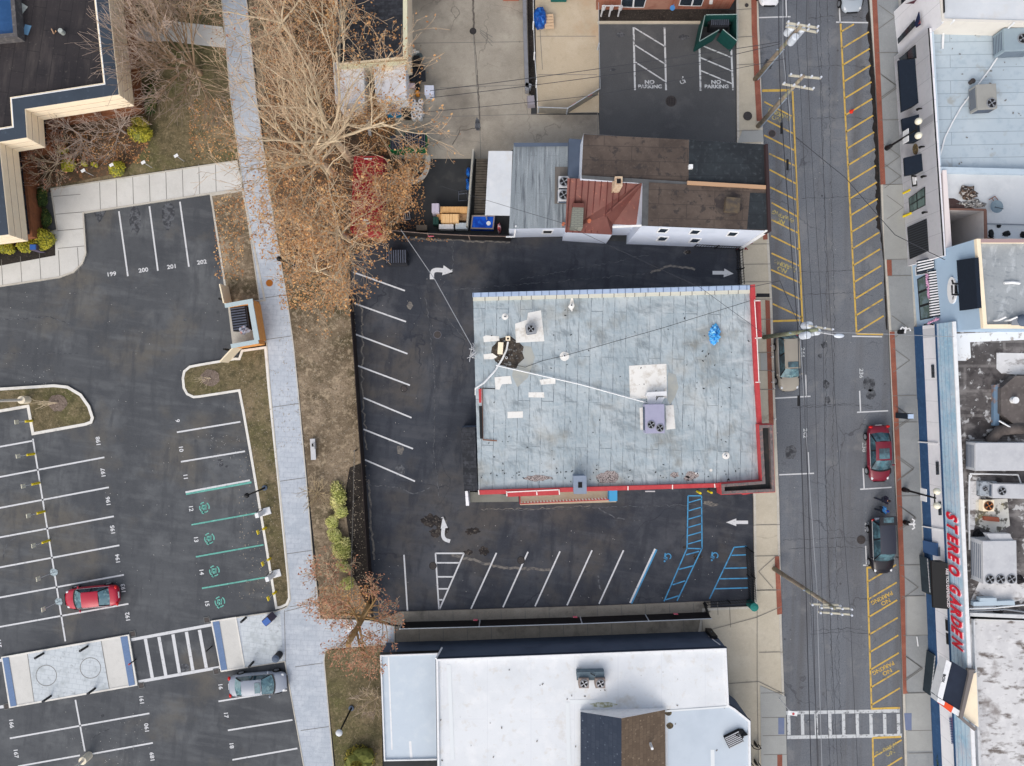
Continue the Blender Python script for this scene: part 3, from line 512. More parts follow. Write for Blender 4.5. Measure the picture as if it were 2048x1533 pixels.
M_WTRIM = F('white_trim', (228, 230, 232), (N, (200, 202, 206), .5, 3, .5, .7)); M_CHALK = F('white_patch', (228, 227, 223), (N, (184, 176, 164), .7, 2, .5, .68), (N, (226, 225, 222), .4, 5, .5, .7))
M_GREYM = F('grey_metal', (150, 154, 160), (N, (128, 132, 138), .5, 2, .45, .7), rough=.45, metal=.3)
M_LGREYM = F('light_grey_metal', (190, 192, 196), (N, (170, 172, 178), .6, 1.2, .45, .7), (N, (204, 206, 208), .4, 4, .5, .7), rough=.5)
M_LILAC = F('lilac_grey_metal', (160, 160, 184), (N, (146, 146, 172), .5, 1.6, .48, .7), rough=.5)
M_GLASS = mat('dark_glass', (38, 48, 58), [(N, (58, 70, 80), .6, 1.5, .4, .7)], rough=.12, spec=.6)
M_SHINGLE = mat('dark_shingle', (60, 62, 68), [('brick', (36, 38, 42), .8, 1, .02, .2, .5, .28, 2), (N, (84, 86, 92), .5, 3, .5, .68), (N, (44, 46, 50), .6, 9, .5, .7)], rough=.95)
M_SHINGLEB = mat('navy_shingle', (54, 62, 76), [('brick', (36, 46, 62), .7, .8, .02, .2, .5, .3, 90), (SP, (120, 132, 148), .8, 3.2, .1, .25), (N, (44, 54, 70), .6, 9, .5, .7)], rough=.95)
M_SHINGLEBR = mat('brown_shingle', (116, 100, 84), [('brick', (88, 74, 62), .7, .8, .02, .2, .5, .3, 90), (SP, (176, 156, 132), .8, 3.2, .1, .25), (N, (96, 80, 68), .6, 9, .5, .7)], rough=.95)
M_RED = F('red_fascia', (184, 66, 70), (N, (176, 50, 56), .6, 1.2, .45, .7), (N, (208, 92, 92), .4, 4, .5, .7), rough=.6)
M_ORANGE = F('orange_block', (214, 150, 84), (N, (228, 168, 100), .6, 3, .45, .7), (N, (190, 126, 70), .5, 6, .5, .7))
M_RUSTP = F('pipe_brown', (90, 70, 58)); M_AWN = F('navy_awning', (24, 34, 48), (N, (30, 42, 58), .5, 4, .5, .7), rough=.9)
M_BLKSTAIN = F('soot_patch', (76, 68, 60), (N, (44, 40, 38), .9, 3, .42, .6), (N, (160, 164, 164), .8, 4, .56, .66))
M_GUANO = F('beige_puddle', (168, 170, 164), (N, (152, 158, 160), .7, 2, .45, .65))
M_GRAVEL = F('gravel_debris', (150, 140, 138), (N, (90, 80, 80), .9, 9, .45, .58), (N, (214, 204, 200), .8, 14, .52, .62))

def flatroof(root, outline, h, roof_m, wall_m, parap=.35, pw=.22, pm=None, rd=.0):
    P = PW(outline, h) if isinstance(outline[0][0], (int, float)) and abs(outline[0][0]) > -1e9 else outline
    b = MB(); b.prism(P, 0, h-parap, 0, base=False); b.f.pop(); b.m.pop()
    b.build('wall', wall_m, root, True)
    r = MB(); r.add([(*p, h-parap+rd) for p in offset(P, -.01)], [tuple(range(len(P)))]); ro = r.build('roof', roof_m, root, True)
    if parap: c = MB(); c.ring(P, pw, h-parap-.002, h); c.build('parapet', pm or wall_m, root, True)
    return P
def roofpatch(mb, pts, z, m=0): mb.add([(*W(a, b, z), z) for a, b in pts], [tuple(range(len(pts)))], m)
def rline(mb, p, q, wd, z, m=0): mb.path([W(*p, z), W(*q, z)], wd, z, m)
def fanring(mb, x, y, z, r, m_ring=0, m_in=1, m_bl=2):
    mb.cyl(x, y, z, r, .06, 18, m_ring); mb.disc(x, y, z+.065, r*.86, 18, m_in)
    for k in range(4):
        a = R(k*90+30); c = math.cos; n = math.sin
        mb.add([(x+r*.15*c(a), y+r*.15*n(a), z+.07), (x+r*.8*c(a-.25), y+r*.8*n(a-.25), z+.075), (x+r*.8*c(a+.3), y+r*.8*n(a+.3), z+.09)], [(0, 1, 2)], m_bl)
    mb.cyl(x, y, z+.06, r*.18, .04, 10, m_bl)

# ---- centre building
HC = 5.0
root = thing('flat_roof_shop', 'large grey flat-roofed building with a red edge in the middle of the parking lot', 'building', L3(1230, 775))
out = [(946, 586), (1501, 570), (1513, 745), (1520, 850), (1527, 962), (1440, 968), (957, 981), (951, 780)]
P = PW(out, HC-.3)
b = MB(); b.prism(P, 0, HC-.3, 0, base=False); b.f.pop(); b.m.pop(); b.build('wall', M_WALLGREY, root, True)
b = MB(); b.add([(*p, HC-.3) for p in P], [tuple(range(len(P)))]); b.build('roof', M_GREYROOF, root, True)
b = MB(); b.add([(*W(a, c, HC), HC) for a, c in ((946, 588), (1499, 573), (1499, 580), (946, 597))], [(0, 1, 2, 3)])
b = MB(); b.prism(PW([(945, 586), (1500, 571), (1500, 579.5), (945, 594.5)], HC), HC-.31, HC-.02, 0)
for i in range(37): x = 946+i*15.2; b.prism(PW([(x, 586-i*.41-.4), (x+1, 586-i*.41-.4), (x+1, 595-i*.41), (x, 595-i*.41)], HC), HC-.02, HC+.02, 1)
b.build('coping', [F('blue_metal_coping', (168, 186, 212), (N, (150, 168, 196), .6, 1.5, .45, .7)), F('coping_rib', (96, 112, 142))], root, True)
b = MB(); b.prism(PW([(946, 595), (1500, 580), (1500, 587), (946, 602)], HC-.1), HC-.31, HC-.12, 0)
for i in range(23): x = 972+i*23+random.uniform(-4, 4); y = 594.3-(x-946)*.027; b.prism(PW([(x, y), (x+1.4, y), (x+1.4, y+8), (x, y+8)], HC-.1), HC-.3, HC-.112, 1)
b.build('cant_strip', [F('cream_coating', (206, 204, 190), (N, (184, 182, 170), .5, 2, .5, .7)), M_JOINT], root, True)
b = MB(); b.prism(PW([(1501, 570), (1510, 569), (1514, 660), (1518, 745), (1524, 850), (1516, 852), (1509, 745), (1505, 660)], HC), HC-.8, HC, 0)
b.prism(PW([(958, 981), (1440, 967), (1442, 975), (958, 990)], HC), HC-.8, HC, 0); b.build('fascia', M_RED, root, True)
b = MB(); b.prism(PW([(1506, 602), (1521, 601), (1524, 676), (1510, 677)], HC-.4), HC-1.3, HC-.4, 0); b.prism(PW([(1012, 983), (1119, 979), (1120, 990), (1015, 994)], HC), HC-1.1, HC+.05, 0)
b.split('sign_box', M_RED, root, True, bevel=.03)
b = MB()
for p_, q_ in (((1509, 600), (1514, 678)), ((1514, 678), (1518, 765)), ((1508, 602), (1521, 602)), ((1510, 677), (1523, 676)), ((1511, 765), (1521, 765))): rline(b, p_, q_, .07, HC+.03 if p_[0] < 1510 or p_[0] > 1511 else HC+.03)
for p_, q_ in (((1013, 985), (1118, 980)), ((1013, 983), (1014, 993)), ((1118, 979), (1119, 990)), ((1073, 982), (1074, 991)), ((957, 981), (958, 990)), ((1256, 973), (1256, 981)), ((1345, 970), (1345, 979)), ((1429, 968), (1430, 976))): rline(b, p_, q_, .08, HC+.07)
b.split('light_strip', F('white_tube', (240, 228, 224)), root, True)
b = MB(); Lp = PW([(1519, 851), (1545, 850), (1550, 984), (1444, 989), (1443, 969), (1525, 963)], 5.4)
b.prism(Lp, 0, 5.0, 1, base=False); b.ring(Lp, .22, 5.0, 5.4, 0); b.prism(PW([(1488, 983), (1504, 982), (1503, 990), (1489, 992)], 5), 3.6, 4.6, 2)
b.ring(offset(Lp, .06), .06, 4.2, 5.3, 2)
b.build('parapet_tower', [F('weathered_coping', (112, 104, 104), (N, (160, 120, 112), .7, 4, .52, .66), (N, (70, 66, 68), .7, 3, .5, .7)), F('dark_membrane', (46, 48, 50), (N, (70, 66, 62), .7, 1.2, .48, .7)), M_RED], root, True)
b = MB(); roofpatch(b, [(1523, 860), (1519, 862), (1526, 962), (1530, 960)], HC-.27); b.build('roof_gutter', F('slate_blue_paint', (86, 112, 148)), root, True)
b = MB(); b.prism(PW([(922, 856), (950, 855), (955, 982), (928, 983)], 3.0), 2.6, 2.95, 0); b.prism(PW([(922, 856), (950, 855), (955, 982), (928, 983)], 3.0), 0, 2.6, 1, base=False)
b.build('lean_to', [M_SHINGLE, M_DKWALL], root, True)
b = MB(); b.prism(PW([(931, 984), (1038, 982), (1038, 1008), (934, 1009)], 2.6), 0, .2, 2); b.prism(PW([(930, 980), (935, 980), (938, 1012), (932, 1012)], 2.6), 0, 2.6, 0); b.prism(PW([(938, 984), (1037, 992), (1037, 1004), (940, 1005)], 2.2), 2.1, 2.2, 1)
b.build('canopy', [M_OFFWHITE, F('grey_green_sheet', (120, 120, 112), (N, (96, 96, 90), .6, 1, .45, .7)), M_DARK], root, True)
b = MB(); b.prism(PW([(1040, 984), (1232, 976), (1232, 1004), (1040, 1010)], .0), 0, .16, 0); b.build('patio_floor', M_PAD, root, True)
b = MB()
for i in range(60):
    t = i/59; p = L3(1040+192*t, 1008-9*t, 1.1); b.box(p[0], p[1], 0.1, .05, .05, 1.0, m=i % 2)
for z in (.25, 1.1): b.tube([L3(1040, 1008, z)[:2]+(z,), L3(1232, 999, z)[:2]+(z,)], .035, 4, 0); b.tube([L3(1040, 990, z)[:2]+(z,), L3(1040, 1008, z)[:2]+(z,)], .035, 4, 0)
b.build('railing', [M_RED, M_WTRIM], root, True)
b = MB(); b.prism(PW([(1219, 982), (1235, 982), (1235, 1003), (1219, 1004)], 1.3), 0, 1.2, 0); b.build('ticket_booth', F('bright_blue', (70, 150, 196)), root, True)
b = MB(); x, y = W(1160, 970, 6); b.box(x, y, HC-.3, .88, 1.25, 1.3, 1); b.box(x, y, HC+1, .98, 1.35, .08, 1, 0); b.box(x, y, HC+1.08, .3, .42, .03, 1, 1); b.build('chimney', [F('blue_grey_metal', (134, 146, 164), (N, (118, 130, 148), .5, 2, .45, .7)), M_DARK], root, True)
b = MB(); z = HC-.285
roofpatch(b, [(1030, 648), (1054, 640), (1056, 626), (1082, 621), (1089, 683), (1032, 686)], z)
for q in ([(966, 674), (972, 671), (998, 673), (999, 682), (968, 685)], [(967, 709), (985, 707), (995, 714), (986, 719), (968, 719)], [(989, 755), (1021, 752), (1024, 768), (1004, 769), (999, 780), (991, 779)], [(1079, 760), (1111, 756), (1111, 768), (1082, 770)], [(1057, 785), (1088, 785), (1089, 796), (1057, 795)], [(1015, 824), (1046, 823), (1046, 836), (1015, 837)], [(1258, 732), (1333, 728), (1334, 797), (1260, 798)], [(1279, 816), (1290, 815), (1291, 860), (1281, 860)], [(1331, 812), (1347, 810), (1351, 858), (1333, 860)], [(1139, 610), (1142, 597), (1146, 597), (1149, 612), (1144, 624), (1136, 614)]): roofpatch(b, q, z)
for x, y, r in ((1129, 713, 9.5), (1452, 912, 7.5), (1010, 634, 6.5), (1422, 941, 3)): roofpatch(b, blob(x, y, r, r, 18, .04), z)
roofpatch(b, blob(1016, 706, 30, 30, 18, .2), z-.004, 1); roofpatch(b, [(1035, 690), (1062, 694), (1070, 715), (1056, 755), (1035, 775), (1024, 752), (1030, 720)], z-.008, 2); roofpatch(b, [(1336, 745), (1352, 750), (1357, 775), (1350, 795), (1340, 810), (1335, 800)], z-.004, 2)
roofpatch(b, blob(1218, 956, 22, 13, 18, .25), z, 3); roofpatch(b, blob(1075, 957, 24, 6, 18, .3), z, 3); roofpatch(b, blob(1384, 950, 12, 7, 14, .3), z, 3); roofpatch(b, blob(1350, 950, 9, 6, 14, .3), z, 3); roofpatch(b, blob(1376, 958, 10, 5, 14, .3), z, 3)
b.split('roof_patch', [M_CHALK, M_BLKSTAIN, M_GUANO, M_GRAVEL], root, True)
b = MB()
for x, y in ((1143, 611), (1010, 634), (1013, 716), (1129, 712), (1452, 912), (1394, 947), (1016, 678)): p = W(x, y, HC); b.cyl(*p, HC-.3, .09, .4, 10, 0); b.disc(*p, HC+.11, .06, 10, 1)
b.build('vent_pipe', [M_WTRIM, M_DARK], root, True)
b = MB(); b.tube([L3(992, 731, HC-.1), L3(1160, 769, HC-.1), L3(1294, 806, HC-.1)], .05, 5, 0); b.tube([L3(1016, 684, HC), L3(1013, 700, HC-.1), L3(1005, 718, HC-.1), L3(990, 742, HC-.1), L3(968, 766, HC-.1), L3(951, 777, HC-.1)], .07, 5, 0); b.tube([L3(951, 777, HC-.1), L3(951, 790, 2)], .06, 5, 0); b.build('conduit', M_WTRIM, root, True)
b = MB(); x, y = W(1001, 697, HC); b.box(x, y, HC-.3, .4, .9, .6, -4); x, y = W(1016, 677, HC); b.box(x, y, HC-.3, .35, .35, .4); b.build('vent_box', M_CREAM, root, True, bevel=.02)
b = MB(); roofpatch(b, [(957, 778), (963, 778), (963, 806), (958, 806)], HC+.1, 0); roofpatch(b, [(958, 812), (964, 812), (966, 878), (960, 878)], HC+.02, 1); rline(b, (966, 880), (994, 882), .1, HC-.2, 2); rline(b, (965, 776), (966, 880), .07, HC-.2, 2); rline(b, (966, 777), (990, 778), .07, HC-.2, 3); b.split('wall_sign', [M_RED, M_BLACK, F('rust', (128, 92, 76)), M_DARK], root, True)

def ac_unit(name, label, px, py, h, sx, sy, sz, rot, fans, m=M_LGREYM, extra=None, group=None, grille=True):
    x, y = W(px, py, h+sz); t = thing(name, label, 'air conditioner', (x, y, h), rot, group)
    b = MB()
    for a in (-1, 1): b.box(a*sx*.4, 0, 0, .1, sy*.9, .12)
    b.build('base', M_DARK, t); b = MB(); b.box(0, 0, .12, sx, sy, sz-.12); 
    b.build('casing', m, t, bevel=.03)
    b = MB()
    for fx, fy, r in fans: fanring(b, fx, fy, sz, r)
    f_ = b.build('fan', [M_GREYM, M_DARK, M_GREYM], t)
    if grille:
        b = MB()
        for k in range(6): b.box(0, -sy/2-.012, .22+k*(sz-.35)/6, sx*.85, .02, .05); b.box(-sx/2-.012, 0, .22+k*(sz-.35)/6, .02, sy*.8, .05)
        b.build('grille', M_DKWALL, t)
    return t
ac_unit('rooftop_unit', 'long lilac-grey rooftop unit with two small dark fans on the big grey roof', 1310, 838, HC-.3, 1.45, 2.2, 1.1, 1, ((-.3, -.45, .3), (.35, -.7, .3)), M_LILAC)
ac_unit('condenser', 'small square condenser with one round fan on a white patch of the grey roof', 1062, 658, HC-.3, .75, .75, .7, 8, ((0, 0, .3),), M_GREYM)
t = thing('roof_duct', 'angled white duct pieces joining a white curb to the lilac rooftop unit', 'duct', L3(1312, 797, HC))
b = MB(); b.prism(PW([(1296, 785), (1334, 783), (1334, 792), (1292, 793)], 5.4), 4.75, 5.3); b.prism(PW([(1296, 785), (1312, 785), (1313, 809), (1297, 809)], 5.2), 4.72, 5.1); b.prism(PW([(1318, 795), (1330, 795), (1322, 810), (1307, 810)], 5.2), 4.72, 5.15); b.build('duct', M_WTRIM, t, True, bevel=.02)
solo(MB().tube([L3(1003, 724, 4.8), L3(1050, 735, 4.8), L3(1085, 722, 4.8), L3(1128, 712, 4.9), L3(1200, 692, 4.9), L3(1330, 655, 4.9), L3(1500, 602, 5.1)], .018, 4), 'cable', M_BLACK, 'black cable lying diagonally over the big grey roof', 'cable')
t = thing('antenna_mast', 'tangled bracket of wires and insulators on the west edge of the big grey roof', 'wire bracket', L3(945, 700, 4))
b = MB()
for k in range(16): a = random.uniform(0, 6.28); p = Vector(L3(946+random.uniform(-5, 5), 702+random.uniform(-14, 16), 5.2+random.uniform(-.3, .4))); b.tube([p, p+Vector((math.cos(a)*.3, math.sin(a)*.3, random.uniform(-.2, .3)))], .025, 4)
b.tube([L3(948, 692, 4.6), L3(946, 716, 5.6)], .05, 5); b.tube([L3(944, 690, 5), L3(939, 724, 5)], .03, 4); b.build('bracket', M_LGREYM, t, True)
# blue tarp heap
def heap(name, px, py, h, rx, ry, rz, m, label, cat, n=18, seed=1, group=None, jit=.2):
    random.seed(seed); b = MB(); x, y = W(px, py, h+rz/2); b.ball(0, 0, rz*.15, rx, ry, rz, n, 0, jit); o = solo(b, name, m, label, cat, group); o.location = (x, y, h); return o
M_TARP = F('blue_tarp', (24, 92, 176), (N, (10, 50, 130), .8, 2.5, .42, .6), (N, (70, 150, 214), .7, 4, .54, .7), rough=.4)
M_TARPL = F('bright_blue_plastic', (84, 180, 232), (N, (36, 130, 210), .9, 4, .42, .56), (N, (170, 218, 240), .9, 5, .54, .62), rough=.35)
heap('plastic_sheet', 1430, 669, 4.7, .4, .68, .35, M_TARPL, 'crumpled bright blue plastic sheet lying on the big grey roof', 'plastic sheet', 22, 5, None, .32)

# ---- middle top building
HM = 7.0
root = thing('brown_roof_building', 'long two-storey building with brown tar roofs and pale siding beside the street', 'building', L3(1300, 420))
o1 = [(1167, 268), (1533, 289), (1540, 462), (1283, 452), (1287, 362), (1163, 352)]
P = PW(o1, HM); b = MB(); b.prism(P, 0, HM-.02, 0, base=False); b.f.pop(); b.m.pop(); wall = b.build('wall', M_WALLGREY, root, True)
b = MB(); roofpatch(b, [(1167, 269), (1378, 280), (1377, 366), (1163, 352)], HM, 0); roofpatch(b, [(1378, 280), (1531, 290), (1533, 376), (1377, 366)], HM+.001, 1)
roofpatch(b, [(1298, 365), (1533, 379), (1538, 461), (1296, 452)], HM+.15, 0); roofpatch(b, [(1285, 362), (1298, 364), (1296, 452), (1283, 452)], HM+.1, 2)
roofpatch(b, [(1163, 351), (1376, 364), (1376, 374), (1163, 358)], HM+.12, 2); roofpatch(b, [(1500, 386), (1534, 387), (1538, 460), (1494, 459)], HM+.154, 1)
b.build('roof', [M_BROWNROOF, M_SLATEROOF, F('grey_felt', (88, 90, 92), (N, (70, 70, 74), .7, 2, .45, .7))], root, True)
b = MB(); b.prism(PW([(1375, 362), (1532, 371), (1532, 378), (1375, 369)], HM+.3), HM, HM+.3); b.build('flashing', M_TAN, root, True)
b = MB(); b.prism(PW([(1531, 288), (1536, 288), (1543, 463), (1537, 463)], HM+.4), HM-.6, HM+.4, 0); b.build('parapet', F('dark_brown_coping', (56, 42, 44)), root, True)
b = MB(); b.prism(PW([(1454, 393), (1482, 396), (1480, 424), (1451, 422)], HM+.7), HM+.1, HM+.6, 0); roofpatch(b, blob(1458, 408, 28, 26, 18, .15), HM+.157, 1); b.build('roof_hatch', [F('tarry_hatch', (98, 86, 70), (N, (62, 60, 62), .8, 2, .42, .62)), F('tar_blotch', (60, 54, 54), (N, (84, 76, 70), .8, 2, .45, .6))], root, True, bevel=.04)
b = MB(); b.prism(PW([(1378, 329), (1386, 329), (1386, 337), (1378, 337)], HM+.3), HM, HM+.3); b.build('vent', M_WTRIM, root, True)
A_, B_ = P[4], P[2]; A_ = P[3]; wq = lambda c, w_=7, h_=5: [(c[0]-w_-2, c[1]+h_), (c[0]+w_-3, c[1]+h_+.6), (c[0]+w_+4, c[1]-h_+1), (c[0]-w_+4, c[1]-h_-.2)]
SA, SB = W(1253, 489), W(1480, 497.5)
for c in ((1325, 462), (1389, 465), (1464, 469), (1324, 478.5), (1389, 482)):
    b = MB(); wallpanel(b, SA, SB, wq(c, 11, 4.6), .0, .05); wf = b.build('window', M_WTRIM, root, True); b = MB(); wallpanel(b, SA, SB, wq(c, 7.5, 3), .06, .02); b.build('pane', M_GLASS, wf, True)
b = MB(); wallpanel(b, SA, SB, [(1225, 453.5), (1283, 451), (1283, 454), (1225, 457)], .0, .05); wallpanel(b, SA, SB, [(1483, 500), (1478, 498), (1530, 463), (1540, 463)], .04, .05); b.split('trim', M_WTRIM, root, True)
# grey ribbed wing, white lean-to
G_ = [(1027, 290), (1138, 291), (1134, 456), (1018, 458)]
P = PW(G_, 3.4); b = MB(); b.prism(P, 0, 3.38, 0, base=False); b.f.pop(); b.m.pop(); b.build('wall', M_WALLGREY, root, True)
b = MB(); roofpatch(b, G_, 3.4, 0); roofpatch(b, [(1027, 286), (1138, 286), (1138, 293), (1029, 294)], 3.6, 1); roofpatch(b, [(1110, 334), (1140, 334), (1137, 408), (1109, 408)], 3.42, 2); b.build('low_roof', [M_RIBBED, M_DKWALL, F('grey_boards', (112, 108, 104), (N, (88, 84, 82), .7, 3, .45, .7, 3, .3, 0))], root, True)
b = MB(); b.prism(PW([(1138, 277), (1163, 279), (1160, 356), (1137, 352)], 4.6), 0, 4.55, 0); b.build('stair_tower', [M_DKWALL], root, True)
b = MB(); b.prism(PW([(977, 302), (1025, 302), (1020, 431), (970, 430)], 3.0), 2.8, 2.95); b.build('white_lean_to', M_WHITEROOF, root, True)
b = MB()
for x, y in ((978, 305), (972, 428)): p = W(x, y, 2.8); b.cyl(*p, 0, .06, 2.8, 8)
b.build('post', M_GREYM, root, True)
wp = PW([(1070, 474), (1130, 474)]); b = MB(); wallpanel(b, wp[0], wp[1], [(1083, 469), (1103, 469), (1108, 461), (1086, 461)], .0, .05); wf = b.build('window', M_WTRIM, root, True); b = MB(); wallpanel(b, wp[0], wp[1], [(1087, 467), (1102, 467), (1104, 463), (1087, 463)], .06, .02); b.build('pane', M_DARK, wf, True)
b = MB(); b.tube([L3(1012, 474, 2), L3(1029, 474, 2), L3(1032, 452, 3.5)], .07, 6); b.build('downpipe', M_WTRIM, root, True)
# red hipped roof with seams
b = MB(); hr = 6.3
V = [(*W(1135, 357, hr-.5), hr-.5), (*W(1287, 362, hr), hr), (*W(1283, 452, 4.8), 4.8), (*W(1226, 449, 3.9), 3.9), (*W(1224, 470, 3.6), 3.6), (*W(1130, 465, 3.6), 3.6), (*W(1212, 430, 5.0), 5.0), (*W(1285, 368, hr), hr)]
b.add(V, [(0, 1, 7, 6, 3, 4, 5), (7, 2, 3, 6)], 0)
for i in range(12):
    x0, x1 = 1140+i*12.5, 1133+i*12.3; y0 = 357+i*.4; y1 = 466 if x1 < 1222 else 466
    if x1 > 1206: t_ = (x1-1206)/80; y1 = 436-t_*75; x1 = x0+(x1-x0)*.6
    if x1 < 1280: b.tube([(*W(x0, y0+2, hr-.42+.06*i/12), hr-.42+.5*i/12), (*W(x1, y1, 3.7 if y1 > 450 else 5.3), 3.72 if y1 > 450 else 5.4)], .035, 4, 1)
b.tube([(*W(1212, 430, 5.05), 5.08), (*W(1285, 366, hr), hr+.06)], .12, 6, 0)
b.build('red_roof', [M_REDMETAL, M_SEAM], root, True)
b = MB(); P = PW([(1131, 464), (1224, 470), (1226, 452), (1285, 452), (1287, 362), (1137, 357)], 3.6); b.prism(P, 0, 3.55, 0); b.build('rear_wing_wall', M_WALLGREY, root, True)
b = MB(); x, y = W(1238, 362, 7.6); b.box(x, y, 5.6, .55, .7, 1.9, 0); b.box(x, y, 7.5, .3, .34, .03, 0, 1); b.build('chimney', [F('cream_brick', (204, 184, 158), (N, (170, 132, 104), .7, 5, .45, .62)), M_DARK], root, True)
b = MB(); b.prism(PW([(1146, 412), (1168, 412), (1166, 454), (1142, 453)], 5.4), 3.9, 5.2, 0); b.prism(PW([(1146, 405), (1169, 405), (1169, 413), (1146, 412)], 5.6), 4, 5.35, 1); b.build('skylight', [F('grey_corrugated', (138, 140, 130), ('brick', (100, 104, 98), .7, .2, .05, 0, .5, .14, 0)), M_REDMETAL], root, True)
b = MB(); x, y = W(1179, 441, 4.6); b.cyl(x, y, 4.2, .2, .35, 12, 0, .14); x, y = W(1127, 448, 3.7); b.cyl(x, y, 3.4, .12, .4, 10, 0); b.build('vent_pipe', F('copper_cap', (190, 112, 84)), root, True)
t = ac_unit('condenser', 'upper of two square condensers beside the red metal roof', 1128, 364, 3.45, .85, .9, .8, 0, ((0, 0, .38),), M_LGREYM, group='condensers beside the red roof')
t2 = dup(t, (*W(1127, 391, 4.2), 3.45), 0, 'lower of two square condensers beside the red metal roof')

# ---- bottom building
HB = 4.0
root = thing('white_roof_building', 'low building with bright white membrane roofs and dark blue north wall', 'building', L3(1150, 1420))
o2 = [(872, 1319), (1453, 1297), (1458, 1411), (1470, 1418), (1501, 1443), (1504, 1700), (877, 1700)]
P = PW(o2, HB); b = MB(); b.prism(P, 0, HB-.22, 0, base=False); b.f.pop(); b.m.pop(); b.build('wall', M_DKWALL, root, True)
b = MB(); b.add([(*p, HB-.2) for p in P], [tuple(range(len(P)))]); b.build('roof', mat('white_ponded_membrane', (217, 221, 225), [(N, (200, 205, 209), .6, .25, .45, .7), (N, (229, 231, 233), .6, .7, .5, .7), (N, (186, 179, 166), .6, .35, .6, .72), (N, (200, 195, 187), .5, 1.4, .57, .7), ('brick', (204, 208, 214), .5, .0, .03, 1, 30, 3.4, 90), (N, (190, 192, 194), .5, 9, .6, .75)], rough=.7), root, True)
b = MB(); b.ring(P, .16, HB-.25, HB); b.build('parapet', M_WTRIM, root, True)
b = MB(); P2 = offset(P, .05); b.ring(P2, .05, HB-.3, HB-.05); b.build('gutter', F('navy_gutter', (44, 54, 70)), root, True)
o3 = [(760, 1311), (875, 1307), (880, 1521), (768, 1523)]
P = PW(o3, 2.9); b = MB(); b.prism(P, 0, 2.7, 0, base=False); b.f.pop(); b.m.pop(); b.build('annex_wall', M_DKWALL, root, True)
b = MB(); b.add([(*p, 2.75) for p in P], [(0, 1, 2, 3)]); rline(b, (777, 1315), (784, 1500), .12, 2.757, 1); rline(b, (820, 1483), (823, 1520), .2, 2.757, 1); b.build('annex_roof', [F('cool_white_membrane', (192, 204, 215), (N, (176, 189, 202), .6, .4, .45, .7), (N, (206, 215, 222), .5, 1.2, .5, .7), (N, (178, 186, 194), .5, 10, .6, .75)), M_WTRIM], root, True)
b = MB(); b.ring(P, .1, 2.7, 2.9, 0); b.ring(offset(P, .05), .05, 2.4, 2.8, 1); b.build('annex_trim', [M_WTRIM, M_BLACK], root, True)
b = MB(); rz = HB-.185
roofpatch(b, [(1335, 1425), (1453, 1413), (1470, 1420), (1498, 1446), (1501, 1560), (1335, 1560)], rz, 0); rline(b, (1330, 1423), (1456, 1414), .14, rz+.02, 1); roofpatch(b, [(1140, 1400), (1232, 1400), (1232, 1408), (1140, 1408)], rz, 1); roofpatch(b, blob(1208, 1410, 26, 5, 16, .3), rz+.004, 2)
for q in (((898, 1330), (905, 1520)), ((1135, 1405), (1138, 1530)), ((1425, 1500), (1426, 1560))): rline(b, *q, .3, rz+.003, 1)
b.split('roof_overlay', [F('blue_white_membrane', (190, 201, 212), (N, (176, 188, 200), .6, .5, .45, .7)), F('white_seam_tape', (218, 223, 226)), F('moss_stain', (160, 160, 130), (N, (214, 218, 214), .9, 4, .44, .6))], root, True)
b = MB(); ze = 4.15; zr = 6.2
b.add([(*W(1161, 1424, ze), ze), (*W(1243, 1437, zr), zr), (*W(1243, 1700, zr), zr), (*W(1161, 1700, ze), ze), (*W(1330, 1420, ze), ze), (*W(1333, 1700, ze), ze)], [(0, 1, 2, 3)], 0)
b.add([(*W(1243, 1437, zr), zr), (*W(1330, 1420, ze), ze), (*W(1333, 1700, ze), ze), (*W(1243, 1700, zr), zr)], [(0, 1, 2, 3)], 1)
b.build('gable_roof', [M_SHINGLEB, M_SHINGLEBR], root, True)
b = MB(); b.add([(*W(1161, 1424, ze), ze), (*W(1243, 1437, zr), zr), (*W(1330, 1420, ze), ze), (*W(1330, 1420, ze), 3.8), (*W(1161, 1424, ze), 3.8)], [(0, 1, 2, 3, 4)]); b.build('gable_wall', M_WTRIM, root, True)
b = MB(); p = W(1303, 1494, 5.4); b.cyl(*p, 4.6, .1, 1.1, 10); b.build('vent_pipe', M_WTRIM, root, True)
b = MB()
for x, y in ((1340, 1452), (1337, 1426)): roofpatch(b, blob(x, y, 7, 6.5, 12, .08), rz+.01)
b.split('roof_drain', F('drain_brown', (70, 64, 54), (N, (110, 96, 66), .8, 5, .48, .6)), root, True)
NA, NB = W(878, 1284), W(1410, 1262)
b = MB(); b.tube([L3(884, 1296, 2.7), L3(872, 1318, 4)], .07, 6); b.tube([L3(1396, 1283, 1.8), L3(1446, 1297, 3.8)], .06, 6); b.tube([L3(1410, 1268, .5), L3(1440, 1290, 3.4)], .04, 6); b.build('downpipe', M_WTRIM, root, True)
b = MB(); b.box(*W(1422, 1270, 1), 0, .5, .5, 2.0, -3); b.build('meter_cabinet', M_BLACK, root, True)
t = thing('twin_fan_unit', 'pair of small condensers with round fans side by side on the white roof', 'air conditioner', L3(1182, 1358, HB-.2))
b = MB(); b.prism(PW([(1154, 1346), (1209, 1345), (1209, 1356), (1154, 1357)], 4.6), 3.85, 4.5, 0); b.prism(PW([(1154, 1357), (1208, 1356), (1208, 1362), (1154, 1362)], 4.2), 3.85, 4.1, 0); b.tube([L3(1182, 1340, 4), L3(1182, 1348, 4.6), L3(1190, 1352, 4.6)], .04, 5, 1); b.build('frame', [F('blue_grey_frame', (94, 110, 120)), M_DARK], t, True)
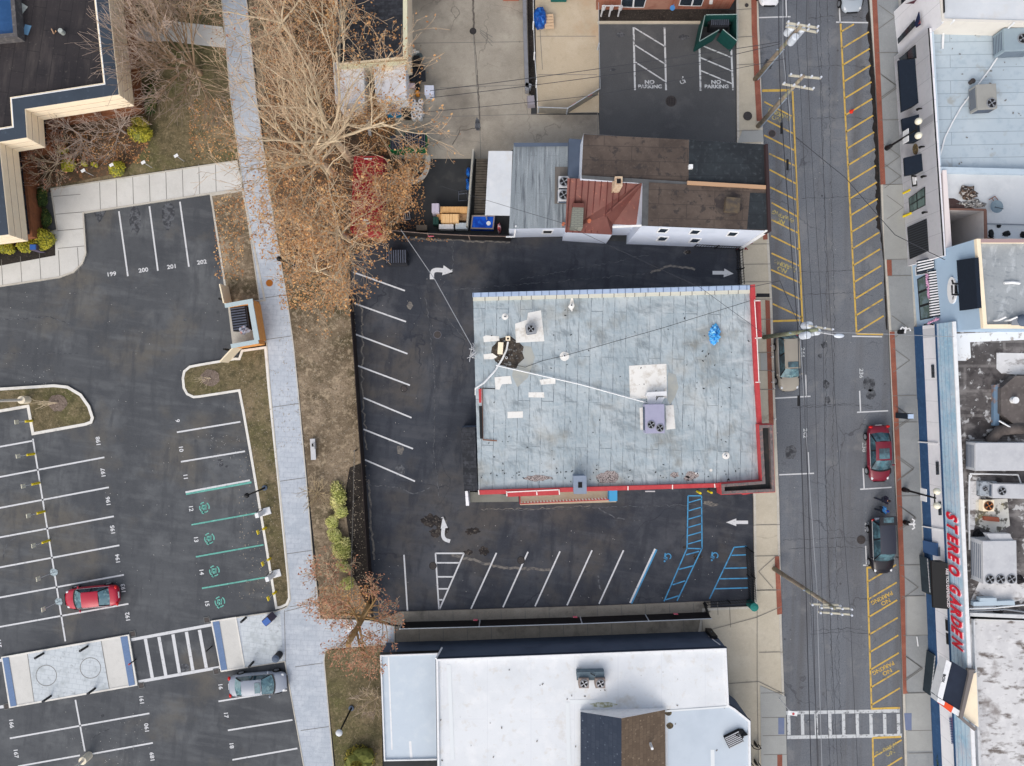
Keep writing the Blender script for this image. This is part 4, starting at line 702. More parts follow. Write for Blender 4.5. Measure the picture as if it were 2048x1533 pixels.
for x in (1168, 1201):
    p = W(x, 1368, 4.8); b = MB(); b.box(*p, 3.85, .76, .76, .9); c = b.build('condenser', F('taupe_metal', (140, 128, 122)), t, True, bevel=.03)
    b = MB(); fanring(b, *p, 4.76, .32); b.build('fan', [M_GREYM, M_DARK, M_LGREYM], c, True)
t = thing('dish_mount', 'fallen louvred panel and black bracket lying on the south white roof', 'metal panel', L3(1468, 1482, HB-.2))
b = MB(); x, y = W(1470, 1483, 4.4); b.box(x, y, 3.86, 1.25, .95, .3, 26, 0)
for k in range(7): a = R(26); q = -.42+k*.14; b.box(x-math.sin(a)*q, y+math.cos(a)*q, 4.16, 1.2, .06, .05, 26, 1)
b.build('panel', [M_DARK, M_LGREYM], t, True); heap('scrap_pile', 1478, 1470, 3.85, .55, .35, .3, M_BLACK, 'small black scrap heap behind the louvred panel on the white roof', 'scrap', 12, 4, None, .4)

# ---- top-left building
root = thing('stepped_cornice_building', 'dark flat-roofed building with slate coping and stepped cream cornice in the top left corner', 'building', L3(100, 120))
HT = 5.6; o4 = [(214, -400), (217, 0), (238, 190), (50, 219), (54, 276), (-2, 285), (18, 470), (-400, 520), (-400, -400)]
P = PW(o4, HT)
b = MB(); b.prism(offset(P, -.75), 0, 1.7, 0, base=False); b.build('base_wall', M_BRNWALL, root, True)
b = MB(); b.prism(offset(P, -.95), 1.5, 4, 0, base=False); b.build('window_band', M_GLASS, root, True)
b = MB()
for k in range(3): b.ring(offset(P, .03+.035*k), 1.1, HT-.68*(k+1)+.05, HT-.68*k-.004*k, 0); b.ring(offset(P, .02+.035*k), .4, HT-.68*(k+1)+.002, HT-.68*(k+1)+.05, 1)
b.build('cornice', [M_CREAM, F('brown_joint', (120, 84, 66))], root, True)
b = MB(); b.ring(offset(P, -.02), .9, HT-.2, HT+.04); b.build('coping', M_COPING, root, True)
b = MB(); P3 = offset(P, -.92); b.add([(*p, HT-.35) for p in P3], [tuple(range(len(P3)))]); b.build('roof', M_DKROOF, root, True)
b = MB(); b.ring(offset(P3, .02), .06, HT-.35, HT+.06); b.build('gravel_stop', M_WTRIM, root, True)
b = MB(); b.ring(PW([(-100, -100), (22, -60), (33, 72), (-100, 84)], 6.2), .3, HT-.4, 6.1, 0); b.add([(*p, 5.7) for p in PW([(-100, -100), (17, -60), (26, 66), (-100, 78)], 6.2)], [(0, 1, 2, 3)], 1); b.build('skylight', [F('grey_curb', (86, 84, 86), (N, (130, 126, 122), .6, 3, .5, .7)), F('blue_glass', (40, 76, 120), (N, (60, 100, 150), .6, 1, .4, .7), rough=.2)], root, True)
b = MB(); roofpatch(b, [(34, 0), (56, 14), (42, 32), (24, 16)], HT-.33, 0); roofpatch(b, [(50, 49), (63, 52), (56, 71), (45, 68)], HT-.33, 1); x, y = W(121, 62, HT); b.cyl(x, y, HT-.35, .18, .4, 12, 0); b.tube([L3(103, 58, HT-.2), L3(108, 68, HT-.2), L3(112, 62, HT-.2)], .05, 5, 2); b.split('roof_vent', [F('faded_paper', (170, 176, 172), (N, (130, 138, 136), .7, 4, .45, .6)), F('blue_sheet', (96, 136, 168)), M_TAN], root, True)

# ---- shingled house and its annexes, brick building
root = thing('shingled_house', 'dark shingle-roofed house with two small white-roofed annexes behind the bare tree', 'house', L3(750, 60))
P = PW([(680, -300), (805, -300), (812, 110), (700, 122), (676, 124)], 4.2); b = MB(); b.prism(P, 0, 4.0, 0, base=False); b.f.pop(); b.m.pop(); b.build('wall', M_CREAM, root, True)
b = MB(); b.add([(*W(672, -300, 3.4), 3.4), (*W(806, -300, 4.4), 4.4), (*W(806, 114, 4.4), 4.4), (*W(672, 124, 3.4), 3.4)], [(0, 1, 2, 3)]); b.build('roof', M_SHINGLE, root, True)
b = MB(); b.prism(PW([(806, -300), (813, -300), (815, 112), (806, 114)], 4.4), 4.1, 4.42); b.prism(PW([(672, 122), (812, 112), (812, 116), (672, 126)], 4.4), 3.2, 3.6); b.build('gutter', F('cream_gutter', (226, 222, 190)), root, True)
for q in ([(667, 127), (727, 121), (729, 205), (690, 208), (690, 214), (672, 206)], [(748, 122), (809, 116), (813, 196), (756, 204), (752, 196)]):
    b = MB(); P = PW(q, 2.8); b.prism(P, 0, 2.7, 1, mt=0, base=False); b.ring(offset(P, .03), .12, 2.6, 2.85, 1); b.build('annex', [F('dirty_white_roof', (236, 236, 240), (N, (190, 188, 190), .6, 1.5, .5, .68), (N, (188, 146, 118), .6, 1.1, .6, .7), (N, (236, 236, 240), .5, 4, .5, .7)), M_WTRIM], root, True)
b = MB(); b.prism(PW([(760, 120), (783, 118), (785, 134), (762, 136)], 3.3), 2.7, 3.2); b.build('roof_box', M_CREAM, root, True, bevel=.03)
b = MB(); b.prism(PW([(726, 118), (730, 118), (734, 232), (728, 228)], 2.0), 0, 1.9); b.prism(PW([(728, 212), (735, 216), (742, 270), (736, 268)], .6), 0, .5); b.build('side_wall', F('grey_block_wall', (170, 170, 170)), root, True)
root = thing('brick_building', 'red brick building with wide windows beyond the no-parking bays', 'building', L3(1330, 0))
BA, BB = W(1192, 20), W(1459, 18); b = MB(); b.prism([BA, BB, (BB[0]+.4, BB[1]+14), (BA[0], BA[1]+14)], 0, 7, 0, mt=1); b.build('wall', [M_BRICK, M_DKROOF], root, True)
for q in ([(1241, 15), (1266, 16), (1268, -4), (1243, -4)], [(1266, 16), (1288, 16), (1294, -4), (1268, -4)], [(1357, 12), (1383, 13), (1388, -6), (1362, -6)], [(1383, 13), (1403, 13), (1410, -6), (1388, -6)]):
    b = MB(); wallpanel(b, BA, BB, q, .0, .05); wf = b.build('window', M_WTRIM, root, True); cx = sum(p[0] for p in q)/4; cy = sum(p[1] for p in q)/4
    b = MB(); wallpanel(b, BA, BB, [((p[0]-cx)*.86+cx, (p[1]-cy)*.86+cy) for p in q], .06, .02); b.build('pane', M_GLASS, wf, True)
b = MB()
for x in (1202, 1218, 1236): b.tube([L3(x, 33, .3), L3(x+3, 20, 1.2), L3(x+5, 14, 1.6)], .07, 6); b.cyl(*W(x+6, 13, 1.6), 1.2, .16, .35, 10)
b.tube([L3(1204, 12, 1.8), L3(1240, 12, 1.8)], .05, 6); b.build('gas_meter', M_LGREYM, root, True)
b = MB(); wallpanel(b, BA, BB, [(1418, 9), (1425, 9), (1426, 2), (1419, 2)], .0, .04, 0); b.build('notice', M_WTRIM, root, True)
b = MB(); b.cyl(*W(1348, 9, 3), 2.4, .2, .1, 12); b.tube([L3(1346, 16, 1), L3(1348, 9, 2.4)], .03, 4); b.build('blue_sign', F('sign_blue', (70, 130, 190)), root, True)

# ---- row of shops on the east side
root = thing('white_storefront', 'long white stucco shop row with dark blue awnings and pale blue roof', 'building', L3(1850, 200))
HW = 4.95; WA, WB_ = W(1785, -20), W(1815, 525)
fr = PW([(1852, 57), (1885, 512)], HW)
P = PW([(1852, -60), (1855, 57), (1885, 512), (1970, 512), (2200, 512), (2200, -60)], HW)
b = MB(); b.add([(*P[1], 0), (*P[1], HW), (*P[2], HW), (*P[2], 0)], [(0, 1, 2, 3)]); b.prism(PW([(1855, 57), (1863, 57), (1892, 512), (1885, 512)], HW), 0, HW, 0); wall = b.build('front_wall', M_OFFWHITE, root, True)
b = MB(); b.prism(PW([(1855.5, 57), (1858, 57), (1888, 512), (1885.5, 512)], HW), HW+.002, HW+.05, 1); b.prism(PW([(1859, 62), (1869, 62), (1884, 330), (1878, 335)], HW), 4.1, HW-.1, 0); b.build('parapet_cap', [F('pale_blue_parapet', (190, 206, 218), (N, (170, 188, 202), .5, 2, .5, .7)), M_BLACK], root, True)
b = MB(); roofpatch(b, [(1860, 58), (2200, 64), (2200, 350), (1880, 336)], 4.15, 0); b.build('blue_roof', M_PALEBLUE, root, True)
b = MB(); b.prism(PW([(1880, 334), (2200, 342), (2200, 352), (1882, 346)], 4.7), 4.0, 4.7, 0); b.build('divider_wall', F('pale_blue_parapet', (190, 206, 218)), root, True)
b = MB(); roofpatch(b, [(1883, 345), (2200, 351), (2200, 480), (1972, 478), (1972, 421), (1890, 419)], 4.4, 0); b.build('white_roof', mat('clean_white_roof', (208, 212, 215), [(N, (186, 190, 194), .6, .6, .48, .7), (N, (222, 223, 224), .4, 2, .5, .7), (SP, (120, 124, 128), .6, 2, .01, .03)]), root, True)
b = MB(); b.prism(PW([(1886, 417), (1972, 418), (1972, 422), (1886, 421)], 4.6), .0, 4.6, 1); b.prism(PW([(1967, 420), (1973, 420), (1973, 484), (1967, 484)], 4.6), 0, 4.6, 1); b.build('courtyard_wall', [M_CREAM, F('pale_inner_wall', (206, 198, 192), (N, (180, 170, 164), .6, .8, .5, .7))], root, True)
b = MB(); b.prism(PW([(1888, 417), (1971, 418), (1973, 421), (1975, 482), (1969, 482), (1968, 422), (1888, 420)], 4.65), 4.6, 4.68); b.build('courtyard_coping', F('brown_coping', (128, 96, 84)), root, True)
b = MB(); b.prism(PW([(1886, 340), (1894, 340), (1905, 500), (1893, 504)], 4.9), 4.3, 4.85); b.build('inner_parapet', F('pinkish_white', (232, 222, 220)), root, True)
b = MB(); b.prism(PW([(1874, -60), (1885, 48), (1892, 40), (2200, 48), (2200, -60)], 6.2), 0, 6.1, 1, mt=0, base=False); b.ring(PW([(1874, -60), (1885, 42), (2200, 50), (2200, -60)], 6.2), .18, 4, 6.2, 2); b.prism(PW([(1887, -60), (1890, 25), (1888, 26), (1885, -60)], 6.3), 6.1, 6.32, 3); b.build('taller_block', [M_WHITEROOF, M_OFFWHITE, F('warm_white_wall', (218, 214, 206), (N, (200, 196, 190), .5, 1, .5, .7)), M_BLACK], root, True)
b = MB(); b.tube([L3(1908, 41, 6.3), L3(1887, 62, 4.3), L3(1885, 98, 4.25)], .09, 6); b.tube([L3(2028, 46, 6.3), L3(2002, 70, 4.5)], .07, 6); b.build('roof_pipe', M_WTRIM, root, True)
t = MB(); t.tube([L3(2003, 103, 4.4), L3(1980, 138, 4.25), L3(1950, 178, 4.25), L3(1922, 215, 4.25), L3(1905, 245, 4.25), L3(1890, 275, 4.25), L3(1880, 312, 4.25)], .06, 6); solo(t, 'roof_conduit', M_WTRIM, 'long white conduit curving across the pale blue roof', 'conduit')
T1 = (Vector(P[1]), Vector(P[2]))
def onw(q, m, nm, dist=.02, th=.05, par=None, W1=T1): b = MB(); wallpanel(b, W1[0], W1[1], q, dist, th); return b.build(nm, m, par or root, True)
def win(q, par=None, W1=T1, fm=None, nx=2, ny=2, pm=None, r=None):
    o = onw(q, fm or M_BLACK, 'window', .0, .05, par, W1); n_ = MB()
    for i in range(nx):
        for j in range(ny):
            def bi(u, v): return tuple((q[0][k]*(1-u)+q[1][k]*u)*(1-v)+(q[3][k]*(1-u)+q[2][k]*u)*v for k in (0, 1))
            u0, u1, v0, v1 = (i+.08)/nx, (i+.92)/nx, (j+.08)/ny, (j+.92)/ny
            wallpanel(n_, W1[0], W1[1], [bi(u0, v0), bi(u1, v0), bi(u1, v1), bi(u0, v1)], .052, .02)
    n_.build('pane', pm or M_GLASS, o, True); return o
win([(1795, 78), (1828, 40), (1830, 52), (1796, 88)], nx=3, ny=1); win([(1797, 118), (1830, 90), (1832, 117), (1800, 121)], nx=2, ny=1)
win([(1817, 397), (1849, 374), (1850, 411), (1819, 427)], nx=2, ny=2, pm=F('green_pane', (96, 116, 112), (N, (60, 74, 74), .8, 1, .45, .6), rough=.2))
g_ = onw([(1814, 455), (1852, 438), (1856, 502), (1819, 519)], F('grille_dark', (52, 56, 62), ('wave', (26, 28, 32), .9, 1.6, .4, .6, 1, 1, 90)), 'security_grille'); 
onw([(1829, 48), (1837, 24), (1840, 50), (1832, 56)], F('navy_sign', (30, 40, 72), (N, (190, 90, 70), .8, 2, .55, .6)), 'shop_sign'); onw([(1811, 8), (1832, 0), (1826, 8), (1810, 8)], F('sign_dark_red', (90, 50, 60)), 'shop_sign')
onw([(1822, 350), (1831, 352), (1833, 372), (1824, 374)], M_BLACK, 'menu_board'); onw([(1824, 354), (1830, 355), (1831, 369), (1826, 370)], M_WTRIM, 'menu_sheet', .08)
c_ = (1830, 299); onw([(c_[0]+5*math.cos(a*R(30)), c_[1]+11*math.sin(a*R(30))) for a in range(12)], F('bronze_sign', (88, 76, 56), (N, (150, 130, 90), .8, 4, .5, .6)), 'oval_sign')
for x, y in ((1837, 218), (1842, 294), (1846, 353), (1848, 425)): b = MB(); p = wallpt(T1[0], T1[1], x, y, .25); b.tube([p+Vector((.28, 0, .05)), p, p+Vector((0, 0, -.18))], [.04, .09, .11], 8); b.build('wall_lamp', M_BLACK, root, True)
def awning(a0, a1, o0, o1, ha, ho, m, par=None, stripes=0, m2=None, drop=.22):
    b = MB(); A0 = Vector(L3(*a0, ha)); A1 = Vector(L3(*a1, ha)); O0 = Vector(L3(*o0, ho)); O1 = Vector(L3(*o1, ho)); n = max(1, stripes)
    for k in range(n):
        u0, u1 = k/n, (k+1)/n; p = [A0.lerp(A1, u0), A0.lerp(A1, u1), O0.lerp(O1, u1), O0.lerp(O1, u0)]; b.add(p+[q-Vector((0, 0, drop)) for q in p[2:]], [(0, 1, 2, 3), (3, 2, 4, 5)], k % 2)
    for A__, O__ in ((A0, O0), (A1, O1)): b.add([A__, O__, O__-Vector((0, 0, drop)), Vector((A__.x, A__.y, ho-drop))], [(0, 1, 2, 3)], 0)
    return b.build('awning', [m, m2 or m], par or root, True)
awning((1839, 117), (1843, 203), (1797, 121), (1804, 224), 3.3, 2.3, M_AWN); awning((1846, 227), (1849, 277), (1804, 238), (1809, 287), 3.3, 2.3, M_AWN); awning((1851, 306), (1852, 340), (1809, 316), (1811, 352), 3.3, 2.3, M_AWN)
ac_unit('rooftop_unit', 'grey boxy unit with one black fan alone on the pale blue roof', 1974, 193, 4.15, 1.5, 1.9, 1.1, 3, ((.3, -.55, .38),), F('warm_grey_metal', (152, 152, 148), (N, (138, 138, 134), .5, 1.5, .45, .7)))
ac_unit('rooftop_unit', 'large grey unit at the corner of the pale blue roof beside the taller white block', 2040, 78, 4.15, 2.4, 1.7, 1.4, 2, ((.2, 0, .4),), F('cool_grey_metal', (142, 158, 168), (N, (128, 144, 156), .5, 1.5, .45, .7)))
for x, y, l in ((1940, 166, 'grey round roof vent just west of the boxy unit on the pale blue roof'), (1942, 216, 'small black roof vent south of the boxy unit on the pale blue roof'), (1990, 110, 'black roof vent at the bend of the white conduit')): b = MB(); b.cyl(0, 0, 0, .16, .3, 12); b.cyl(0, 0, .3, .2, .08, 12); o = solo(b, 'roof_vent', M_IRON if 'grey' in l else M_BLACK, l, 'vent', 'vents on the pale blue roof'); o.location = L3(x, y, 4.15)
# junk on the white roof
def dish(name, px, py, h, r, label, m):
    t = thing(name, label, 'satellite dish', L3(px, py, h)); b = MB(); n = 16
    vs = [(0, 0, .35)]+[(r*.5*math.cos(k*2*math.pi/n), r*.5*math.sin(k*2*math.pi/n), .4) for k in range(n)]+[(r*math.cos(k*2*math.pi/n), r*math.sin(k*2*math.pi/n), .55) for k in range(n)]
    b.add(vs, [(0, 1+k, 1+(k+1) % n) for k in range(n)]+[(1+k, n+1+k, n+1+(k+1) % n, 1+(k+1) % n) for k in range(n)]); b.build('dish', m, t); b = MB(); b.cyl(0, 0, 0, .04, .36, 8); b.tube([(0, 0, .36), (r*.7, -r*.5, .8)], .02, 4); b.build('mast', M_BLACK, t); return t
dish('satellite_dish', 1984, 417, 4.4, .5, 'round grey-blue dish on the white roof next to the courtyard', F('dish_grey', (120, 138, 150)))
heap('junk_pile', 1938, 386, 4.4, .65, .55, .35, F('brown_junk', (104, 86, 74), (N, (40, 36, 36), .9, 5, .45, .55), (N, (210, 206, 200), .8, 6, .56, .6)), 'pile of brown scrap and boxes in the middle of the white roof', 'junk pile', 12, 3, None, .35)
heap('junk_pile', 1945, 407, 4.4, .9, .35, .3, F('grey_junk', (150, 146, 142), (N, (50, 48, 48), .9, 6, .48, .56), (N, (226, 226, 222), .8, 7, .55, .6)), 'long heap of grey scrap at the north edge of the courtyard', 'junk pile', 12, 9, None, .4)
b = MB()
for q in (((1978, 400), (1990, 393)), ((1990, 393), (2000, 406)), ((2000, 406), (1990, 418)), ((1984, 397), (1994, 411))): b.tube([L3(*q[0], 4.6), L3(*q[1], 4.6)], .04, 4)
solo(b, 'scaffold', F('frame_brown', (140, 110, 100)), 'small tilted metal frame leaning beside the roof dish', 'metal frame')
b = MB(); roofpatch(b, [(1886, 397), (1908, 397), (1950, 418), (1886, 417)], 4.43); solo(b, 'sheet', F('dark_brown_sheet', (72, 56, 54), (N, (96, 80, 76), .6, 2, .5, .7)), 'dark brown sheet lying beside the courtyard edge on the white roof', 'sheet')
b = MB(); b.tube([L3(1972, 448, 4.55), L3(2048, 450, 4.55), L3(2100, 451, 4.55)], .05, 5); solo(b, 'roof_pipe', M_GREYM, 'thin grey pipe running east over the white roof beside the courtyard', 'pipe')
for i, (x, y, rx, ry) in enumerate(((1982, 468, .22, .3), (2013, 468, .38, .22), (1999, 452, .2, .16), (2046, 470, .2, .25))): heap('scrap', x, y, 4.4, rx, ry, .15, M_BLACK, ['black scrap nearest the courtyard corner on the white roof', 'flat black box with hose on the white roof south of the pipe', 'small black scrap just under the roof pipe', 'black scrap at the right edge of the white roof'][i], 'scrap', 10, i, 'black scraps on the white roof', .35)
b = MB(); b.prism(PW([(1975, 476), (1988, 476), (1988, 482), (1975, 482)], 4.5), 4.4, 4.5); solo(b, 'board', M_RUSTP, 'brown board below the black scraps at the courtyard corner', 'board')

# blue two-storey shop
root = thing('blue_storefront', 'sky blue shopfront with striped awnings, oval sign and grey wrinkled roof', 'building', L3(1900, 580))
HBL = 8.5; P = PW([(1953, 478), (2300, 478), (2300, 658), (1967, 657)], HBL); b = MB(); b.prism(P, 0, HBL-.3, 0, base=False); b.f.pop(); b.m.pop(); b.build('wall', M_BLUEWALL, root, True)
b = MB(); b.add([(*p, HBL-.3) for p in P], [(0, 1, 2, 3)]); b.build('roof', mat('wrinkled_grey_roof', (160, 166, 170), [(N, (142, 148, 152), .7, .5, .42, .66), (N, (186, 192, 196), .7, 1.4, .54, .64, 1.6, .7, 20), (N, (126, 134, 140), .6, 2.2, .56, .66, .8, 1.8, 10), ('brick', (140, 146, 150), .4, .2, .03, .6, 9, 1.6, 90)], rough=.8, bump=.08, bscale=1.4), root, True)
b = MB(); b.ring(P, .28, HBL-.3, HBL, 0); b.prism([(P[0][0]+.3, P[0][1]-.28), (P[0][0]+.3, P[0][1]-.02), (P[0][0]+15, P[0][1]-.02), (P[0][0]+15, P[0][1]-.28)], HBL, HBL+.02, 1); b.build('coping', [M_CREAM, F('dusty_pink_coping', (168, 144, 144))], root, True)
T2 = (Vector(P[0]), Vector(P[3]))
win([(1834, 559), (1858, 546), (1865, 636), (1840, 641)], W1=T2, nx=1, ny=3, pm=F('green_shop_glass', (86, 104, 98), (N, (120, 140, 150), .7, 1.2, .46, .58), (N, (44, 56, 56), .7, 2, .55, .62), rough=.2))
win([(1830, 535), (1852, 527), (1856, 548), (1831, 552)], W1=T2, nx=1, ny=1, fm=M_WTRIM)
onw([(1913, 521), (1949, 516), (1955, 617), (1919, 622)], M_AWN, 'fabric_panel', .05, .25, None, T2)
onw([(1903+9*math.cos(a*R(20)), 581+27*math.sin(a*R(20))) for a in range(18)], M_WTRIM, 'oval_sign', .04, .08, None, T2)
b = MB()
for q in ([(1902, 561), (1905, 560), (1908, 569), (1905, 569)], [(1904, 566), (1913, 567), (1913, 570), (1904, 569)], [(1902, 571), (1905, 571), (1905, 589), (1903, 589)], [(1909, 570), (1911, 571), (1912, 588), (1909, 588)], [(1903, 588), (1914, 589), (1914, 592), (1903, 591)], [(1905, 594), (1907, 593), (1906, 599), (1905, 600)]): wallpanel(b, T2[0], T2[1], q, .125, .02)
b.build('sign_emblem', M_BLACK, root, True)
awning((1867, 515), (1868, 538), (1836, 521), (1837, 546), 3.4, 2.6, M_AWN, stripes=9, m2=M_WTRIM); awning((1890, 537), (1895, 630), (1858, 542), (1863, 635), 3.9, 3.0, M_AWN, stripes=35, m2=M_WTRIM)
random.seed(3); b = MB()
for k in range(60): t_ = k/60; p = L3(1853+5*t_+random.uniform(-2, 2), 549+48*t_, 2.9); b.ball(*p, .07, .07, .07, 5)
for k in range(45): t_ = k/45; p = L3(1857+20*t_+random.uniform(-2, 2), 646-9*t_+random.uniform(-2, 2), 2.6+t_); b.ball(*p, .07, .07, .07, 5)
b.build('flower_garland', F('pink_blossom', (206, 160, 190), (N, (120, 90, 120), .8, 8, .5, .6)), root, True)
b = MB(); b.tube([L3(1848, 650, 2.2), L3(1858, 648, 2.5), L3(1867, 650, 2.9)], .06, 5); b.build('bracket', M_BLACK, root, True)
for i, (x, y) in enumerate(((1987, 642), (2009, 642))): b = MB(); b.tube([(0, 0, 0), (0, 0, .6), (.3, .2, .9)], .07, 6); o = solo(b, 'roof_post', M_WTRIM, ['left of two white pipe stands on the wrinkled grey roof', 'right of two white pipe stands on the wrinkled grey roof'][i], 'pipe stand', 'pipe stands on the wrinkled roof'); o.location = L3(x, y, 8.2)
b = MB(); b.tube([(-1.0, 0, .1), (0, .05, .12), (1.0, -.02, .1)], .11, 6); o = solo(b, 'roll', M_WTRIM, 'short white roll lying on the wrinkled grey roof', 'roll'); o.location = L3(2022, 567, 8.2); o.scale = (.55, 1, 1)
t = thing('black_roof_fan', 'rounded dark blower at the lower right of the wrinkled grey roof', 'blower', L3(2040, 642, 8.2)); b = MB(); b.ball(0, 0, .3, .5, .45, .4, 14); b.build('housing', M_DKWALL, t, smooth=True); b = MB(); b.box(-.6, -.1, 0, .5, .5, .4); b.build('intake', M_GREYM, t)

# record shop
root = thing('sign_fascia_building', 'long white and navy shopfront with a ribbed metal fascia and big red letters', 'building', L3(1880, 1000))
HG = 5.6; SGA, SGB = Vector(W(1826, 655)), Vector(W(1870, 1640)); tS = (SGB-SGA).normalized(); nS = Vector((-tS.y, tS.x)); nS = nS if nS.dot(SGA) < 0 else -nS; TS = (SGA, SGB)
def strip(z0, z1, proud, A=SGA, B=SGB, th=.3): b = MB(); b.prism([tuple(A+nS*proud), tuple(B+nS*proud), tuple(B-nS*th), tuple(A-nS*th)], z0, z1); return b
strip(0, 1.35, .0).build('navy_base', M_NAVYWALL, root, True); strip(1.352, 3.4, -.02).build('front_wall', M_OFFWHITE, root, True)
strip(3.4, 5.5, .10, th=.12).build('fascia', mat('ribbed_blue_fascia', (186, 210, 226), [(N, (140, 184, 210), .8, .5, .42, .64, .3, 1, 0), (N, (206, 202, 210), .7, .8, .5, .66, 1, .3, 10), (N, (196, 220, 232), .6, 2.4, .5, .66, .5, 1.2, 0), (N, (170, 178, 196), .6, 4, .54, .66, 3, .6, 15)], rough=.5), root, True)
strip(3.32, 3.5, .16).build('painted_fascia_shadow', F('painted_shade_blue', (44, 76, 112)), root, True)  # shadow under the fascia, painted as a dark blue strip
b = MB()
for z in (3.85, 4.35, 4.85): q = strip(z, z+.02, .115); b.add(q.v, q.f)
b.build('fascia_rib', F('rib_blue', (120, 150, 176)), root, True)
b = strip(5.5, 5.6, .13, th=.14); b.build('coping', M_WTRIM, root, True)
P = [tuple(SGA-nS*.3), tuple(W(2300, 670, 4.9)), tuple(W(2300, 1232, 4.9)), tuple(SGA+tS*(W(0, 1232, 4.9)[1]-SGA.y)/tS.y-nS*.3)]
b = MB(); b.add([(*p, 4.9) for p in P], [(0, 1, 2, 3)]); b.build('stained_roof', M_DARKSTAIN, root, True)
P = [tuple(SGA+tS*(W(0, 1232, 4.9)[1]-SGA.y)/tS.y-nS*.3), tuple(W(2300, 1232, 4.9)), tuple(W(2300, 1700, 4.9)), tuple(SGB-nS*.3)]
b = MB(); b.add([(*p, 4.95) for p in P], [(0, 1, 2, 3)]); b.build('white_roof', M_STAINWHITE, root, True)
b = MB(); roofpatch(b, [(1938, 1233), (2200, 1244), (2200, 1250), (1938, 1238)], 5.2); b.prism(PW([(1940, 1226), (2200, 1236), (2200, 1246), (1940, 1238)], 5.2), 4.9, 5.2); b.prism(PW([(1948, 1240), (1951, 1240), (1968, 1640), (1962, 1640)], 5.3), 4.95, 5.25); b.build('roof_divider', F('dirty_white_curb', (206, 208, 210), (N, (150, 150, 152), .6, 2, .5, .7)), root, True)
b = MB()
roofpatch(b, [(1910, 668), (2100, 660), (2100, 678), (1912, 686)], 4.93, 0); roofpatch(b, [(1911, 686), (1940, 684), (1942, 716), (1932, 722), (1912, 722)], 4.935, 0); roofpatch(b, [(1993, 706), (2100, 708), (2100, 752), (2003, 748), (1993, 738)], 4.93, 1); roofpatch(b, [(1936, 964), (1958, 962), (1962, 1000), (1948, 1060), (1935, 1060)], 4.93, 1)
roofpatch(b, [(1954, 960), (1988, 964), (1986, 996), (1954, 992)], 4.93, 1); roofpatch(b, [(1958, 1165), (2040, 1160), (2100, 1120), (2100, 1185), (1950, 1225), (1942, 1200)], 4.93, 1)
b.split('roof_patch', [F('bright_patch', (226, 228, 230), (N, (150, 140, 130), .8, 2, .58, .66)), M_STAINWHITE], root, True)
# red letters with pale outline standing on the fascia
def fascia_text(s, ya, yb, zc, hgt, m, name, prd=.14, bold=.0, shear=.25, ext=.03):
    vs, fs = textmesh(s, hgt/.7, bold, shear, ext); xs = [v.x for v in vs]; x0, x1 = min(xs), max(xs)
    kz = (CAMH-zc)/CAMH; pa = SGA+tS*((W(0, ya, zc)[1]-SGA.y)/tS.y); pb = SGA+tS*((W(0, yb, zc)[1]-SGA.y)/tS.y)
    b = MB(); out = []
    for v in vs:
        u = (v.x-x0)/(x1-x0); p = pa.lerp(pb, u)+nS*(prd+v.z); out.append((p.x, p.y, zc+v.y))
    return out, fs
txt = 'STEREO GARDEN'; ys = [1036, 1059, 1080, 1098, 1118, 1143, 0, 1182, 1203, 1224, 1246, 1265, 1289]
for i, chh in enumerate(txt):
    if chh == ' ': continue
    y = ys[i]-2; kw = 8.8 if chh not in 'ON' else 10
    for bold, m, prd, nm in ((.05, F('pale_pink_edge', (240, 206, 212)), .13, 'letter_outline'), (.0, F('vivid_red', (214, 36, 56), rough=.4), .2, 'letter')):
        o_, fs = fascia_text(chh, y-kw-(1 if bold else 0), y+kw+(1 if bold else 0), 4.42, 1.22, m, nm, prd, .10 if bold else .05); b = MB(); b.add(o_, fs)
        if bold: par = b.build('letter', m, root, True)
        else: b.build('letter_face', m, par, True)
ow = lambda q, m, nm, dist=.02, th=.05: onw(q, m, nm, dist, th, root, TS)
for q in ([(1862, 730), (1867, 730), (1868, 756), (1863, 756)], [(1871, 924), (1876, 924), (1877, 950), (1872, 950)], [(1876, 1004), (1881, 1004), (1882, 1031), (1877, 1031)]): win(q, root, TS, nx=1, ny=3)
win([(1889, 1236), (1900, 1241), (1902, 1294), (1892, 1290)], root, TS, nx=1, ny=2, fm=M_WTRIM, pm=M_BLACK)
ow([(1845, 1081), (1873, 1087), (1874, 1113), (1846, 1105)], F('bright_navy_panel', (66, 98, 142)), 'entrance_panel', .02, .12); ow([(1876, 1095), (1878, 1095), (1879, 1113), (1877, 1112)], M_DKWALL, 'narrow_sign')
for y, x0, x1 in ((884, 1832, 1874), (1052, 1838, 1892)): b = MB(); wallpanel(b, SGA, SGB, [(x0, y-1), (x1, y+8 if y > 1000 else y+2), (x1, y+10 if y > 1000 else y+4), (x0, y+1.5)], .01, .08); b.build('white_pipe', M_WTRIM, root, True)
aw = awning((1895, 1127), (1898, 1219), (1863, 1122), (1867, 1216), 3.9, 3.1, M_BLACK)
# small white lettering over the awning
vs, fs = textmesh('ARE YOU EXPERIENCED', .3, .006); x0 = min(v.x for v in vs); x1 = max(v.x for v in vs); b = MB(); pa, pb = Vector(L3(1893.5, 1137, 3.9)), Vector(L3(1896.5, 1215, 3.9))
b.add([tuple(pa.lerp(pb, (v.x-x0)/(x1-x0))+Vector((v.y, 0, .03))) for v in vs], fs); b.build('awning_lettering', M_WTRIM, root, True)
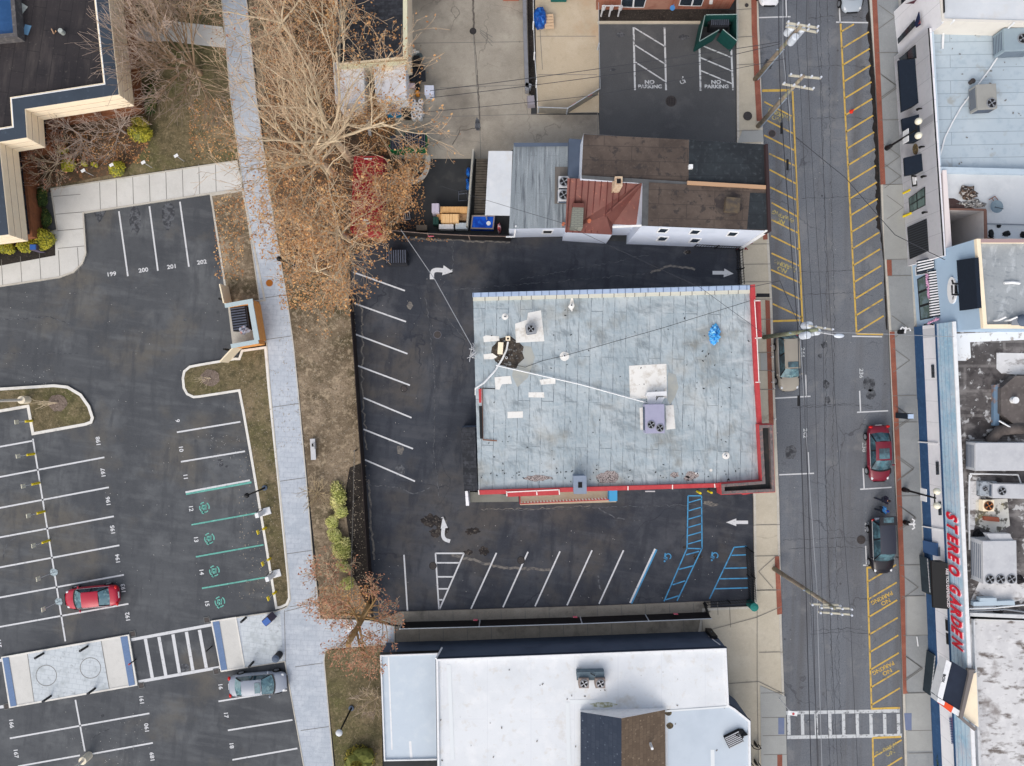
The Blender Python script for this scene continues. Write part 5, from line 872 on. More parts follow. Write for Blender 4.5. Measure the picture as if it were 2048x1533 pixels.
# lower entrance canopy, banners
b = MB(); cz = 5.75; q = [(1902, 1322), (1938, 1344), (1921, 1424), (1882, 1398)]; b.prism(PW(q, cz), cz-.1, cz, 0); b.build('canopy_roof', F('navy_canopy', (34, 42, 58), (N, (44, 54, 72), .6, 1, .45, .7)), root, True)
b = MB(); q = PW([(1893, 1320), (1903, 1326), (1885, 1400), (1875, 1393)], cz+.1); b.prism(q, cz-.8, cz+.1); b.build('canopy_front', M_WTRIM, root, True)
b = MB(); q = PW([(1876, 1396), (1890, 1404), (1888, 1412), (1874, 1404)], cz+.05); b.prism(q, cz-.8, cz+.05, 0); q = PW([(1890, 1404), (1907, 1414), (1902, 1426), (1888, 1415)], cz+.06); b.prism(q, cz-.8, cz+.06, 1); q = PW([(1907, 1414), (1921, 1423), (1918, 1434), (1903, 1425)], cz+.05); b.prism(q, cz-.8, cz+.05, 0); b.build('canopy_side', [M_WTRIM, F('orange_red', (228, 84, 46))], root, True)
b = MB(); q = PW([(1938, 1340), (1951, 1340), (1948, 1346), (1926, 1436), (1953, 1458), (1949, 1463), (1919, 1437), (1938, 1350)], cz+.2); b.prism(q, cz-.2, cz+.2); b.build('canopy_rail', F('warm_grey_coping', (120, 114, 112)), root, True)
vs, fs = textmesh('BOX', .3, .01); b = MB(); pc = Vector(L3(1887, 1357, cz+.12)); a_ = R(-90-13); b.add([(pc.x+v.x*math.cos(a_)-v.y*math.sin(a_), pc.y+v.x*math.sin(a_)+v.y*math.cos(a_), cz+.125) for v in vs], fs); b.build('canopy_lettering', M_BLACK, root, True)
b = MB(); roofpatch(b, [(1938, 1352), (1953, 1345), (1957, 1455), (1925, 1432)], 5.65); b.build('side_wall_top', M_CREAM, root, True)
b = MB()
for k in range(16): y0 = 1436+k*3.3; wallpanel(b, SGA, SGB, [(1898+k*.3, y0), (1902+k*.3, y0), (1902+k*.3, y0+2), (1898+k*.3, y0+2)], .05, .02, 0); wallpanel(b, SGA, SGB, [(1903+k*.3, y0+1), (1907+k*.3, y0+1), (1907+k*.3, y0+3), (1903+k*.3, y0+3)], .05, .02, 1)
b.build('banner_lettering', [F('faded_navy_print', (70, 84, 130)), F('faded_red_print', (190, 90, 110))], root, True)
# planter and shrub, patio fences with light strings
def strings(px0, y0, px1, y1, rows, name, label):
    t = thing(name, label, 'patio fence', L3(px0, y0)); b = MB(); b.prism(PW([(px0, y0), (px1, y1), (px1+rows*9, y1+4), (px0+rows*9, y0+10)], 1.2), .15, 1.1); b.build('dark_enclosure', F('deep_teal_grey', (48, 60, 68), (N, (36, 46, 54), .7, 1.5, .45, .7)), t, True)
    for r_ in range(rows):
        b = MB(); n = int(abs(y1-y0)/3)
        for k in range(n): u = k/n; p = L3(px0+2+(px1-px0)*u+r_*9, y0+3+r_*4+(y1-y0-6)*u, 1.25); b.ball(*p, .045, .045, .045, 5)
        b.build('light_string', M_WTRIM, t, True)
strings(1853, 1116, 1858, 1190, 2, 'patio_fence', 'dark patio enclosure with two strings of white lights under the black awning')
strings(1868, 1310, 1860, 1392, 4, 'patio_fence', 'dark patio enclosure with four strings of white lights beside the slanted canopy')
# things on the dark roof
ac_unit('rooftop_unit', 'long pale rooftop unit with fans at its right end, uppermost on the dark stained roof', 2010, 914, 4.9, 4.4, 2.1, 1.3, 0, ((1.75, .65, .3), (1.75, 0, .3), (1.75, -.65, .3)), M_LGREYM)
ac_unit('rooftop_unit', 'low grey unit with one dark fan in the middle of the dark stained roof', 2026, 983, 4.9, 3.0, 1.1, .9, -1, ((-.85, 0, .33),), M_LGREYM)
ac_unit('rooftop_unit', 'big square rooftop unit with three fans in a row along its south side', 2000, 1125, 4.9, 2.5, 3.2, 1.6, 1, ((-.8, -1.25, .36), (0, -1.25, .36), (.8, -1.25, .36)), M_LGREYM)
b = MB(); b.prism(PW([(1974, 1068), (2020, 1068), (2032, 1090), (1988, 1090)], 6.4), 5.9, 6.35); solo(b, 'intake_hood', M_LGREYM, 'slanted pale hood on the north end of the big square rooftop unit', 'hood', bevel=.03)
t = thing('exhaust_fan', 'rusty orange round fan on the stained low curb of the dark roof', 'fan', L3(1977, 1012, 5.4)); b = MB(); fanring(b, 0, 0, 0, .36); b.build('fan', [F('rust_fan', (130, 90, 60)), M_DARK, F('rust_blade', (170, 104, 60))], t); b = MB(); b.box(0, 0, -.5, .85, .85, .5); b.build('curb', M_CREAM, t)
b = MB(); roofpatch(b, [(1952, 1000), (2015, 998), (2020, 1052), (1990, 1068), (1950, 1050)], 4.94); solo(b, 'roof_curb', F('blotchy_white_curb', (210, 208, 200), (N, (70, 66, 58), .9, 1.6, .54, .6), (N, (170, 160, 110), .5, 1, .55, .7)), 'blotchy white membrane patch around the rusty fan', 'roof patch')
b = MB(); b.prism(PW([(1971, 1034), (2000, 1036), (2001, 1045), (1971, 1042)], 5.3), 4.95, 5.2, 0); solo(b, 'rusty_box', F('rust_red_box', (158, 90, 70)), 'rust red metal box lying on the blotchy roof patch', 'box')
t = thing('small_condenser', 'weathered low box with two round fans left of the low grey unit', 'air conditioner', L3(1969, 976, 4.9)); b = MB(); b.box(0, 0, 0, 1.3, 1.1, .5); b.build('casing', F('weathered_silver', (160, 168, 176), (N, (80, 84, 90), .8, 3, .5, .62)), t, bevel=.04); 
for fx in (-.3, .35): b = MB(); fanring(b, fx, 0, .5, .2); b.build('fan', [M_GREYM, M_DARK, M_GREYM], t)
t = thing('curved_duct', 'large brown curved duct sweeping around a raised roof section', 'duct', L3(2010, 860, 5)); b = MB(); b.tube([L3(2100, 858, 5.5), L3(2030, 858, 5.5), L3(1998, 862, 5.5), L3(1983, 880, 5.4), L3(1984, 900, 5.3)], .42, 12); b.build('duct', F('brown_duct', (104, 96, 92), (N, (70, 64, 62), .8, 1.2, .45, .65)), t, True, smooth=True)
t = thing('raised_roof_section', 'raised brown-grey roof section with rounded corner on the stained roof', 'roof section', L3(2030, 800, 5)); b = MB(); q = smooth_pts([(2004, 752), (2120, 752), (2120, 852), (2004, 852)], 1); b.prism(PW(q, 5.7), 4.9, 5.6); b.build('deck', F('grey_brown_deck', (98, 92, 90), (N, (76, 70, 68), .7, .8, .45, .65), (N, (124, 120, 116), .6, 3, .54, .7)), t, True)
b = MB(); p = W(2033, 801, 6); b.cyl(*p, 5.6, .25, .35, 14); b.build('vent', M_WTRIM, t, True); b = MB(); b.prism(PW([(1990, 770), (2001, 770), (2000, 852), (1989, 852)], 5.3), 4.9, 5.2); b.build('steel_channel', F('blue_rust_steel', (110, 136, 160), (N, (150, 110, 76), .8, 1.2, .5, .6)), t, True)
for i, (pts, lab, mm) in enumerate((([(1939, 958, 5.1), (1943, 952, 5.1), (1940, 948, 5.2), (2036, 950, 5.2), (2042, 968, 5.2)], 'white pipe running along the north side of the low grey unit', M_WTRIM), ([(1939, 1100, 5.1), (1938, 1000, 5.1), (1939, 950, 5.1)], 'white pipe running north to south next to the metal fascia', M_WTRIM), ([(1937, 1218, 5.1), (1990, 1216, 5.1), (2070, 1208, 5.1)], 'longest white pipe south of the big square unit', M_WTRIM), ([(1936, 1223, 5.1), (2010, 1219, 5.1), (2060, 1226, 5.1)], 'thin grey pipe just below the longest white pipe', M_GREYM), ([(1998, 842, 5.8), (2022, 856, 5.8)], 'two-rail white bracket between the duct and the raised roof section', M_WTRIM))):
    b = MB(); b.tube([L3(*p) for p in pts], .06, 5); solo(b, 'roof_pipe', mm, lab, 'pipe', 'pipes on the dark roof')
b = MB(); b.prism(PW([(1948, 1205), (2030, 1202), (2031, 1211), (1948, 1213)], 5.4), 5.0, 5.35); b.prism(PW([(1961, 1197), (1994, 1197), (1994, 1204), (1961, 1204)], 5.5), 5.0, 5.45); solo(b, 'duct_tray', F('blue_white_metal', (176, 192, 204)), 'long pale metal tray lying south of the big square unit', 'tray')
for i, (x, y) in enumerate(((1955, 1068), (2040, 1160), (1998, 1222))): heap('scrap', x, y, 4.9, .4, .35, .2, M_DARK, ['dark drain hole near the left side of the dark roof', 'dark scrap right of the three fan unit', 'dark board beneath the longest white pipe'][i], 'scrap', 10, i+7, 'dark bits on the stained roof', .3)


# ================================================================ TREES AND PLANTS
M_BARK = F('pale_bark', (222, 204, 174), (N, (180, 160, 132), .6, 3, .45, .65), (N, (206, 192, 166), .6, 1.4, .5, .7)); M_BARK2 = F('tan_bark', (172, 138, 92), (N, (130, 102, 68), .7, 3, .45, .65), (N, (200, 176, 136), .6, 1.4, .52, .7))
M_TWIG = F('twig_brown', (204, 178, 148), (N, (158, 126, 98), .6, 2, .45, .65)); M_TWIGP = F('twig_grey', (190, 170, 156), (N, (150, 130, 118), .6, 2, .45, .65))
M_LEAF = F('dead_orange_leaf', (184, 136, 90), (N, (150, 104, 70), .9, 1.2, .45, .58), (N, (222, 182, 128), .9, 2.6, .5, .62), rough=.8); M_LEAFP = F('dead_pink_leaf', (170, 122, 96), (N, (146, 98, 76), .8, 1.2, .45, .6), (N, (196, 152, 124), .7, 2.4, .52, .64))
def grow(b, tips, p, d_, ln, r, lv, maxlv, n, rnd, sag, kids, ang):
    pts = [p.copy()]; rs = [r]; q = p.copy(); dd = d_.copy(); seg = 4 if lv < 2 else 3
    for i in range(seg):
        dd = (dd+Vector((rnd.uniform(-1, 1), rnd.uniform(-1, 1), rnd.uniform(-1, 1)))*.16+Vector((0, 0, sag*(.06 if lv else 0)))).normalized()
        q = q+dd*ln/seg; pts.append(q.copy()); rs.append(r*(1-.62*(i+1)/seg) if lv < maxlv else r*(1-.5*(i+1)/seg))
    rs = [max(q_, .012) for q_ in rs]; b.tube(pts, rs, 6 if lv == 0 else (5 if lv < 2 else 3), 0 if lv < 3 else 1, cap=False)
    if lv >= maxlv: tips.append((q, dd)); return
    for k in range(kids[lv]):
        u = (k+.6+rnd.uniform(-.3, .3))/kids[lv]; u = .25+.75*u; i = min(seg-1, int(u*seg)); f = u*seg-i; pp = pts[i].lerp(pts[i+1], min(1, f))
        t = (pts[i+1]-pts[i]).normalized(); s_ = t.orthogonal().normalized(); a = rnd.uniform(0, 6.283); s_ = (Matrix.Rotation(a, 3, t) @ s_)
        an = R(rnd.uniform(*ang)); nd = (t*math.cos(an)+s_*math.sin(an)); 
        if nd.z < -.25: nd.z *= -.3
        grow(b, tips, pp, nd.normalized(), ln*rnd.uniform(.5, .75), rs[i]*.55 if lv else rs[i]*.62, lv+1, maxlv, n, rnd, sag, kids, ang)
    tips.append((q, dd))
def tree(px, py, label, seed, trunk_h, trunk_r, limbs, limb_len, kids, ang=(28, 60), elev=(25, 70), lean=(0, 0), leaves=0, leaf_m=None, leaf_s=.14, leaf_keep=None, bark=M_BARK, twig=M_TWIG, group=None, azr=(0, 360), name='bare_tree', z0=.1, maxlv=4, lo=.72):
    rnd = random.Random(seed); x, y = W(px, py); t = thing(name, label, 'tree', (x, y, z0), 0, group); b = MB(); top = Vector((lean[0], lean[1], trunk_h))
    pts = [Vector((0, 0, -.1)), top*.33+Vector((rnd.uniform(-.1, .1), rnd.uniform(-.1, .1), 0)), top*.7, top]; b.tube(pts, [trunk_r*1.25, trunk_r, trunk_r*.88, trunk_r*.75], 10); b.build('trunk', bark, t, smooth=True)
    b = MB(); tips = []
    for k in range(limbs):
        az = R(azr[0]+(azr[1]-azr[0])*(k+rnd.uniform(.1, .9))/limbs); el = R(rnd.uniform(*elev)); d_ = Vector((math.cos(az)*math.cos(el), math.sin(az)*math.cos(el), math.sin(el)))
        grow(b, tips, top*rnd.uniform(lo, 1.0), d_, limb_len*rnd.uniform(.8, 1.15), trunk_r*.5, 0, maxlv, 3, rnd, 1, kids, ang)
    b.build('branches', [bark, twig], t, smooth=True)
    if leaves:
        b = MB(); c = [q for q in tips if leaf_keep is None or leaf_keep(q[0])] or tips
        for _ in range(leaves):
            q, dd = rnd.choice(c); p = q+Vector((rnd.gauss(0, .17), rnd.gauss(0, .17), rnd.gauss(0, .15))); s_ = leaf_s*rnd.uniform(.5, 1.2)
            u = Vector((rnd.uniform(-1, 1), rnd.uniform(-1, 1), rnd.uniform(-.5, .5))).normalized()*s_; v = Vector((-u.y, u.x, rnd.uniform(-.6, .6)*s_))*.6
            b.add([p-u, p-v, p+u, p+v], [(0, 1, 2, 3)])
        b.build('dead_leaves', leaf_m or M_LEAF, t)
    return t
tree(700, 318, 'tallest bare tree with pale spreading limbs, just above the red container', 12, 4.2, .3, 9, 6.6, (4, 4, 3, 2), (20, 48), (40, 76), (-.6, .6), 330, M_LEAF, .11, lambda p: p.x > 2.5 or p.z < 7)
tree(668, 350, 'second tall bare tree leaning over the path left of the red container', 23, 3.4, .28, 8, 5.8, (4, 4, 3, 2), (22, 50), (35, 72), (-1.0, .4), 200, M_LEAF, .1, lambda p: p.z < 6)
tree(698, 474, 'tree full of dead orange leaves at the corner of the dark parking lot', 31, 2.6, .24, 8, 4.1, (4, 4, 4, 2), (28, 60), (12, 66), (-.3, -.3), 3000, M_LEAF, .105)
tree(808, 404, 'orange-leaved tree between the red container and the curved white kerb', 37, 2.0, .16, 6, 2.3, (4, 4, 3, 2), (28, 60), (15, 65), (.2, 0), 1900, M_LEAF, .1)
tree(655, 545, 'bare low tree with sparse orange leaves south of the orange-leaved tree', 43, 2.0, .14, 6, 2.6, (4, 4, 3, 2), (25, 60), (10, 60), (-.3, -.2), 600, M_LEAF, .1)
tree(768, 240, 'orange-leaved tree between the two white annexes and the bin shed', 47, 1.4, .08, 5, 1.3, (4, 3, 3, 2), (28, 60), (15, 65), (-.3, 0), 600, M_LEAF, .1)
tree(702, 95, 'orange-leaved tree beside the shingled house roof', 53, 3.0, .18, 6, 3.0, (4, 4, 3, 2), (28, 60), (20, 70), (-.2, 0), 1100, M_LEAF, .11)
tree(590, 80, 'bare tree with pinkish twigs beside the top of the path', 59, 2.4, .19, 7, 4.2, (4, 4, 3, 2), (25, 55), (15, 65), (-.4, .2), 350, M_LEAFP, .1)
tree(403, 150, 'fan-shaped bare tree on the lawn near the cream cornice building', 61, .9, .2, 12, 4.3, (6, 5, 4, 2), (16, 40), (22, 70), (-.3, .3), 0, twig=M_TWIGP, azr=(60, 300), maxlv=3, bark=F('tan_grey_bark', (160, 136, 110)))
tree(330, 20, 'bare brush-like tree at the top of the lawn beside the cornice', 67, .8, .14, 11, 3.2, (6, 5, 3, 2), (16, 40), (15, 70), (0, 0), 0, twig=M_TWIG, maxlv=3)
tree(180, 285, 'pale bare ornamental tree closest to the corner of the cornice building', 71, .8, .09, 6, 2.2, (4, 4, 3, 2), (25, 60), (20, 60), (-.2, .1), 0, twig=M_TWIGP, maxlv=3, bark=F('silver_bark', (182, 168, 158)))
tree(255, 268, 'pale bare ornamental tree beside the round yellow bush on the lawn', 73, .8, .09, 6, 2.1, (4, 4, 3, 2), (25, 60), (20, 60), (-.2, .1), 0, twig=M_TWIGP, maxlv=3, bark=F('silver_bark', (182, 168, 158)))
tree(636, 985, 'tiny leafless star-shaped sapling next to the path', 79, .15, .05, 12, 1.0, (4, 3, 2, 2), (14, 34), (8, 60), (0, 0), 0, twig=M_BARK, maxlv=2, name='sapling', bark=F('straw_twig', (184, 166, 134)))
tree(748, 1196, 'leaning tan tree with orange twigs where the path meets the alley', 83, 5.6, .24, 7, 2.5, (4, 4, 3, 2), (28, 58), (5, 50), (-.9, -1.9), 1400, M_LEAFP, .1, bark=M_BARK2, lo=.4)
tree(668, 1148, 'small bare tree between the last yellow bush and the path', 89, .7, .07, 6, 1.8, (4, 4, 3, 2), (25, 55), (15, 60), (0, 0), 350, M_LEAFP, .11, name='sapling')
tree(118, 806, 'thin leafless young tree lying over its mulch ring on the kerbed island', 97, .2, .035, 5, 1.1, (3, 2, 2, 2), (10, 25), (10, 50), (0, 0), 0, twig=M_BARK, maxlv=1, name='sapling', azr=(150, 210))
tree(422, 756, 'thin leafless young tree in a mulch ring on the lawn by the dumpster enclosure', 101, .2, .035, 5, .8, (3, 2, 2, 2), (10, 25), (10, 50), (0, 0), 0, twig=M_BARK, maxlv=1, name='sapling', azr=(140, 260))
tree(757, 1392, 'bare brush growing against the west side of the white annex', 103, .3, .05, 8, 1.4, (4, 4, 2, 2), (20, 45), (10, 60), (0, 0), 0, maxlv=3, twig=M_TWIGP, name='sapling')
tree(120, 330, 'low bare brush along the path below the cornice building', 107, .3, .05, 9, 1.6, (4, 4, 2, 2), (20, 45), (10, 55), (0, 0), 300, M_LEAFP, .1, maxlv=3, twig=M_TWIGP, name='sapling')
for x, y, l in ((118, 806, 'island'), (422, 756, 'lawn')): A = MB(); A.add([(*p, .16) for p in [W(a, b_) for a, b_ in blob(x, y, 19, 17, 20, .08)]], [tuple(range(20))]); struct(A, 'mulch_ring', F('twiggy_mulch', (120, 106, 96), (N, (84, 74, 66), .8, 6, .45, .62), (N, (160, 146, 134), .7, 10, .54, .68)))
M_YB = F('yellow_green_leaf', (186, 178, 62), (N, (136, 140, 46), .9, 3, .42, .6), (N, (196, 184, 70), .9, 6, .5, .66)); M_VB = F('variegated_leaf', (222, 216, 146), (N, (168, 180, 84), .7, 1.4, .45, .58), (N, (206, 202, 140), .9, 7, .48, .64)); M_GB = F('dark_green_leaf', (58, 78, 38), (N, (36, 54, 26), .9, 3, .42, .6), (N, (92, 112, 54), .8, 6, .52, .66)); M_OLB = F('conifer_leaf', (160, 148, 62), (N, (110, 108, 46), .9, 3, .42, .6), (N, (170, 150, 66), .8, 5, .52, .66)); M_CORE = F('bush_core', (120, 124, 62))
def bush(px, py, rx, ry, h, m, label, seed, n=700, group=None, name='bush', ls=.075, z0=.12, cone=False):
    rnd = random.Random(seed); t = thing(name, label, 'bush', L3(px, py, 0), 0, group); t.location.z = z0; rx /= S; ry /= S; b = MB()
    lumps = [(rnd.uniform(-.45, .45)*rx, rnd.uniform(-.45, .45)*ry, rnd.uniform(.35, .6)*h, rnd.uniform(.45, .65)) for _ in range(6)]+[(0, 0, h*.45, .8)]
    random.seed(seed); c = MB()
    for lx, ly, lz, lr in lumps: c.ball(lx, ly, lz*.8, rx*lr*.85, ry*lr*.85, h*lr*.5, 10, 0, .08)
    c.build('stems', M_CORE, t)
    for _ in range(n):
        lx, ly, lz, lr = rnd.choice(lumps); v = Vector((rnd.gauss(0, 1), rnd.gauss(0, 1), abs(rnd.gauss(0, 1))*.9)).normalized()
        if cone: lz = rnd.uniform(.1, .95)*h; lr = .9*(1-lz/h)+.08; lx = ly = 0
        k = rnd.uniform(.85, 1.12); p = Vector((lx+v.x*rx*lr*k, ly+v.y*ry*lr*k, max(.05, lz+v.z*h*.5*(lr if not cone else .12)*k))); u = Vector((rnd.uniform(-1, 1), rnd.uniform(-1, 1), rnd.uniform(-.7, .7))).normalized()*ls*rnd.uniform(.6, 1.3); w_ = u.cross(v).normalized()*ls*.6
        b.add([p-u, p-w_, p+u, p+w_], [(0, 1, 2, 3)])
    b.build('leaves', m, t); return t
gy = 'yellow-green bushes along the mulch bed'
for i, (x, y, rx, ry, l) in enumerate(((680, 988, 19, 32, 'largest pale variegated bush at the north end of the mulch bed'), (686, 1022, 15, 14, 'variegated bush second from the north end of the mulch bed'), (668, 1042, 15, 14, 'greenest rounded bush of the mulch bed row, touching its neighbours'), (672, 1068, 16, 18, 'pale bush in the middle of the mulch bed row'), (684, 1092, 22, 27, 'widest lumpy bush near the south of the mulch bed row'), (690, 1129, 15, 13, 'small yellow bush standing apart from the mulch bed row'), (697, 1164, 15, 15, 'small round pale green bush, last of the mulch bed row'))): bush(x, y, rx, ry, .9, M_VB, l, 200+i, 1100 if rx > 13 else 500, gy)
for i, (x, y, rx, ry, m, l) in enumerate(((290, 276, 27, 20, M_YB, 'big round yellow-green bush on the lawn beside the bare ornamental trees'), (243, 345, 18, 17, M_YB, 'round yellow bush touching the path with a small sign above it'), (146, 336, 16, 14, M_YB, 'yellow-green bush at the west end of the planting under the bare trees'), (176, 332, 6, 7, M_YB, 'tiny yellow bush left of the middle of the planting'), (196, 333, 7, 6, M_YB, 'tiny straw-coloured bush right of the middle of the planting'), (132, 305, 14, 9, M_YB, 'green bush half under the pale bare tree'), (288, 250, 20, 12, M_OLB, 'olive shrub behind the big round yellow-green bush'), (90, 395, 14, 24, M_GB, 'dark green shrub against the brown wall'), (100, 440, 10, 22, M_GB, 'leafy green shrub above the brightest yellow bush'), (102, 481, 25, 23, M_YB, 'brightest and biggest yellow bush at the corner of the cornice building'), (62, 494, 19, 17, M_YB, 'second yellow bush from the building corner'), (24, 498, 19, 16, M_YB, 'third yellow bush from the building corner'), (-6, 506, 16, 14, M_YB, 'yellow bush cut by the left edge of the view'), (308, 205, 14, 36, M_GB, 'long green shrub along the brown wall near the fan-shaped tree'))): bush(x, y, rx, ry, 1.2 if rx > 15 else .7, m, l, 300+i, int(rx*ry*2.6)+200, 'bushes around the cornice building')
bush(722, 1512, 36, 30, 2.2, M_OLB, 'large yellowish conifer beside the white annex at the bottom of the picture', 400, 2600, None, 'conifer', .11, cone=True)
t = bush(1880, 1512, 20, 34, 1.4, M_GB, 'dark green shrub in a white kerbed planter below the navy shopfront', 401, 2400, None, 'shrub', .09)
# leaf litter
rnd = random.Random(5)
def litter(name, m, regions, label, cat, s_=.09, z=.15):
    b = MB()
    for (x0, y0, x1, y1, n) in regions:
        for _ in range(n):
            px, py = rnd.uniform(x0, x1), rnd.uniform(y0, y1); x, y = W(px, py); a = rnd.uniform(0, 6.28); q = s_*rnd.uniform(.5, 1.3); u = Vector((math.cos(a), math.sin(a), rnd.uniform(-.2, .2)))*q; v = Vector((-math.sin(a), math.cos(a), rnd.uniform(-.2, .2)))*q*.6; p = Vector((x, y, z+rnd.uniform(0, .03)))
            b.add([p-u, p-v, p+u, p+v], [(0, 1, 2, 3)])
    return solo(b, name, m, label, cat, kind='stuff') if 0 else tag(b.build(name, m), label, cat, kind='stuff')
litter('fallen_leaves', M_LEAF, ((520, 0, 690, 520, 4200), (560, 480, 700, 620, 1600), (430, 395, 490, 560, 500), (720, 210, 790, 310, 700), (380, 200, 470, 320, 500), (640, 1170, 745, 1232, 600), (90, 260, 300, 330, 700), (700, 470, 900, 484, 160), (730, 118, 746, 210, 260), (815, 118, 826, 180, 120), (770, 320, 850, 460, 700)), 'dead orange leaves scattered on the ground under the trees', 'leaves', .08)
litter('twigs_and_stones', F('pale_chips', (156, 146, 130)), ((707, 600, 712, 1200, 150), (700, 930, 740, 1200, 180), (560, 620, 700, 900, 600), (640, 900, 700, 1000, 120), (800, 1222, 1420, 1226, 80), (480, 740, 560, 1200, 350)), 'pale chips and dry stems on the bare lawn and mulch', 'litter', .05)
litter('road_specks', F('grey_white_specks', (170, 170, 168)), ((0, 560, 450, 860, 60), (200, 870, 500, 1200, 60), (40, 730, 110, 770, 30), (420, 870, 480, 930, 40), (740, 1050, 1500, 1200, 60), (760, 500, 900, 1000, 40), (130, 1410, 300, 1530, 60), (1550, 20, 1780, 1500, 120), (960, 590, 1500, 980, 0)), 'small pale specks scattered over the asphalt', 'specks', .04, .016)

# ================================================================ VEHICLES
def carpaint(n_, c, c2): return mat(n_, c, [(N, c2, .4, .8, .45, .65)], rough=.34, spec=.45, coat=.25)
M_TYRE = F('tyre', (24, 24, 26), rough=.8); M_RIM = F('alloy_rim', (176, 180, 186), rough=.35, metal=.6); M_CG = mat('car_glass', (40, 62, 72), [(N, (90, 132, 144), .7, 1.3, .42, .62)], rough=.08, spec=.8); M_CGL = mat('pale_car_glass', (100, 134, 144), [(N, (54, 80, 90), .8, 1.6, .45, .62), (N, (160, 196, 196), .6, 3, .54, .66)], rough=.08, spec=.8)
M_LAMP = F('headlight_glass', (214, 218, 222), rough=.15); M_TAIL = F('tail_light_red', (190, 26, 24), rough=.2)
def car(name, label, cat, px, py, head, paint, L_=4.6, Wd=1.82, Ht=1.45, suv=False, glass=M_CG, sunroof=None, tailgate=False, roof=None, gplan=None):
    x, y = W(px, py, .8); t = thing(name, label, cat, (x, y, .01), head, 'vehicles')
    hl = L_/2; hw = Wd/2; belt = .95 if suv else .86; hood = .98 if suv else .84; deck = 1.02 if suv else .96
    # body loft along x (front = +x)
    st = [(-hl, .5, .45, .70), (-hl+.07, .74, .32, .84), (-hl+.28, .9, .25, deck-.05), (-hl+.8, .985, .2, deck), (-.6, 1.0, .18, belt), (.7, 1.0, .18, belt), (hl-1.2, .98, .2, hood+.03), (hl-.62, .93, .22, hood-.06), (hl-.3, .82, .26, hood-.17), (hl-.1, .64, .34, hood-.28), (hl-.0, .38, .42, hood-.36)]
    if suv: st[0] = (-hl, .7, .4, .95); st[1] = (-hl+.08, .84, .3, 1.02)
    b = MB(); vs = []; nk = 9
    for sx, wf, z0, z1 in st:
        w_ = hw*wf
        prof = [(-w_*.9, z0), (-w_, z0+(z1-z0)*.25), (-w_*1.0, z0+(z1-z0)*.7), (-w_*.93, z1-.03), (-w_*.55, z1+.03), (0, z1+.05), (w_*.55, z1+.03), (w_*.93, z1-.03), (w_*1.0, z0+(z1-z0)*.7), (w_, z0+(z1-z0)*.25), (w_*.9, z0)]
        vs += [(sx, a, c) for a, c in prof]
    n = 11; fs = [(i*n+k, (i+1)*n+k, (i+1)*n+(k+1) % n, i*n+(k+1) % n) for i in range(len(st)-1) for k in range(n)]+[tuple(range(n)), tuple(reversed(range((len(st)-1)*n, len(st)*n)))]
    b.add(vs, fs); bo = b.build('body', paint, t, smooth=True); m_ = bo.modifiers.new('s', 'SUBSURF'); m_.levels = m_.render_levels = 1
    # cabin
    if suv: xb0, xb1, xt0, xt1 = -hl+.1, hl-1.25, -hl+.42, hl-1.95
    else: xb0, xb1, xt0, xt1 = -hl+.62, hl-1.18, -hl+1.35, hl-1.95
    wb, wt = hw*.86, hw*(.62 if suv else .64); zt = Ht; zb = belt-.02
    def shell(e, z_add=0, wbx=0): return [(xb0-e, -wb-e, zb), (xb1+e, -wb-e, zb), (xb1+e, wb+e, zb), (xb0-e, wb+e, zb), (xt0, -wt-e, zt+z_add), (xt1, -wt-e, zt+z_add), (xt1, wt+e, zt+z_add), (xt0, wt+e, zt+z_add)]
    b = MB(); b.add(shell(0), [(0, 1, 5, 4), (1, 2, 6, 5), (2, 3, 7, 6), (3, 0, 4, 7), (4, 5, 6, 7)]); b.build('pillars', F('dark_pillar', (30, 32, 36)) if not roof else paint, t)
    rx0, rx1 = xt0-.06, xt1+.08; b = MB(); nx = 6; vs = []
    for i in range(nx+1):
        u = i/nx; xx = rx0+(rx1-rx0)*u; zz = zt+.05*math.sin(math.pi*u)+.005
        vs += [(xx, -wt-.05, zz-.05), (xx, -wt*.92, zz), (xx, 0, zz+.025), (xx, wt*.92, zz), (xx, wt+.05, zz-.05)]
    b.add(vs, [(i*5+k, (i+1)*5+k, (i+1)*5+k+1, i*5+k+1) for i in range(nx) for k in range(4)]); b.build('roof', roof or paint, t, smooth=True)
    def pane(c, nm, m=glass, sh=.1, pr=.018):
        c = [Vector(p) for p in c]; ce = sum(c, Vector())/4; nn = (c[1]-c[0]).cross(c[2]-c[0]).normalized()
        if nn.dot(ce-Vector((0, 0, .6))) < 0: nn = -nn
        q = [ce+(p-ce)*(1-sh)+nn*pr for p in c]; b = MB(); b.add(q, [(0, 1, 2, 3)]); return b.build(nm, m, t)
    V = shell(0)
    for nm_, xb_, xt_, sg, wd_ in (('windshield', xb1, xt1, 1, .97), ('rear_window', xb0, xt0, -1, .9)):
        b = MB(); vs = []
        for i in range(9):
            u = -1+i/4; bow = .17*(1-u*u)
            vs += [(xb_+sg*(.02+bow), u*wb*wd_, zb+.03), (xt_+sg*(.02+bow*.55), u*wt*wd_, zt-.02)]
        b.add(vs, [(2*i, 2*i+2, 2*i+3, 2*i+1) for i in range(8)]); b.build(nm_, glass, t, smooth=True)
        if sg > 0:
            b = MB(); vs = []
            for i in range(9): u = -1+i/4; bow = .17*(1-u*u); vs += [(xb_+.01+bow, u*wb, zb+.05), (xb_+.13+bow, u*wb*1.02, zb+.045)]
            b.add(vs, [(2*i, 2*i+2, 2*i+3, 2*i+1) for i in range(8)]); b.build('cowl', M_BLACK, t)
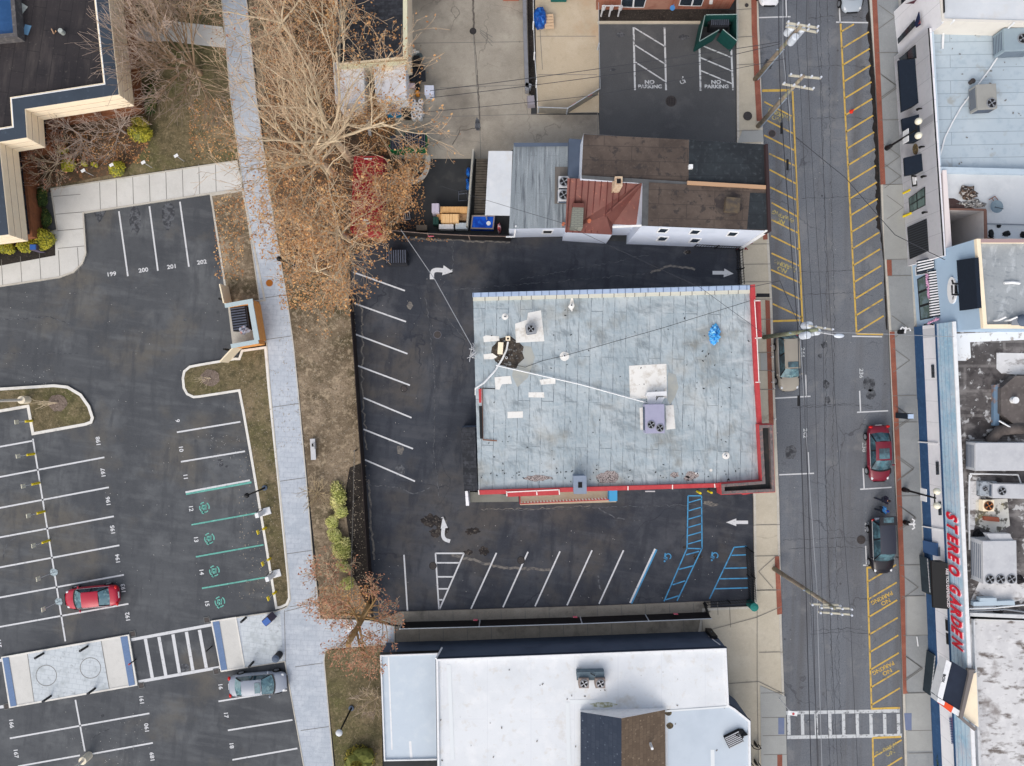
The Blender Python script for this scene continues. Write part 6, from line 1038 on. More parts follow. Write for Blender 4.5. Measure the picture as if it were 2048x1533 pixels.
    for s_ in (-1, 1):
        i0, i1, i2, i3 = (0, 1, 5, 4) if s_ < 0 else (3, 2, 6, 7); a0, a1, c1, c0 = map(Vector, (V[i0], V[i1], V[i2], V[i3])); mid_b = a0.lerp(a1, .5); mid_t = c0.lerp(c1, .46)
        pane([a0, mid_b, mid_t, c0], 'side_window', M_CG if glass != M_CG else glass); pane([mid_b, a1, c1, mid_t], 'side_window', M_CG if glass != M_CG else glass)
        b = MB(); b.tube([a0+Vector((0, s_*.03, 0)), a1+Vector((0, s_*.03, 0))], .02, 4); b.build('window_trim', M_LGREYM, t)
        b = MB(); b.ball(hl-1.42, s_*(hw+.08), belt+.08, .08, .13, .07, 8); b.build('mirror', paint, t, smooth=True)
        b = MB(); b.ball(hl-.36, s_*hw*.68, hood-.21, .17, .11, .06, 10); b.build('headlight', M_LAMP, t, smooth=True)
        b = MB(); b.ball(-hl+.12, s_*hw*.76, deck-.14, .12, .18, .1, 10); b.build('taillight', M_TAIL, t, smooth=True)
        for wx in (hl-.92, -hl+.95):
            b = MB(); b.tube([(wx, s_*(hw-.2), .33), (wx, s_*(hw+.02), .33)], .33, 18); wh = b.build('wheel', M_TYRE, t); b = MB(); b.tube([(wx, s_*(hw+.0), .33), (wx, s_*(hw+.035), .33)], .21, 14); b.build('rim', M_RIM, wh)
    if sunroof: b = MB(); u0, u1 = sunroof; q = [(u0, -wt*.72, zt+.09), (u1, -wt*.72, zt+.09), (u1, wt*.72, zt+.09), (u0, wt*.72, zt+.09)]; b.add(q, [(0, 1, 2, 3)]); b.build('sunroof', M_CG, t)
    b = MB(); b.box(hl-.03, 0, .42, .05, .9, .16); b.build('grille', M_BLACK, t); b = MB(); b.box(-hl-.005, 0, .62, .03, .5, .13); b.build('licence_plate', M_WTRIM, t)
    if tailgate:
        b = MB(); b.prism([(-hl-.35, -wt-.1), (-hl+.35, -wt-.12), (-hl+.35, wt+.12), (-hl-.35, wt+.1)], 1.82, 1.92); tg = b.build('tailgate', paint, t, bevel=.03); b = MB(); b.add([(-hl-.28, -wt*.7, 1.93), (-hl+.15, -wt*.7, 1.93), (-hl+.15, wt*.7, 1.93), (-hl-.28, wt*.7, 1.93)], [(0, 1, 2, 3)]); b.build('rear_window', M_CG, tg)
        b = MB(); b.box(-hl+.25, 0, .9, .7, 1.3, .25); b.build('cargo', F('shopping_bags', (150, 160, 176), (N, (60, 60, 72), .9, 3, .5, .6)), t)
    return t
P_RED = carpaint('crimson_paint', (176, 12, 50), (160, 14, 44)); P_MAR = carpaint('maroon_paint', (112, 18, 40), (134, 30, 56)); P_SIL = carpaint('blue_silver_paint', (142, 150, 164), (156, 162, 172)); P_CHA = carpaint('champagne_paint', (158, 152, 140), (138, 130, 118)); P_BLK = carpaint('black_plum_paint', (20, 18, 26), (36, 30, 40)); P_WHT = carpaint('white_paint_gloss', (222, 224, 228), (210, 212, 218))
P_LSIL = carpaint('light_silver_paint', (156, 166, 176), (172, 180, 188))
car('parked_car', 'bright red sedan parked in bay 193 of the lot, nose to the left', 'car', 181, 1196, 185.5, P_RED, 4.55, 1.8, 1.42, glass=M_CGL)
car('parked_car', 'blue-silver sedan with dark sunroof parked in bay 16 beside the path', 'car', 515, 1370, 4.5, P_SIL, 4.8, 1.84, 1.42, glass=M_CGL, sunroof=(.0, .45))
car('parked_car', 'champagne beige sport utility car parked under the leaning mossy pole', 'car', 1577, 727, -87.5, P_CHA, 4.65, 1.86, 1.7, True, glass=M_CGL, sunroof=(-.1, .35))
car('parked_car', 'dark red sedan with sunroof parked at the east kerb by bay 238', 'car', 1760, 908, -88, P_MAR, 4.7, 1.86, 1.44, sunroof=(-.5, .35))
car('parked_car', 'black plum sport utility car at the east kerb with its tailgate open', 'car', 1765, 1093, -88, P_BLK, 4.6, 1.9, 1.75, True, tailgate=True, roof=F('painted_roof_reflection', (54, 58, 70), rough=.4))  # grey of a reflection put into the black car's roof colour
car('parked_car', 'light silver sedan at the top of the east kerb, only its nose in view', 'car', 1704, -34, -87, P_LSIL, 4.7, 1.84, 1.45, glass=M_CGL)
car('parked_car', 'white car at the top left of the street, only its front end in view', 'car', 1541, -50, -90, P_WHT, 4.9, 1.9, 1.5)

# ================================================================ PEOPLE
M_SKIN = F('skin', (196, 150, 124)); M_HAIR = F('dark_hair', (34, 28, 28)); M_DKCL = F('black_cloth', (28, 26, 44), (N, (44, 40, 60), .6, 4, .45, .65)); M_BLCL = F('blue_jacket', (76, 144, 206), (N, (50, 112, 178), .8, 3, .45, .6), (N, (190, 214, 232), .6, 5, .6, .68)); M_JEAN = F('dark_trousers', (36, 40, 54))
def person(label, px, py, head, jacket, hair, stride=.3, arm=.35, hgt=1.72, hold=None):
    t = thing('person', label, 'person', (*W(px, py, .0), .01), head); k = hgt/1.72
    J = {'pel': (0, 0, .93), 'ch': (.03, 0, 1.28), 'nk': (.04, 0, 1.46), 'hd': (.07, 0, 1.60), 'tp': (.07, 0, 1.70)}
    E = [('pel', 'ch'), ('ch', 'nk'), ('nk', 'hd'), ('hd', 'tp')]; rad = {'pel': .15, 'ch': .165, 'nk': .06, 'hd': .095, 'tp': .07}
    for s_, n_ in ((1, 'l'), (-1, 'r')):
        st = stride*s_; J.update({n_+'hp': (0, s_*.1, .88), n_+'kn': (st*.55+.05, s_*.11, .5), n_+'an': (st, s_*.1, .09), n_+'to': (st+.17, s_*.12, .04), n_+'sh': (.03, s_*.2, 1.38), n_+'el': (-st*arm*2*.5+.02, s_*.27, 1.12), n_+'wr': (-st*arm*2+.18, s_*.25, .93), n_+'hn': (-st*arm*2+.24, s_*.24, .87)})
        E += [('pel', n_+'hp'), (n_+'hp', n_+'kn'), (n_+'kn', n_+'an'), (n_+'an', n_+'to'), ('ch', n_+'sh'), (n_+'sh', n_+'el'), (n_+'el', n_+'wr'), (n_+'wr', n_+'hn')]
        rad.update({n_+'hp': .1, n_+'kn': .07, n_+'an': .045, n_+'to': .04, n_+'sh': .075, n_+'el': .05, n_+'wr': .032, n_+'hn': .035})
        for f in range(5):
            a, c = n_+'f%d' % f, n_+'g%d' % f; w_ = J[n_+'hn']; off = (f-2)*.017 if f < 4 else .045; J[a] = (w_[0]+.03, w_[1]+off*s_ if f < 4 else w_[1]-.035*s_, w_[2]-.05+(.02 if f == 4 else 0)); J[c] = (w_[0]+.05-(.01*abs(f-1)), J[a][1], w_[2]-.09+(.03 if f == 4 else 0)); E += [(n_+'hn', a), (a, c)]; rad[a] = .009; rad[c] = .008
    ks = list(J); me = bpy.data.meshes.new('body'); me.from_pydata([tuple(q*k for q in J[n_]) for n_ in ks], [(ks.index(a), ks.index(c)) for a, c in E], [])
    o = bpy.data.objects.new('body', me); COL.objects.link(o); o.parent = t; o.modifiers.new('sk', 'SKIN'); o.modifiers.new('ss', 'SUBSURF').levels = 1
    for i, n_ in enumerate(ks): q_ = rad[n_]*k*(1 if n_ in ('hd', 'tp', 'nk', 'lhn', 'rhn', 'lwr', 'rwr') or n_[1] in 'fg' else .66); me.skin_vertices[0].data[i].radius = (q_, q_)
    me.skin_vertices[0].data[0].use_root = True; me.materials.append(M_SKIN)
    def sk(nm, m, segs, grow_):
        nn = sorted({q for s_ in segs for q in s_}, key=ks.index); m2 = bpy.data.meshes.new(nm); m2.from_pydata([tuple(q*k for q in J[q_]) for q_ in nn], [(nn.index(a), nn.index(c)) for a, c in segs], []); oo = bpy.data.objects.new(nm, m2); COL.objects.link(oo); oo.parent = t; oo.modifiers.new('sk', 'SKIN'); oo.modifiers.new('ss', 'SUBSURF').levels = 1
        for i, q_ in enumerate(nn): m2.skin_vertices[0].data[i].radius = ((rad[q_]+grow_)*k, (rad[q_]+grow_)*k*(1.2 if q_ in ('ch', 'pel') else 1))
        m2.skin_vertices[0].data[0].use_root = True; m2.materials.append(m)
    sk('jacket', jacket, [('pel', 'ch'), ('ch', 'lsh'), ('ch', 'rsh'), ('lsh', 'lel'), ('rsh', 'rel'), ('lel', 'lwr'), ('rel', 'rwr')], .022); sk('trousers', M_JEAN, [('pel', 'lhp'), ('pel', 'rhp'), ('lhp', 'lkn'), ('rhp', 'rkn'), ('lkn', 'lan'), ('rkn', 'ran')], .018)
    b = MB()
    for s_, n_ in ((1, 'l'), (-1, 'r')): q = J[n_+'an']; b.ball((q[0]+.07)*k, q[1]*k, .05, .15, .055, .05, 10)
    b.build('shoes', M_BLACK, t, smooth=True); b = MB(); q = J['hd']; b.ball(q[0]*k-.02, 0, q[2]*k+.04, .115, .105, .115, 12); b.build('hair', hair, t, smooth=True)
    b = MB()
    for s_ in (-1, 1): b.ball(q[0]*k+.09, s_*.035, q[2]*k+.0, .012, .014, .01, 6)
    b.build('eyes', M_BLACK, t); b = MB(); b.ball(q[0]*k+.1, 0, q[2]*k-.03, .022, .013, .02, 6); b.ball(q[0]*k+.095, 0, q[2]*k-.065, .01, .025, .006, 6); b.build('face_features', M_SKIN, t)
    return t
person('person in all dark clothes walking in the street behind the open tailgate', 1757, 996, -15, M_DKCL, M_HAIR, .34)
person('person in a bright blue jacket walking beside the one in dark clothes', 1754, 1016, -3, M_BLCL, F('blue_cap', (20, 60, 150)), .22)

# ================================================================ POLES, WIRES, LAMPS, SIGNS
M_WOOD = F('weathered_pole', (150, 138, 122), (N, (110, 98, 86), .7, 2, .45, .65), (N, (128, 148, 118), .5, 1.2, .5, .7)); M_WOODG = F('mossy_pole', (128, 134, 112), (N, (98, 92, 76), .8, 1.4, .42, .62), (N, (150, 170, 140), .6, 3, .5, .7)); M_STEELP = F('grey_guard', (150, 164, 180)); M_ARM = F('crossarm_wood', (196, 192, 176), (N, (168, 162, 146), .6, 4, .45, .7)); M_INS = F('insulator', (206, 212, 222), rough=.3)
M_TRF = F('transformer_can', (206, 214, 224), (N, (180, 190, 204), .5, 2, .45, .7), rough=.4); M_WIRE = F('wire', (56, 58, 64)); M_WIREL = F('bright_wire', (150, 154, 160))
ends = {}
def upole(key, label, base, top, h, m, arms, cans=0, guard=True):
    t = thing('utility_pole', label, 'utility pole', (*W(*base), .0), 0, 'utility poles'); b = MB(); p0 = Vector(L3(*base, 0)); p1 = Vector(L3(*top, h)); b.tube([p0, p0.lerp(p1, .5), p1], [.19, .16, .12], 12); b.build('pole', m, t, True, smooth=True)
    if guard: b = MB(); b.tube([p0.lerp(p1, .03)+Vector((.18, -.1, 0)), p0.lerp(p1, .6)+Vector((.14, -.1, 0))], .06, 6); b.build('cable_guard', M_STEELP, t, True)
    for a_, c_, ha in arms:
        A_ = Vector(L3(*a_, ha)); B_ = Vector(L3(*c_, ha)); b = MB(); d_ = (B_-A_).normalized(); n_ = Vector((-d_.y, d_.x, 0))*.06; v = [A_-n_, A_+n_, B_+n_, B_-n_]; b.add([tuple(q) for q in v]+[(q.x, q.y, q.z+.12) for q in v], [(0, 1, 2, 3), (4, 5, 6, 7), (0, 1, 5, 4), (1, 2, 6, 5), (2, 3, 7, 6), (3, 0, 4, 7)]); b.build('crossarm', M_ARM, t, True)
        for u in (.03, .35, .68, .97): q = A_.lerp(B_, u); b = MB(); b.cyl(q.x, q.y, q.z+.12, .07, .2, 8); b.build('insulator', M_INS, t, True); ends.setdefault(key, []).append(Vector((q.x, q.y, q.z+.3)))
    for k in range(cans):
        a = R(k*120+20+(90 if key == 'C' else 0)); q = p0.lerp(p1, .88); cx, cy = q.x+.42*math.cos(a), q.y+.42*math.sin(a); b = MB(); b.tube([(cx, cy, q.z-.55), (cx, cy, q.z+.35), (cx, cy, q.z+.45)], [.27, .27, .2], 14); b.build('transformer', M_TRF, t, True, smooth=False)
    b = MB(); b.tube([p0.lerp(p1, .6)+Vector((-.3, 0, 0)), p0.lerp(p1, .6)+Vector((.3, 0, 0))], .05, 6); b.build('bracket', M_STEELP, t, True); return t
upole('A', 'northern utility pole with three grey transformers and double crossarm', (1509, 160), (1602, 52), 9.3, M_STEELP if 0 else M_WOOD, [((1572, 47), (1635, 57), 9.2), ((1571, 54), (1634, 66), 8.6)], 3)
upole('B', 'utility pole with two crossarms standing by the sidewalk manhole', (1515, 254), (1607, 152), 9.6, M_WOOD, [((1577, 152), (1641, 158), 9.3), ((1564, 169), (1626, 180), 8.3)])
upole('C', 'mossy leaning utility pole with transformers above the champagne car', (1527, 675), (1634, 660), 10.0, M_WOODG, [((1610, 651), (1664, 660), 9.2)], 3, False)
upole('D', 'southern utility pole with double crossarm near the alley entrance', (1547, 1137), (1669, 1217), 10.8, M_WOOD, [((1620, 1208), (1679, 1210), 10.0), ((1638, 1214), (1702, 1217), 10.6), ((1636, 1224), (1702, 1229), 10.6)])
t = thing('street_light', 'cobra-head street light reaching over the street from the mossy pole', 'street light', L3(1640, 662, 9)); b = MB(); b.tube([L3(1632, 664, 9.2), L3(1650, 667, 9.6), L3(1668, 670, 9.6)], .05, 6); b.build('arm', M_LGREYM, t, True); b = MB(); b.ball(*L3(1678, 672, 9.6), .38, .17, .1, 12); b.build('lamp_head', M_TRF, t, True, smooth=True)
def wire(label, pts, r=.016, m=M_WIRE, sag=.0, group='overhead wires'):
    b = MB(); out = []
    for i in range(len(pts)-1):
        A_, B_ = Vector(pts[i]), Vector(pts[i+1]); n = 10; s_ = sag*(B_-A_).length
        for k in range(n): u = k/n; q = A_.lerp(B_, u); q.z -= 4*s_*u*(1-u); out.append(q)
    out.append(Vector(pts[-1])); b.tube(out, r, 4, cap=False); return solo(b, 'overhead_wire', m, label, 'wire', group)
far_n = lambda x, h: L3(x, -140, h); far_s = lambda x, h: L3(x, 1760, h)
for i, (xs, m, r, l) in enumerate((((1574, 1580, 1613, 1622), M_WIRE, .015, 'westernmost thin wire on the pole crossarms above the street'), ((1592, 1600, 1628, 1645), M_WIRE, .015, 'second wire from the west on the pole crossarms'), ((1612, 1616, 1646, 1660), M_WIRE, .015, 'third wire from the west on the pole crossarms'), ((1632, 1640, 1662, 1700), M_WIRE, .015, 'easternmost wire on the pole crossarms'))):
    wire(l, [far_n(xs[0]+8, 9.4), L3(xs[0], 54, 9.4), L3(xs[1], 156, 9.6), L3(xs[2], 656, 9.6), L3(xs[3], 1220, 10.9), far_s(xs[3]+30, 10.9)], r, m, .008)
for l, xs, h, r, m in (('thickest black cable bundle strung lowest along the street', (1558, 1562, 1596, 1612), 6.6, .034, M_WIRE), ('black cable just east of the thickest bundle along the street', (1570, 1576, 1604, 1625), 7.4, .024, M_WIRE), ('pale cable strung near the street poles beside the black cables', (1566, 1579, 1600, 1634), 7.0, .025, M_WIREL)):
    wire(l, [far_n(xs[0], h), L3(xs[0], 110, h), L3(xs[1], 215, h), L3(xs[2], 664, h), L3(xs[3], 1180, h), far_s(xs[3]+18, h)], r, m, .004)
wire('upper service wire crossing the concrete yard to the northern pole', [L3(1560, 84, 8), L3(1400, 108, 7), L3(860, 182, 4)], .024, M_WIRE, .01); wire('lower service wire crossing the concrete yard to the northern pole', [L3(1560, 88, 7.8), L3(1400, 125, 6.6), L3(860, 196, 4)], .024, M_WIRE, .01)
wire('thin service wire from the second pole to the back yard', [L3(1570, 118, 7.8), L3(1200, 190, 5), L3(855, 224, 4)], .02, M_WIRE, .008)
wire('wire running from the tan tree corner to the roof bracket of the grey roof', [L3(802, 460, 3), L3(870, 560, 4.5), L3(945, 695, 5.2)], .03, M_WIREL, .01)
wire('wire falling diagonally over the brown roofs and grey roof corner', [L3(880, 372, 3), L3(1120, 445, 4.5), L3(1400, 575, 5.5), L3(1528, 668, 8)], .014, M_WIRE, .008)
wire('diagonal wire crossing the street from the second pole to the white shops', [L3(1592, 275, 8), L3(1690, 355, 7.6), L3(1790, 470, 7), L3(1890, 520, 6)], .025, M_WIRE, .006)
wire('wire from the grey roof corner to the mossy pole', [L3(1500, 575, 5), L3(1560, 562, 7), L3(1600, 655, 9)], .022, M_WIRE, .01)
wire('wire crossing the street to the blue building corner', [L3(1640, 664, 8.6), L3(1760, 668, 8), L3(1908, 674, 6)], .022, M_WIREL, .008)
for i, (x, y, h, l) in enumerate(((1597, 802, 6.6, 'black splice canister hanging on the thick cable below the champagne car'), (1563, 257, 6.6, 'black splice canister on the thick cable near the second pole'), (1575, 330, 6.6, 'long black splice sleeve on the cable beside the brown roof'))): b = MB(); b.tube([(0, .4, 0), (0, -.4, 0)], .09, 8); o = solo(b, 'cable_splice', M_BLACK, l, 'splice', 'cable splices'); o.location = L3(x, y, h)
def globe_lamp(px, py, label, tops, h=4.6):
    t = thing('street_lamp', label, 'street lamp', (*W(px, py), .13), 0, 'twin globe lamps'); p0 = Vector(L3(px, py, 0)); p1 = Vector((p0.x, p0.y, h)); b = MB(); b.tube([p0+Vector((0, 0, .1)), p0+Vector((0, 0, .8)), p0+Vector((0, 0, .85)), p1], [.22, .16, .09, .07], 10); b.build('post', M_BLACK, t, True)
    b = MB(); b.tube([p1+Vector((0, -.55, -.1)), p1+Vector((0, .55, -.1))], .05, 6); b.build('arm', M_BLACK, t, True)
    for s_ in (-1, 1): b = MB(); b.ball(p1.x, p1.y+s_*.55, h+.2, .27, .27, .3, 14); b.build('globe', F('cream_globe', (232, 228, 208), rough=.2), t, True, smooth=True)
    b = MB(); b.prism([(p1.x-.03, p1.y-.5), (p1.x+.03, p1.y-.5), (p1.x+.03, p1.y+.5), (p1.x-.03, p1.y+.5)], 2.6, 3.4); b.build('banner', M_WTRIM, t, True); return t
globe_lamp(1772, 298, 'black street lamp with two globes above the middle navy awning', None); globe_lamp(1806, 979, 'black street lamp with two globes beside the navy shopfront', None)
def area_lamp(px, py, tx, ty, label, head, hm=M_BLACK, h=4.2, big=False):
    t = thing('area_lamp', label, 'lamp', (*W(px, py), .12), 0, 'single lamps'); p0 = Vector(L3(px, py, .1)); p1 = Vector(L3(tx, ty, h)); p1.x = p0.x+(p1.x-p0.x)*.3; p1.y = p0.y+(p1.y-p0.y)*.3
    p1 = Vector((p0.x, p0.y, h)); b = MB(); b.tube([p0, p1], [.09, .06] if not big else [.12, .09], 8); b.build('post', M_BLACK if not big else F('pale_post', (214, 208, 198)), t, True); b = MB(); b.cyl(p0.x, p0.y, .0, .22 if not big else .32, .25 if not big else .95, 16); b.build('base', M_DKWALL if not big else F('cream_pedestal', (232, 222, 200), (N, (212, 200, 178), .6, 2, .5, .7)), t, True); b = MB(); b.ball(p1.x, p1.y, h, *head, 14); b.build('lamp_head', hm, t, True, smooth=True); return t
area_lamp(530, 976, 505, 990, 'slim black lamp leaning over bay 12 from the lawn strip', (.2, .2, .18)); area_lamp(703, 1416, 680, 1456, 'black lamp with white rimmed head on the lawn south of the tan tree', (.27, .27, .16), M_WTRIM if 0 else F('white_rim', (206, 210, 214)), 4.4)
area_lamp(590, 535, 563, 512, 'black lamp with a pale ring base partly under the orange-leaved tree', (.2, .2, .2)); area_lamp(177, 1512, 165, 1532, 'light pole on a thick cream pedestal at the bottom edge near bay 167', (.42, .25, .15), F('cream_fixture', (226, 216, 192)), 7.0, True)
t = area_lamp(56, 800, 40, 800, 'tall pale light pole lying across the kerbed island from above', (.4, .2, .14), F('pale_fixture', (226, 222, 216)), 7.0, True)
# parking meters in yellow bollards
def meter(px, py, rot, label, group, yl=.9, plate=(.34, .05, .45)):
    t = thing('sign_post', label, 'sign', (*W(px, py), .02), rot, group); b = MB(); b.cyl(0, 0, 0, .1, yl, 12); b.ball(0, 0, yl, .1, .1, .05, 10); b.build('bollard', F('safety_yellow', (224, 200, 40)), t); b = MB(); b.cyl(0, 0, yl, .03, 2.1-yl, 6); b.build('post', M_LGREYM, t); b = MB(); b.box(0, 0, 1.75, plate[1], plate[0], plate[2]); b.build('sign_plate', F('cream_plate', (220, 216, 196)), t); return t
gm = 'signs in yellow bollards along the bay divider'; base_m = meter(66, 842, 8, 'yellow bollard sign at the corner of the kerbed island', gm)
for x, y, l in ((69, 908, 'yellow bollard sign between bays 198 and 197'), (79, 966, 'yellow bollard sign at the head of bay 197'), (89, 1023, 'yellow bollard sign at the head of bay 196'), (99, 1081, 'yellow bollard sign at the head of bay 195')): dup(base_m, (*W(x, y), .02), 8, l)
for x, y, l in ((108, 1145, 'cream sign on a broken concrete spot left of bay 194'), (118, 1204, 'cream sign on a broken concrete spot in front of the red sedan')):
    t = thing('sign_post', l, 'sign', (*W(x, y), .02), 8, 'signs on broken concrete footings'); b = MB(); b.cyl(0, 0, 0, .03, 2.1, 6); b.build('post', M_LGREYM, t); b = MB(); b.box(0, 0, 1.75, .05, .36, .45); b.build('sign_plate', F('cream_plate', (220, 216, 196)), t); b = MB(); b.add([(*p, .012) for p in blob(0, 0, .32, .3, 14, .2)], [tuple(range(14))]); b.build('footing', F('pale_splash', (170, 186, 192), (N, (110, 120, 124), .8, 6, .45, .6)), t)
ye = 'small yellow sign posts by the charging bays'; y0 = None
for x, y, l in ((533, 1055, 'yellow sign post beside charging bay 13'), (542, 1116, 'yellow sign post beside charging bay 14'), (553, 1183, 'yellow sign post beside charging bay 15')):
    if y0 is None:
        y0 = t = thing('sign_post', l, 'sign', (*W(x, y), .1), 20, ye); b = MB(); b.cyl(0, 0, 0, .1, .7, 10); b.build('bollard', F('safety_yellow', (224, 200, 40)), t); b = MB(); b.cyl(0, 0, .7, .03, 1.3, 6); b.build('post', M_ARM, t); b = MB(); b.box(0, 0, 1.7, .06, .34, .4); b.build('sign_plate', F('yellow_plate', (230, 206, 60)), t)
    else: dup(y0, (*W(x, y), .1), 20, l)
ch0 = None
for x, y, l in ((528, 1024, 'white charging station with open top at the end of bay 12'), (548, 1148, 'white charging station with open top at the end of bay 14')):
    if ch0 is None:
        ch0 = t = thing('charging_station', l, 'charging station', (*W(x, y), .11), 15, 'charging stations'); b = MB(); b.box(.25, 0, 0, .75, .6, .12); b.build('pad', M_WTRIM, t, bevel=.02); b = MB(); b.box(0, 0, .1, .3, .4, 1.5); b.build('cabinet', M_WTRIM, t, bevel=.03); b = MB(); b.tube([(-.1, .25, 1.3), (.0, .4, .8), (.2, .3, .5), (.1, .2, 1.1)], .03, 6); b.build('cable', M_BLACK, t)
    else: dup(ch0, (*W(x, y), .11), 15, l)
# bollards
b0 = None
for x, y, l in ((89, 1306, 'black bollard at the upper left of the crossing island'), (177, 1292, 'black bollard at the upper right of the crossing island'), (104, 1391, 'black bollard at the lower left of the crossing island'), (192, 1376, 'black bollard at the lower right of the crossing island'), (493, 1235, 'black bollard near the striped bin on the entry paving'), (508, 1323, 'black bollard near the round bin on the entry paving')):
    if b0 is None: b0 = t = thing('bollard', l, 'bollard', (*W(x, y), .14), 0, 'black bollards'); b = MB(); b.cyl(0, 0, 0, .1, 1.0, 12); b.build('post', M_BLACK, t); b = MB(); b.cyl(0, 0, 1.0, .105, .05, 12); b.build('cap', F('bollard_cap', (60, 62, 66)), t)
    else: dup(b0, (*W(x, y), .14), 0, l)
for i, (x, y, l, m) in enumerate(((272, 1319, 'short post with a red top at the east edge of the crossing island', M_RED), (424, 1293, 'short dark post in the crosswalk near the entry pad', M_BLACK))): b = MB(); b.cyl(0, 0, 0, .05, .9, 8); b.cyl(0, 0, .9, .07, .2, 8, 1); o = solo(b, 'marker_post', [M_BLACK, m], l, 'post'); o.location = (*W(x, y), .02)
for i, (x, y, l) in enumerate(((1402, 987, 'left yellow bollard under the red edge of the big building'), (1424, 986, 'right yellow bollard under the red edge of the big building'))): b = MB(); b.cyl(0, 0, 0, .09, 1.1, 10); o = solo(b, 'yellow_bollard', F('safety_yellow', (224, 200, 40)), l, 'bollard', 'yellow bollards by the red edge'); o.location = (*W(x-8, y-4), .01)
for x, y, l in ((1795, 388, 'yellow flag-like post upper one by the shop window'), (1795, 434, 'yellow flag-like post lower one by the shop grille')): b = MB(); b.cyl(0, 0, 0, .1, 1.1, 10); o = solo(b, 'yellow_bollard', F('safety_yellow', (224, 200, 40)), l, 'bollard', 'yellow bollards by the shop grille'); o.location = (*W(x+10, y), .13)
# bins
def bin_(name, label, px, py, rot, m, top_m, sx=.6, sy=.6, h=1.3, z=.14, rnd_=False):
    t = thing(name, label, 'bin', (*W(px, py), z), rot); b = MB(); b.cyl(0, 0, 0, sx/2, h, 16) if rnd_ else b.box(0, 0, 0, sx, sy, h); b.build('body', m, t, bevel=0 if rnd_ else .03); b = MB(); b.cyl(0, 0, h, sx/2*1.05, .1, 16, 0, sx/2*.5) if rnd_ else b.box(0, 0, h, sx*.95, sy*.8, .08); b.build('lid', top_m, t); return t
bin_('trash_compactor', 'blue-topped litter compactor near the upper bollard on the entry paving', 545, 1232, 40, F('plum_grey', (84, 78, 96)), F('solar_blue', (60, 100, 170), rough=.2)); bin_('trash_bin', 'round dark bin near the lower bollard on the entry paving', 560, 1308, 0, M_BLACK, M_DKWALL, .6, .6, 1.0, .14, True)
bin_('trash_compactor', 'blue-topped litter compactor beside the brightest yellow bush', 88, 501, 0, F('plum_grey', (84, 78, 96)), F('solar_blue', (60, 100, 170), rough=.2), .5, .5, 1.2); bin_('parking_kiosk', 'dark parking pay station with blue-white panel on the east sidewalk', 1794, 831, 0, F('kiosk_black', (34, 44, 54)), F('panel_blue', (180, 200, 226)), .45, .45, 1.9, .13)
bin_('trash_bin', 'round teal bin by the fence corner at the alley entrance', 1499, 1206, 0, F('teal_green_can', (24, 96, 90)), F('teal_lid', (40, 120, 112)), .66, .66, 1.1, .13, True)
# dumpsters
M_DG = F('dumpster_green', (24, 116, 66), (N, (18, 90, 52), .6, 2, .45, .7)); M_LID = F('ribbed_lid', (84, 90, 104), (N, (64, 68, 80), .6, 2, .45, .7))
def dumpster(label, px, py, rot, m, sx=1.75, sy=1.3, h=1.25, open_=False, z=.01):
    t = thing('dumpster', label, 'dumpster', (*W(px, py), z), rot, 'dumpsters'); b = MB(); b.box(0, 0, .1, sx, sy, h-.1, 0, 0, 1.04); b.build('body', m, t); b = MB()
    for k in range(9): b.box(-sx/2+sx*(k+.5)/9, .05, h+.03, sx/9*.5, sy*.9, .06)
    b.box(0, .05, h, sx*1.0, sy*.92, .03, 0, 1); b.build('lid', [M_LID, M_DARK], t)
    for s_ in (-1, 1): b = MB(); b.box(s_*(sx/2+.08), -.1, .8, .2, .2, .12); b.build('fork_pocket', m, t)
    b = MB()
    for a in (-1, 1):
        for c in (-1, 1): b.cyl(a*sx*.4, c*sy*.4, 0, .07, .1, 8)
    b.build('casters', M_BLACK, t); return t
dumpster('green dumpster with dark ribbed lid by the curved white kerb', 834, 292, 0, M_DG); dumpster('smaller green dumpster half hidden by leaves left of the other green one', 799, 297, 0, M_DG, 1.1, 1.2); dumpster('dark grey ribbed dumpster standing alone in the dark parking lot', 797, 520, 1, F('charcoal_steel', (42, 44, 50)), 1.7, 1.15)
t = thing('dumpster_enclosure', 'pale stucco dumpster enclosure with open cream gates beside the path', 'enclosure', L3(495, 645)); h = 2.0; k_ = (455, 609)
eo = [(450, 610), (504, 600), (517, 682), (463, 693)]
def wallseg(a, c, wd, z1, m, nm, z0=0): b = MB(); A_, B_ = Vector(W(*a, h)), Vector(W(*c, h)); d_ = (B_-A_).normalized(); n_ = Vector((-d_.y, d_.x))*wd/2; b.prism([tuple(A_+n_), tuple(B_+n_), tuple(B_-n_), tuple(A_-n_)], z0, z1); return b.build(nm, m, t, True)
M_ENC = F('grey_green_coping', (176, 192, 196), (N, (160, 176, 182), .5, 2, .45, .7))
wallseg((454, 611), (503, 603), .28, 1.94, M_ORANGE, 'north_wall'); wallseg((501, 605), (513, 680), .34, 1.93, M_ORANGE, 'east_wall'); wallseg((514, 684), (464, 692), .28, 1.92, M_ORANGE, 'south_wall')
wallseg((450, 612), (506, 602), .34, 2.05, M_ENC, 'coping', 1.945); wallseg((501, 606), (514, 681), .42, 2.04, M_ENC, 'coping', 1.935); wallseg((517, 683), (462, 693), .34, 2.03, M_ENC, 'coping', 1.925)
wallseg((456, 615), (466, 690), .12, .12, M_WTRIM, 'threshold'); b = MB(); b.prism(PW([(457, 611), (520, 603), (534, 685), (467, 695)]), .0, .16); b.build('slab', M_KERB, t, True)
for a, c in (((438, 568), (446, 606)), ((466, 694), (438, 724))): gt = wallseg(a, c, .1, 1.9, F('cream_gate', (238, 224, 196)), 'gate', .15); 
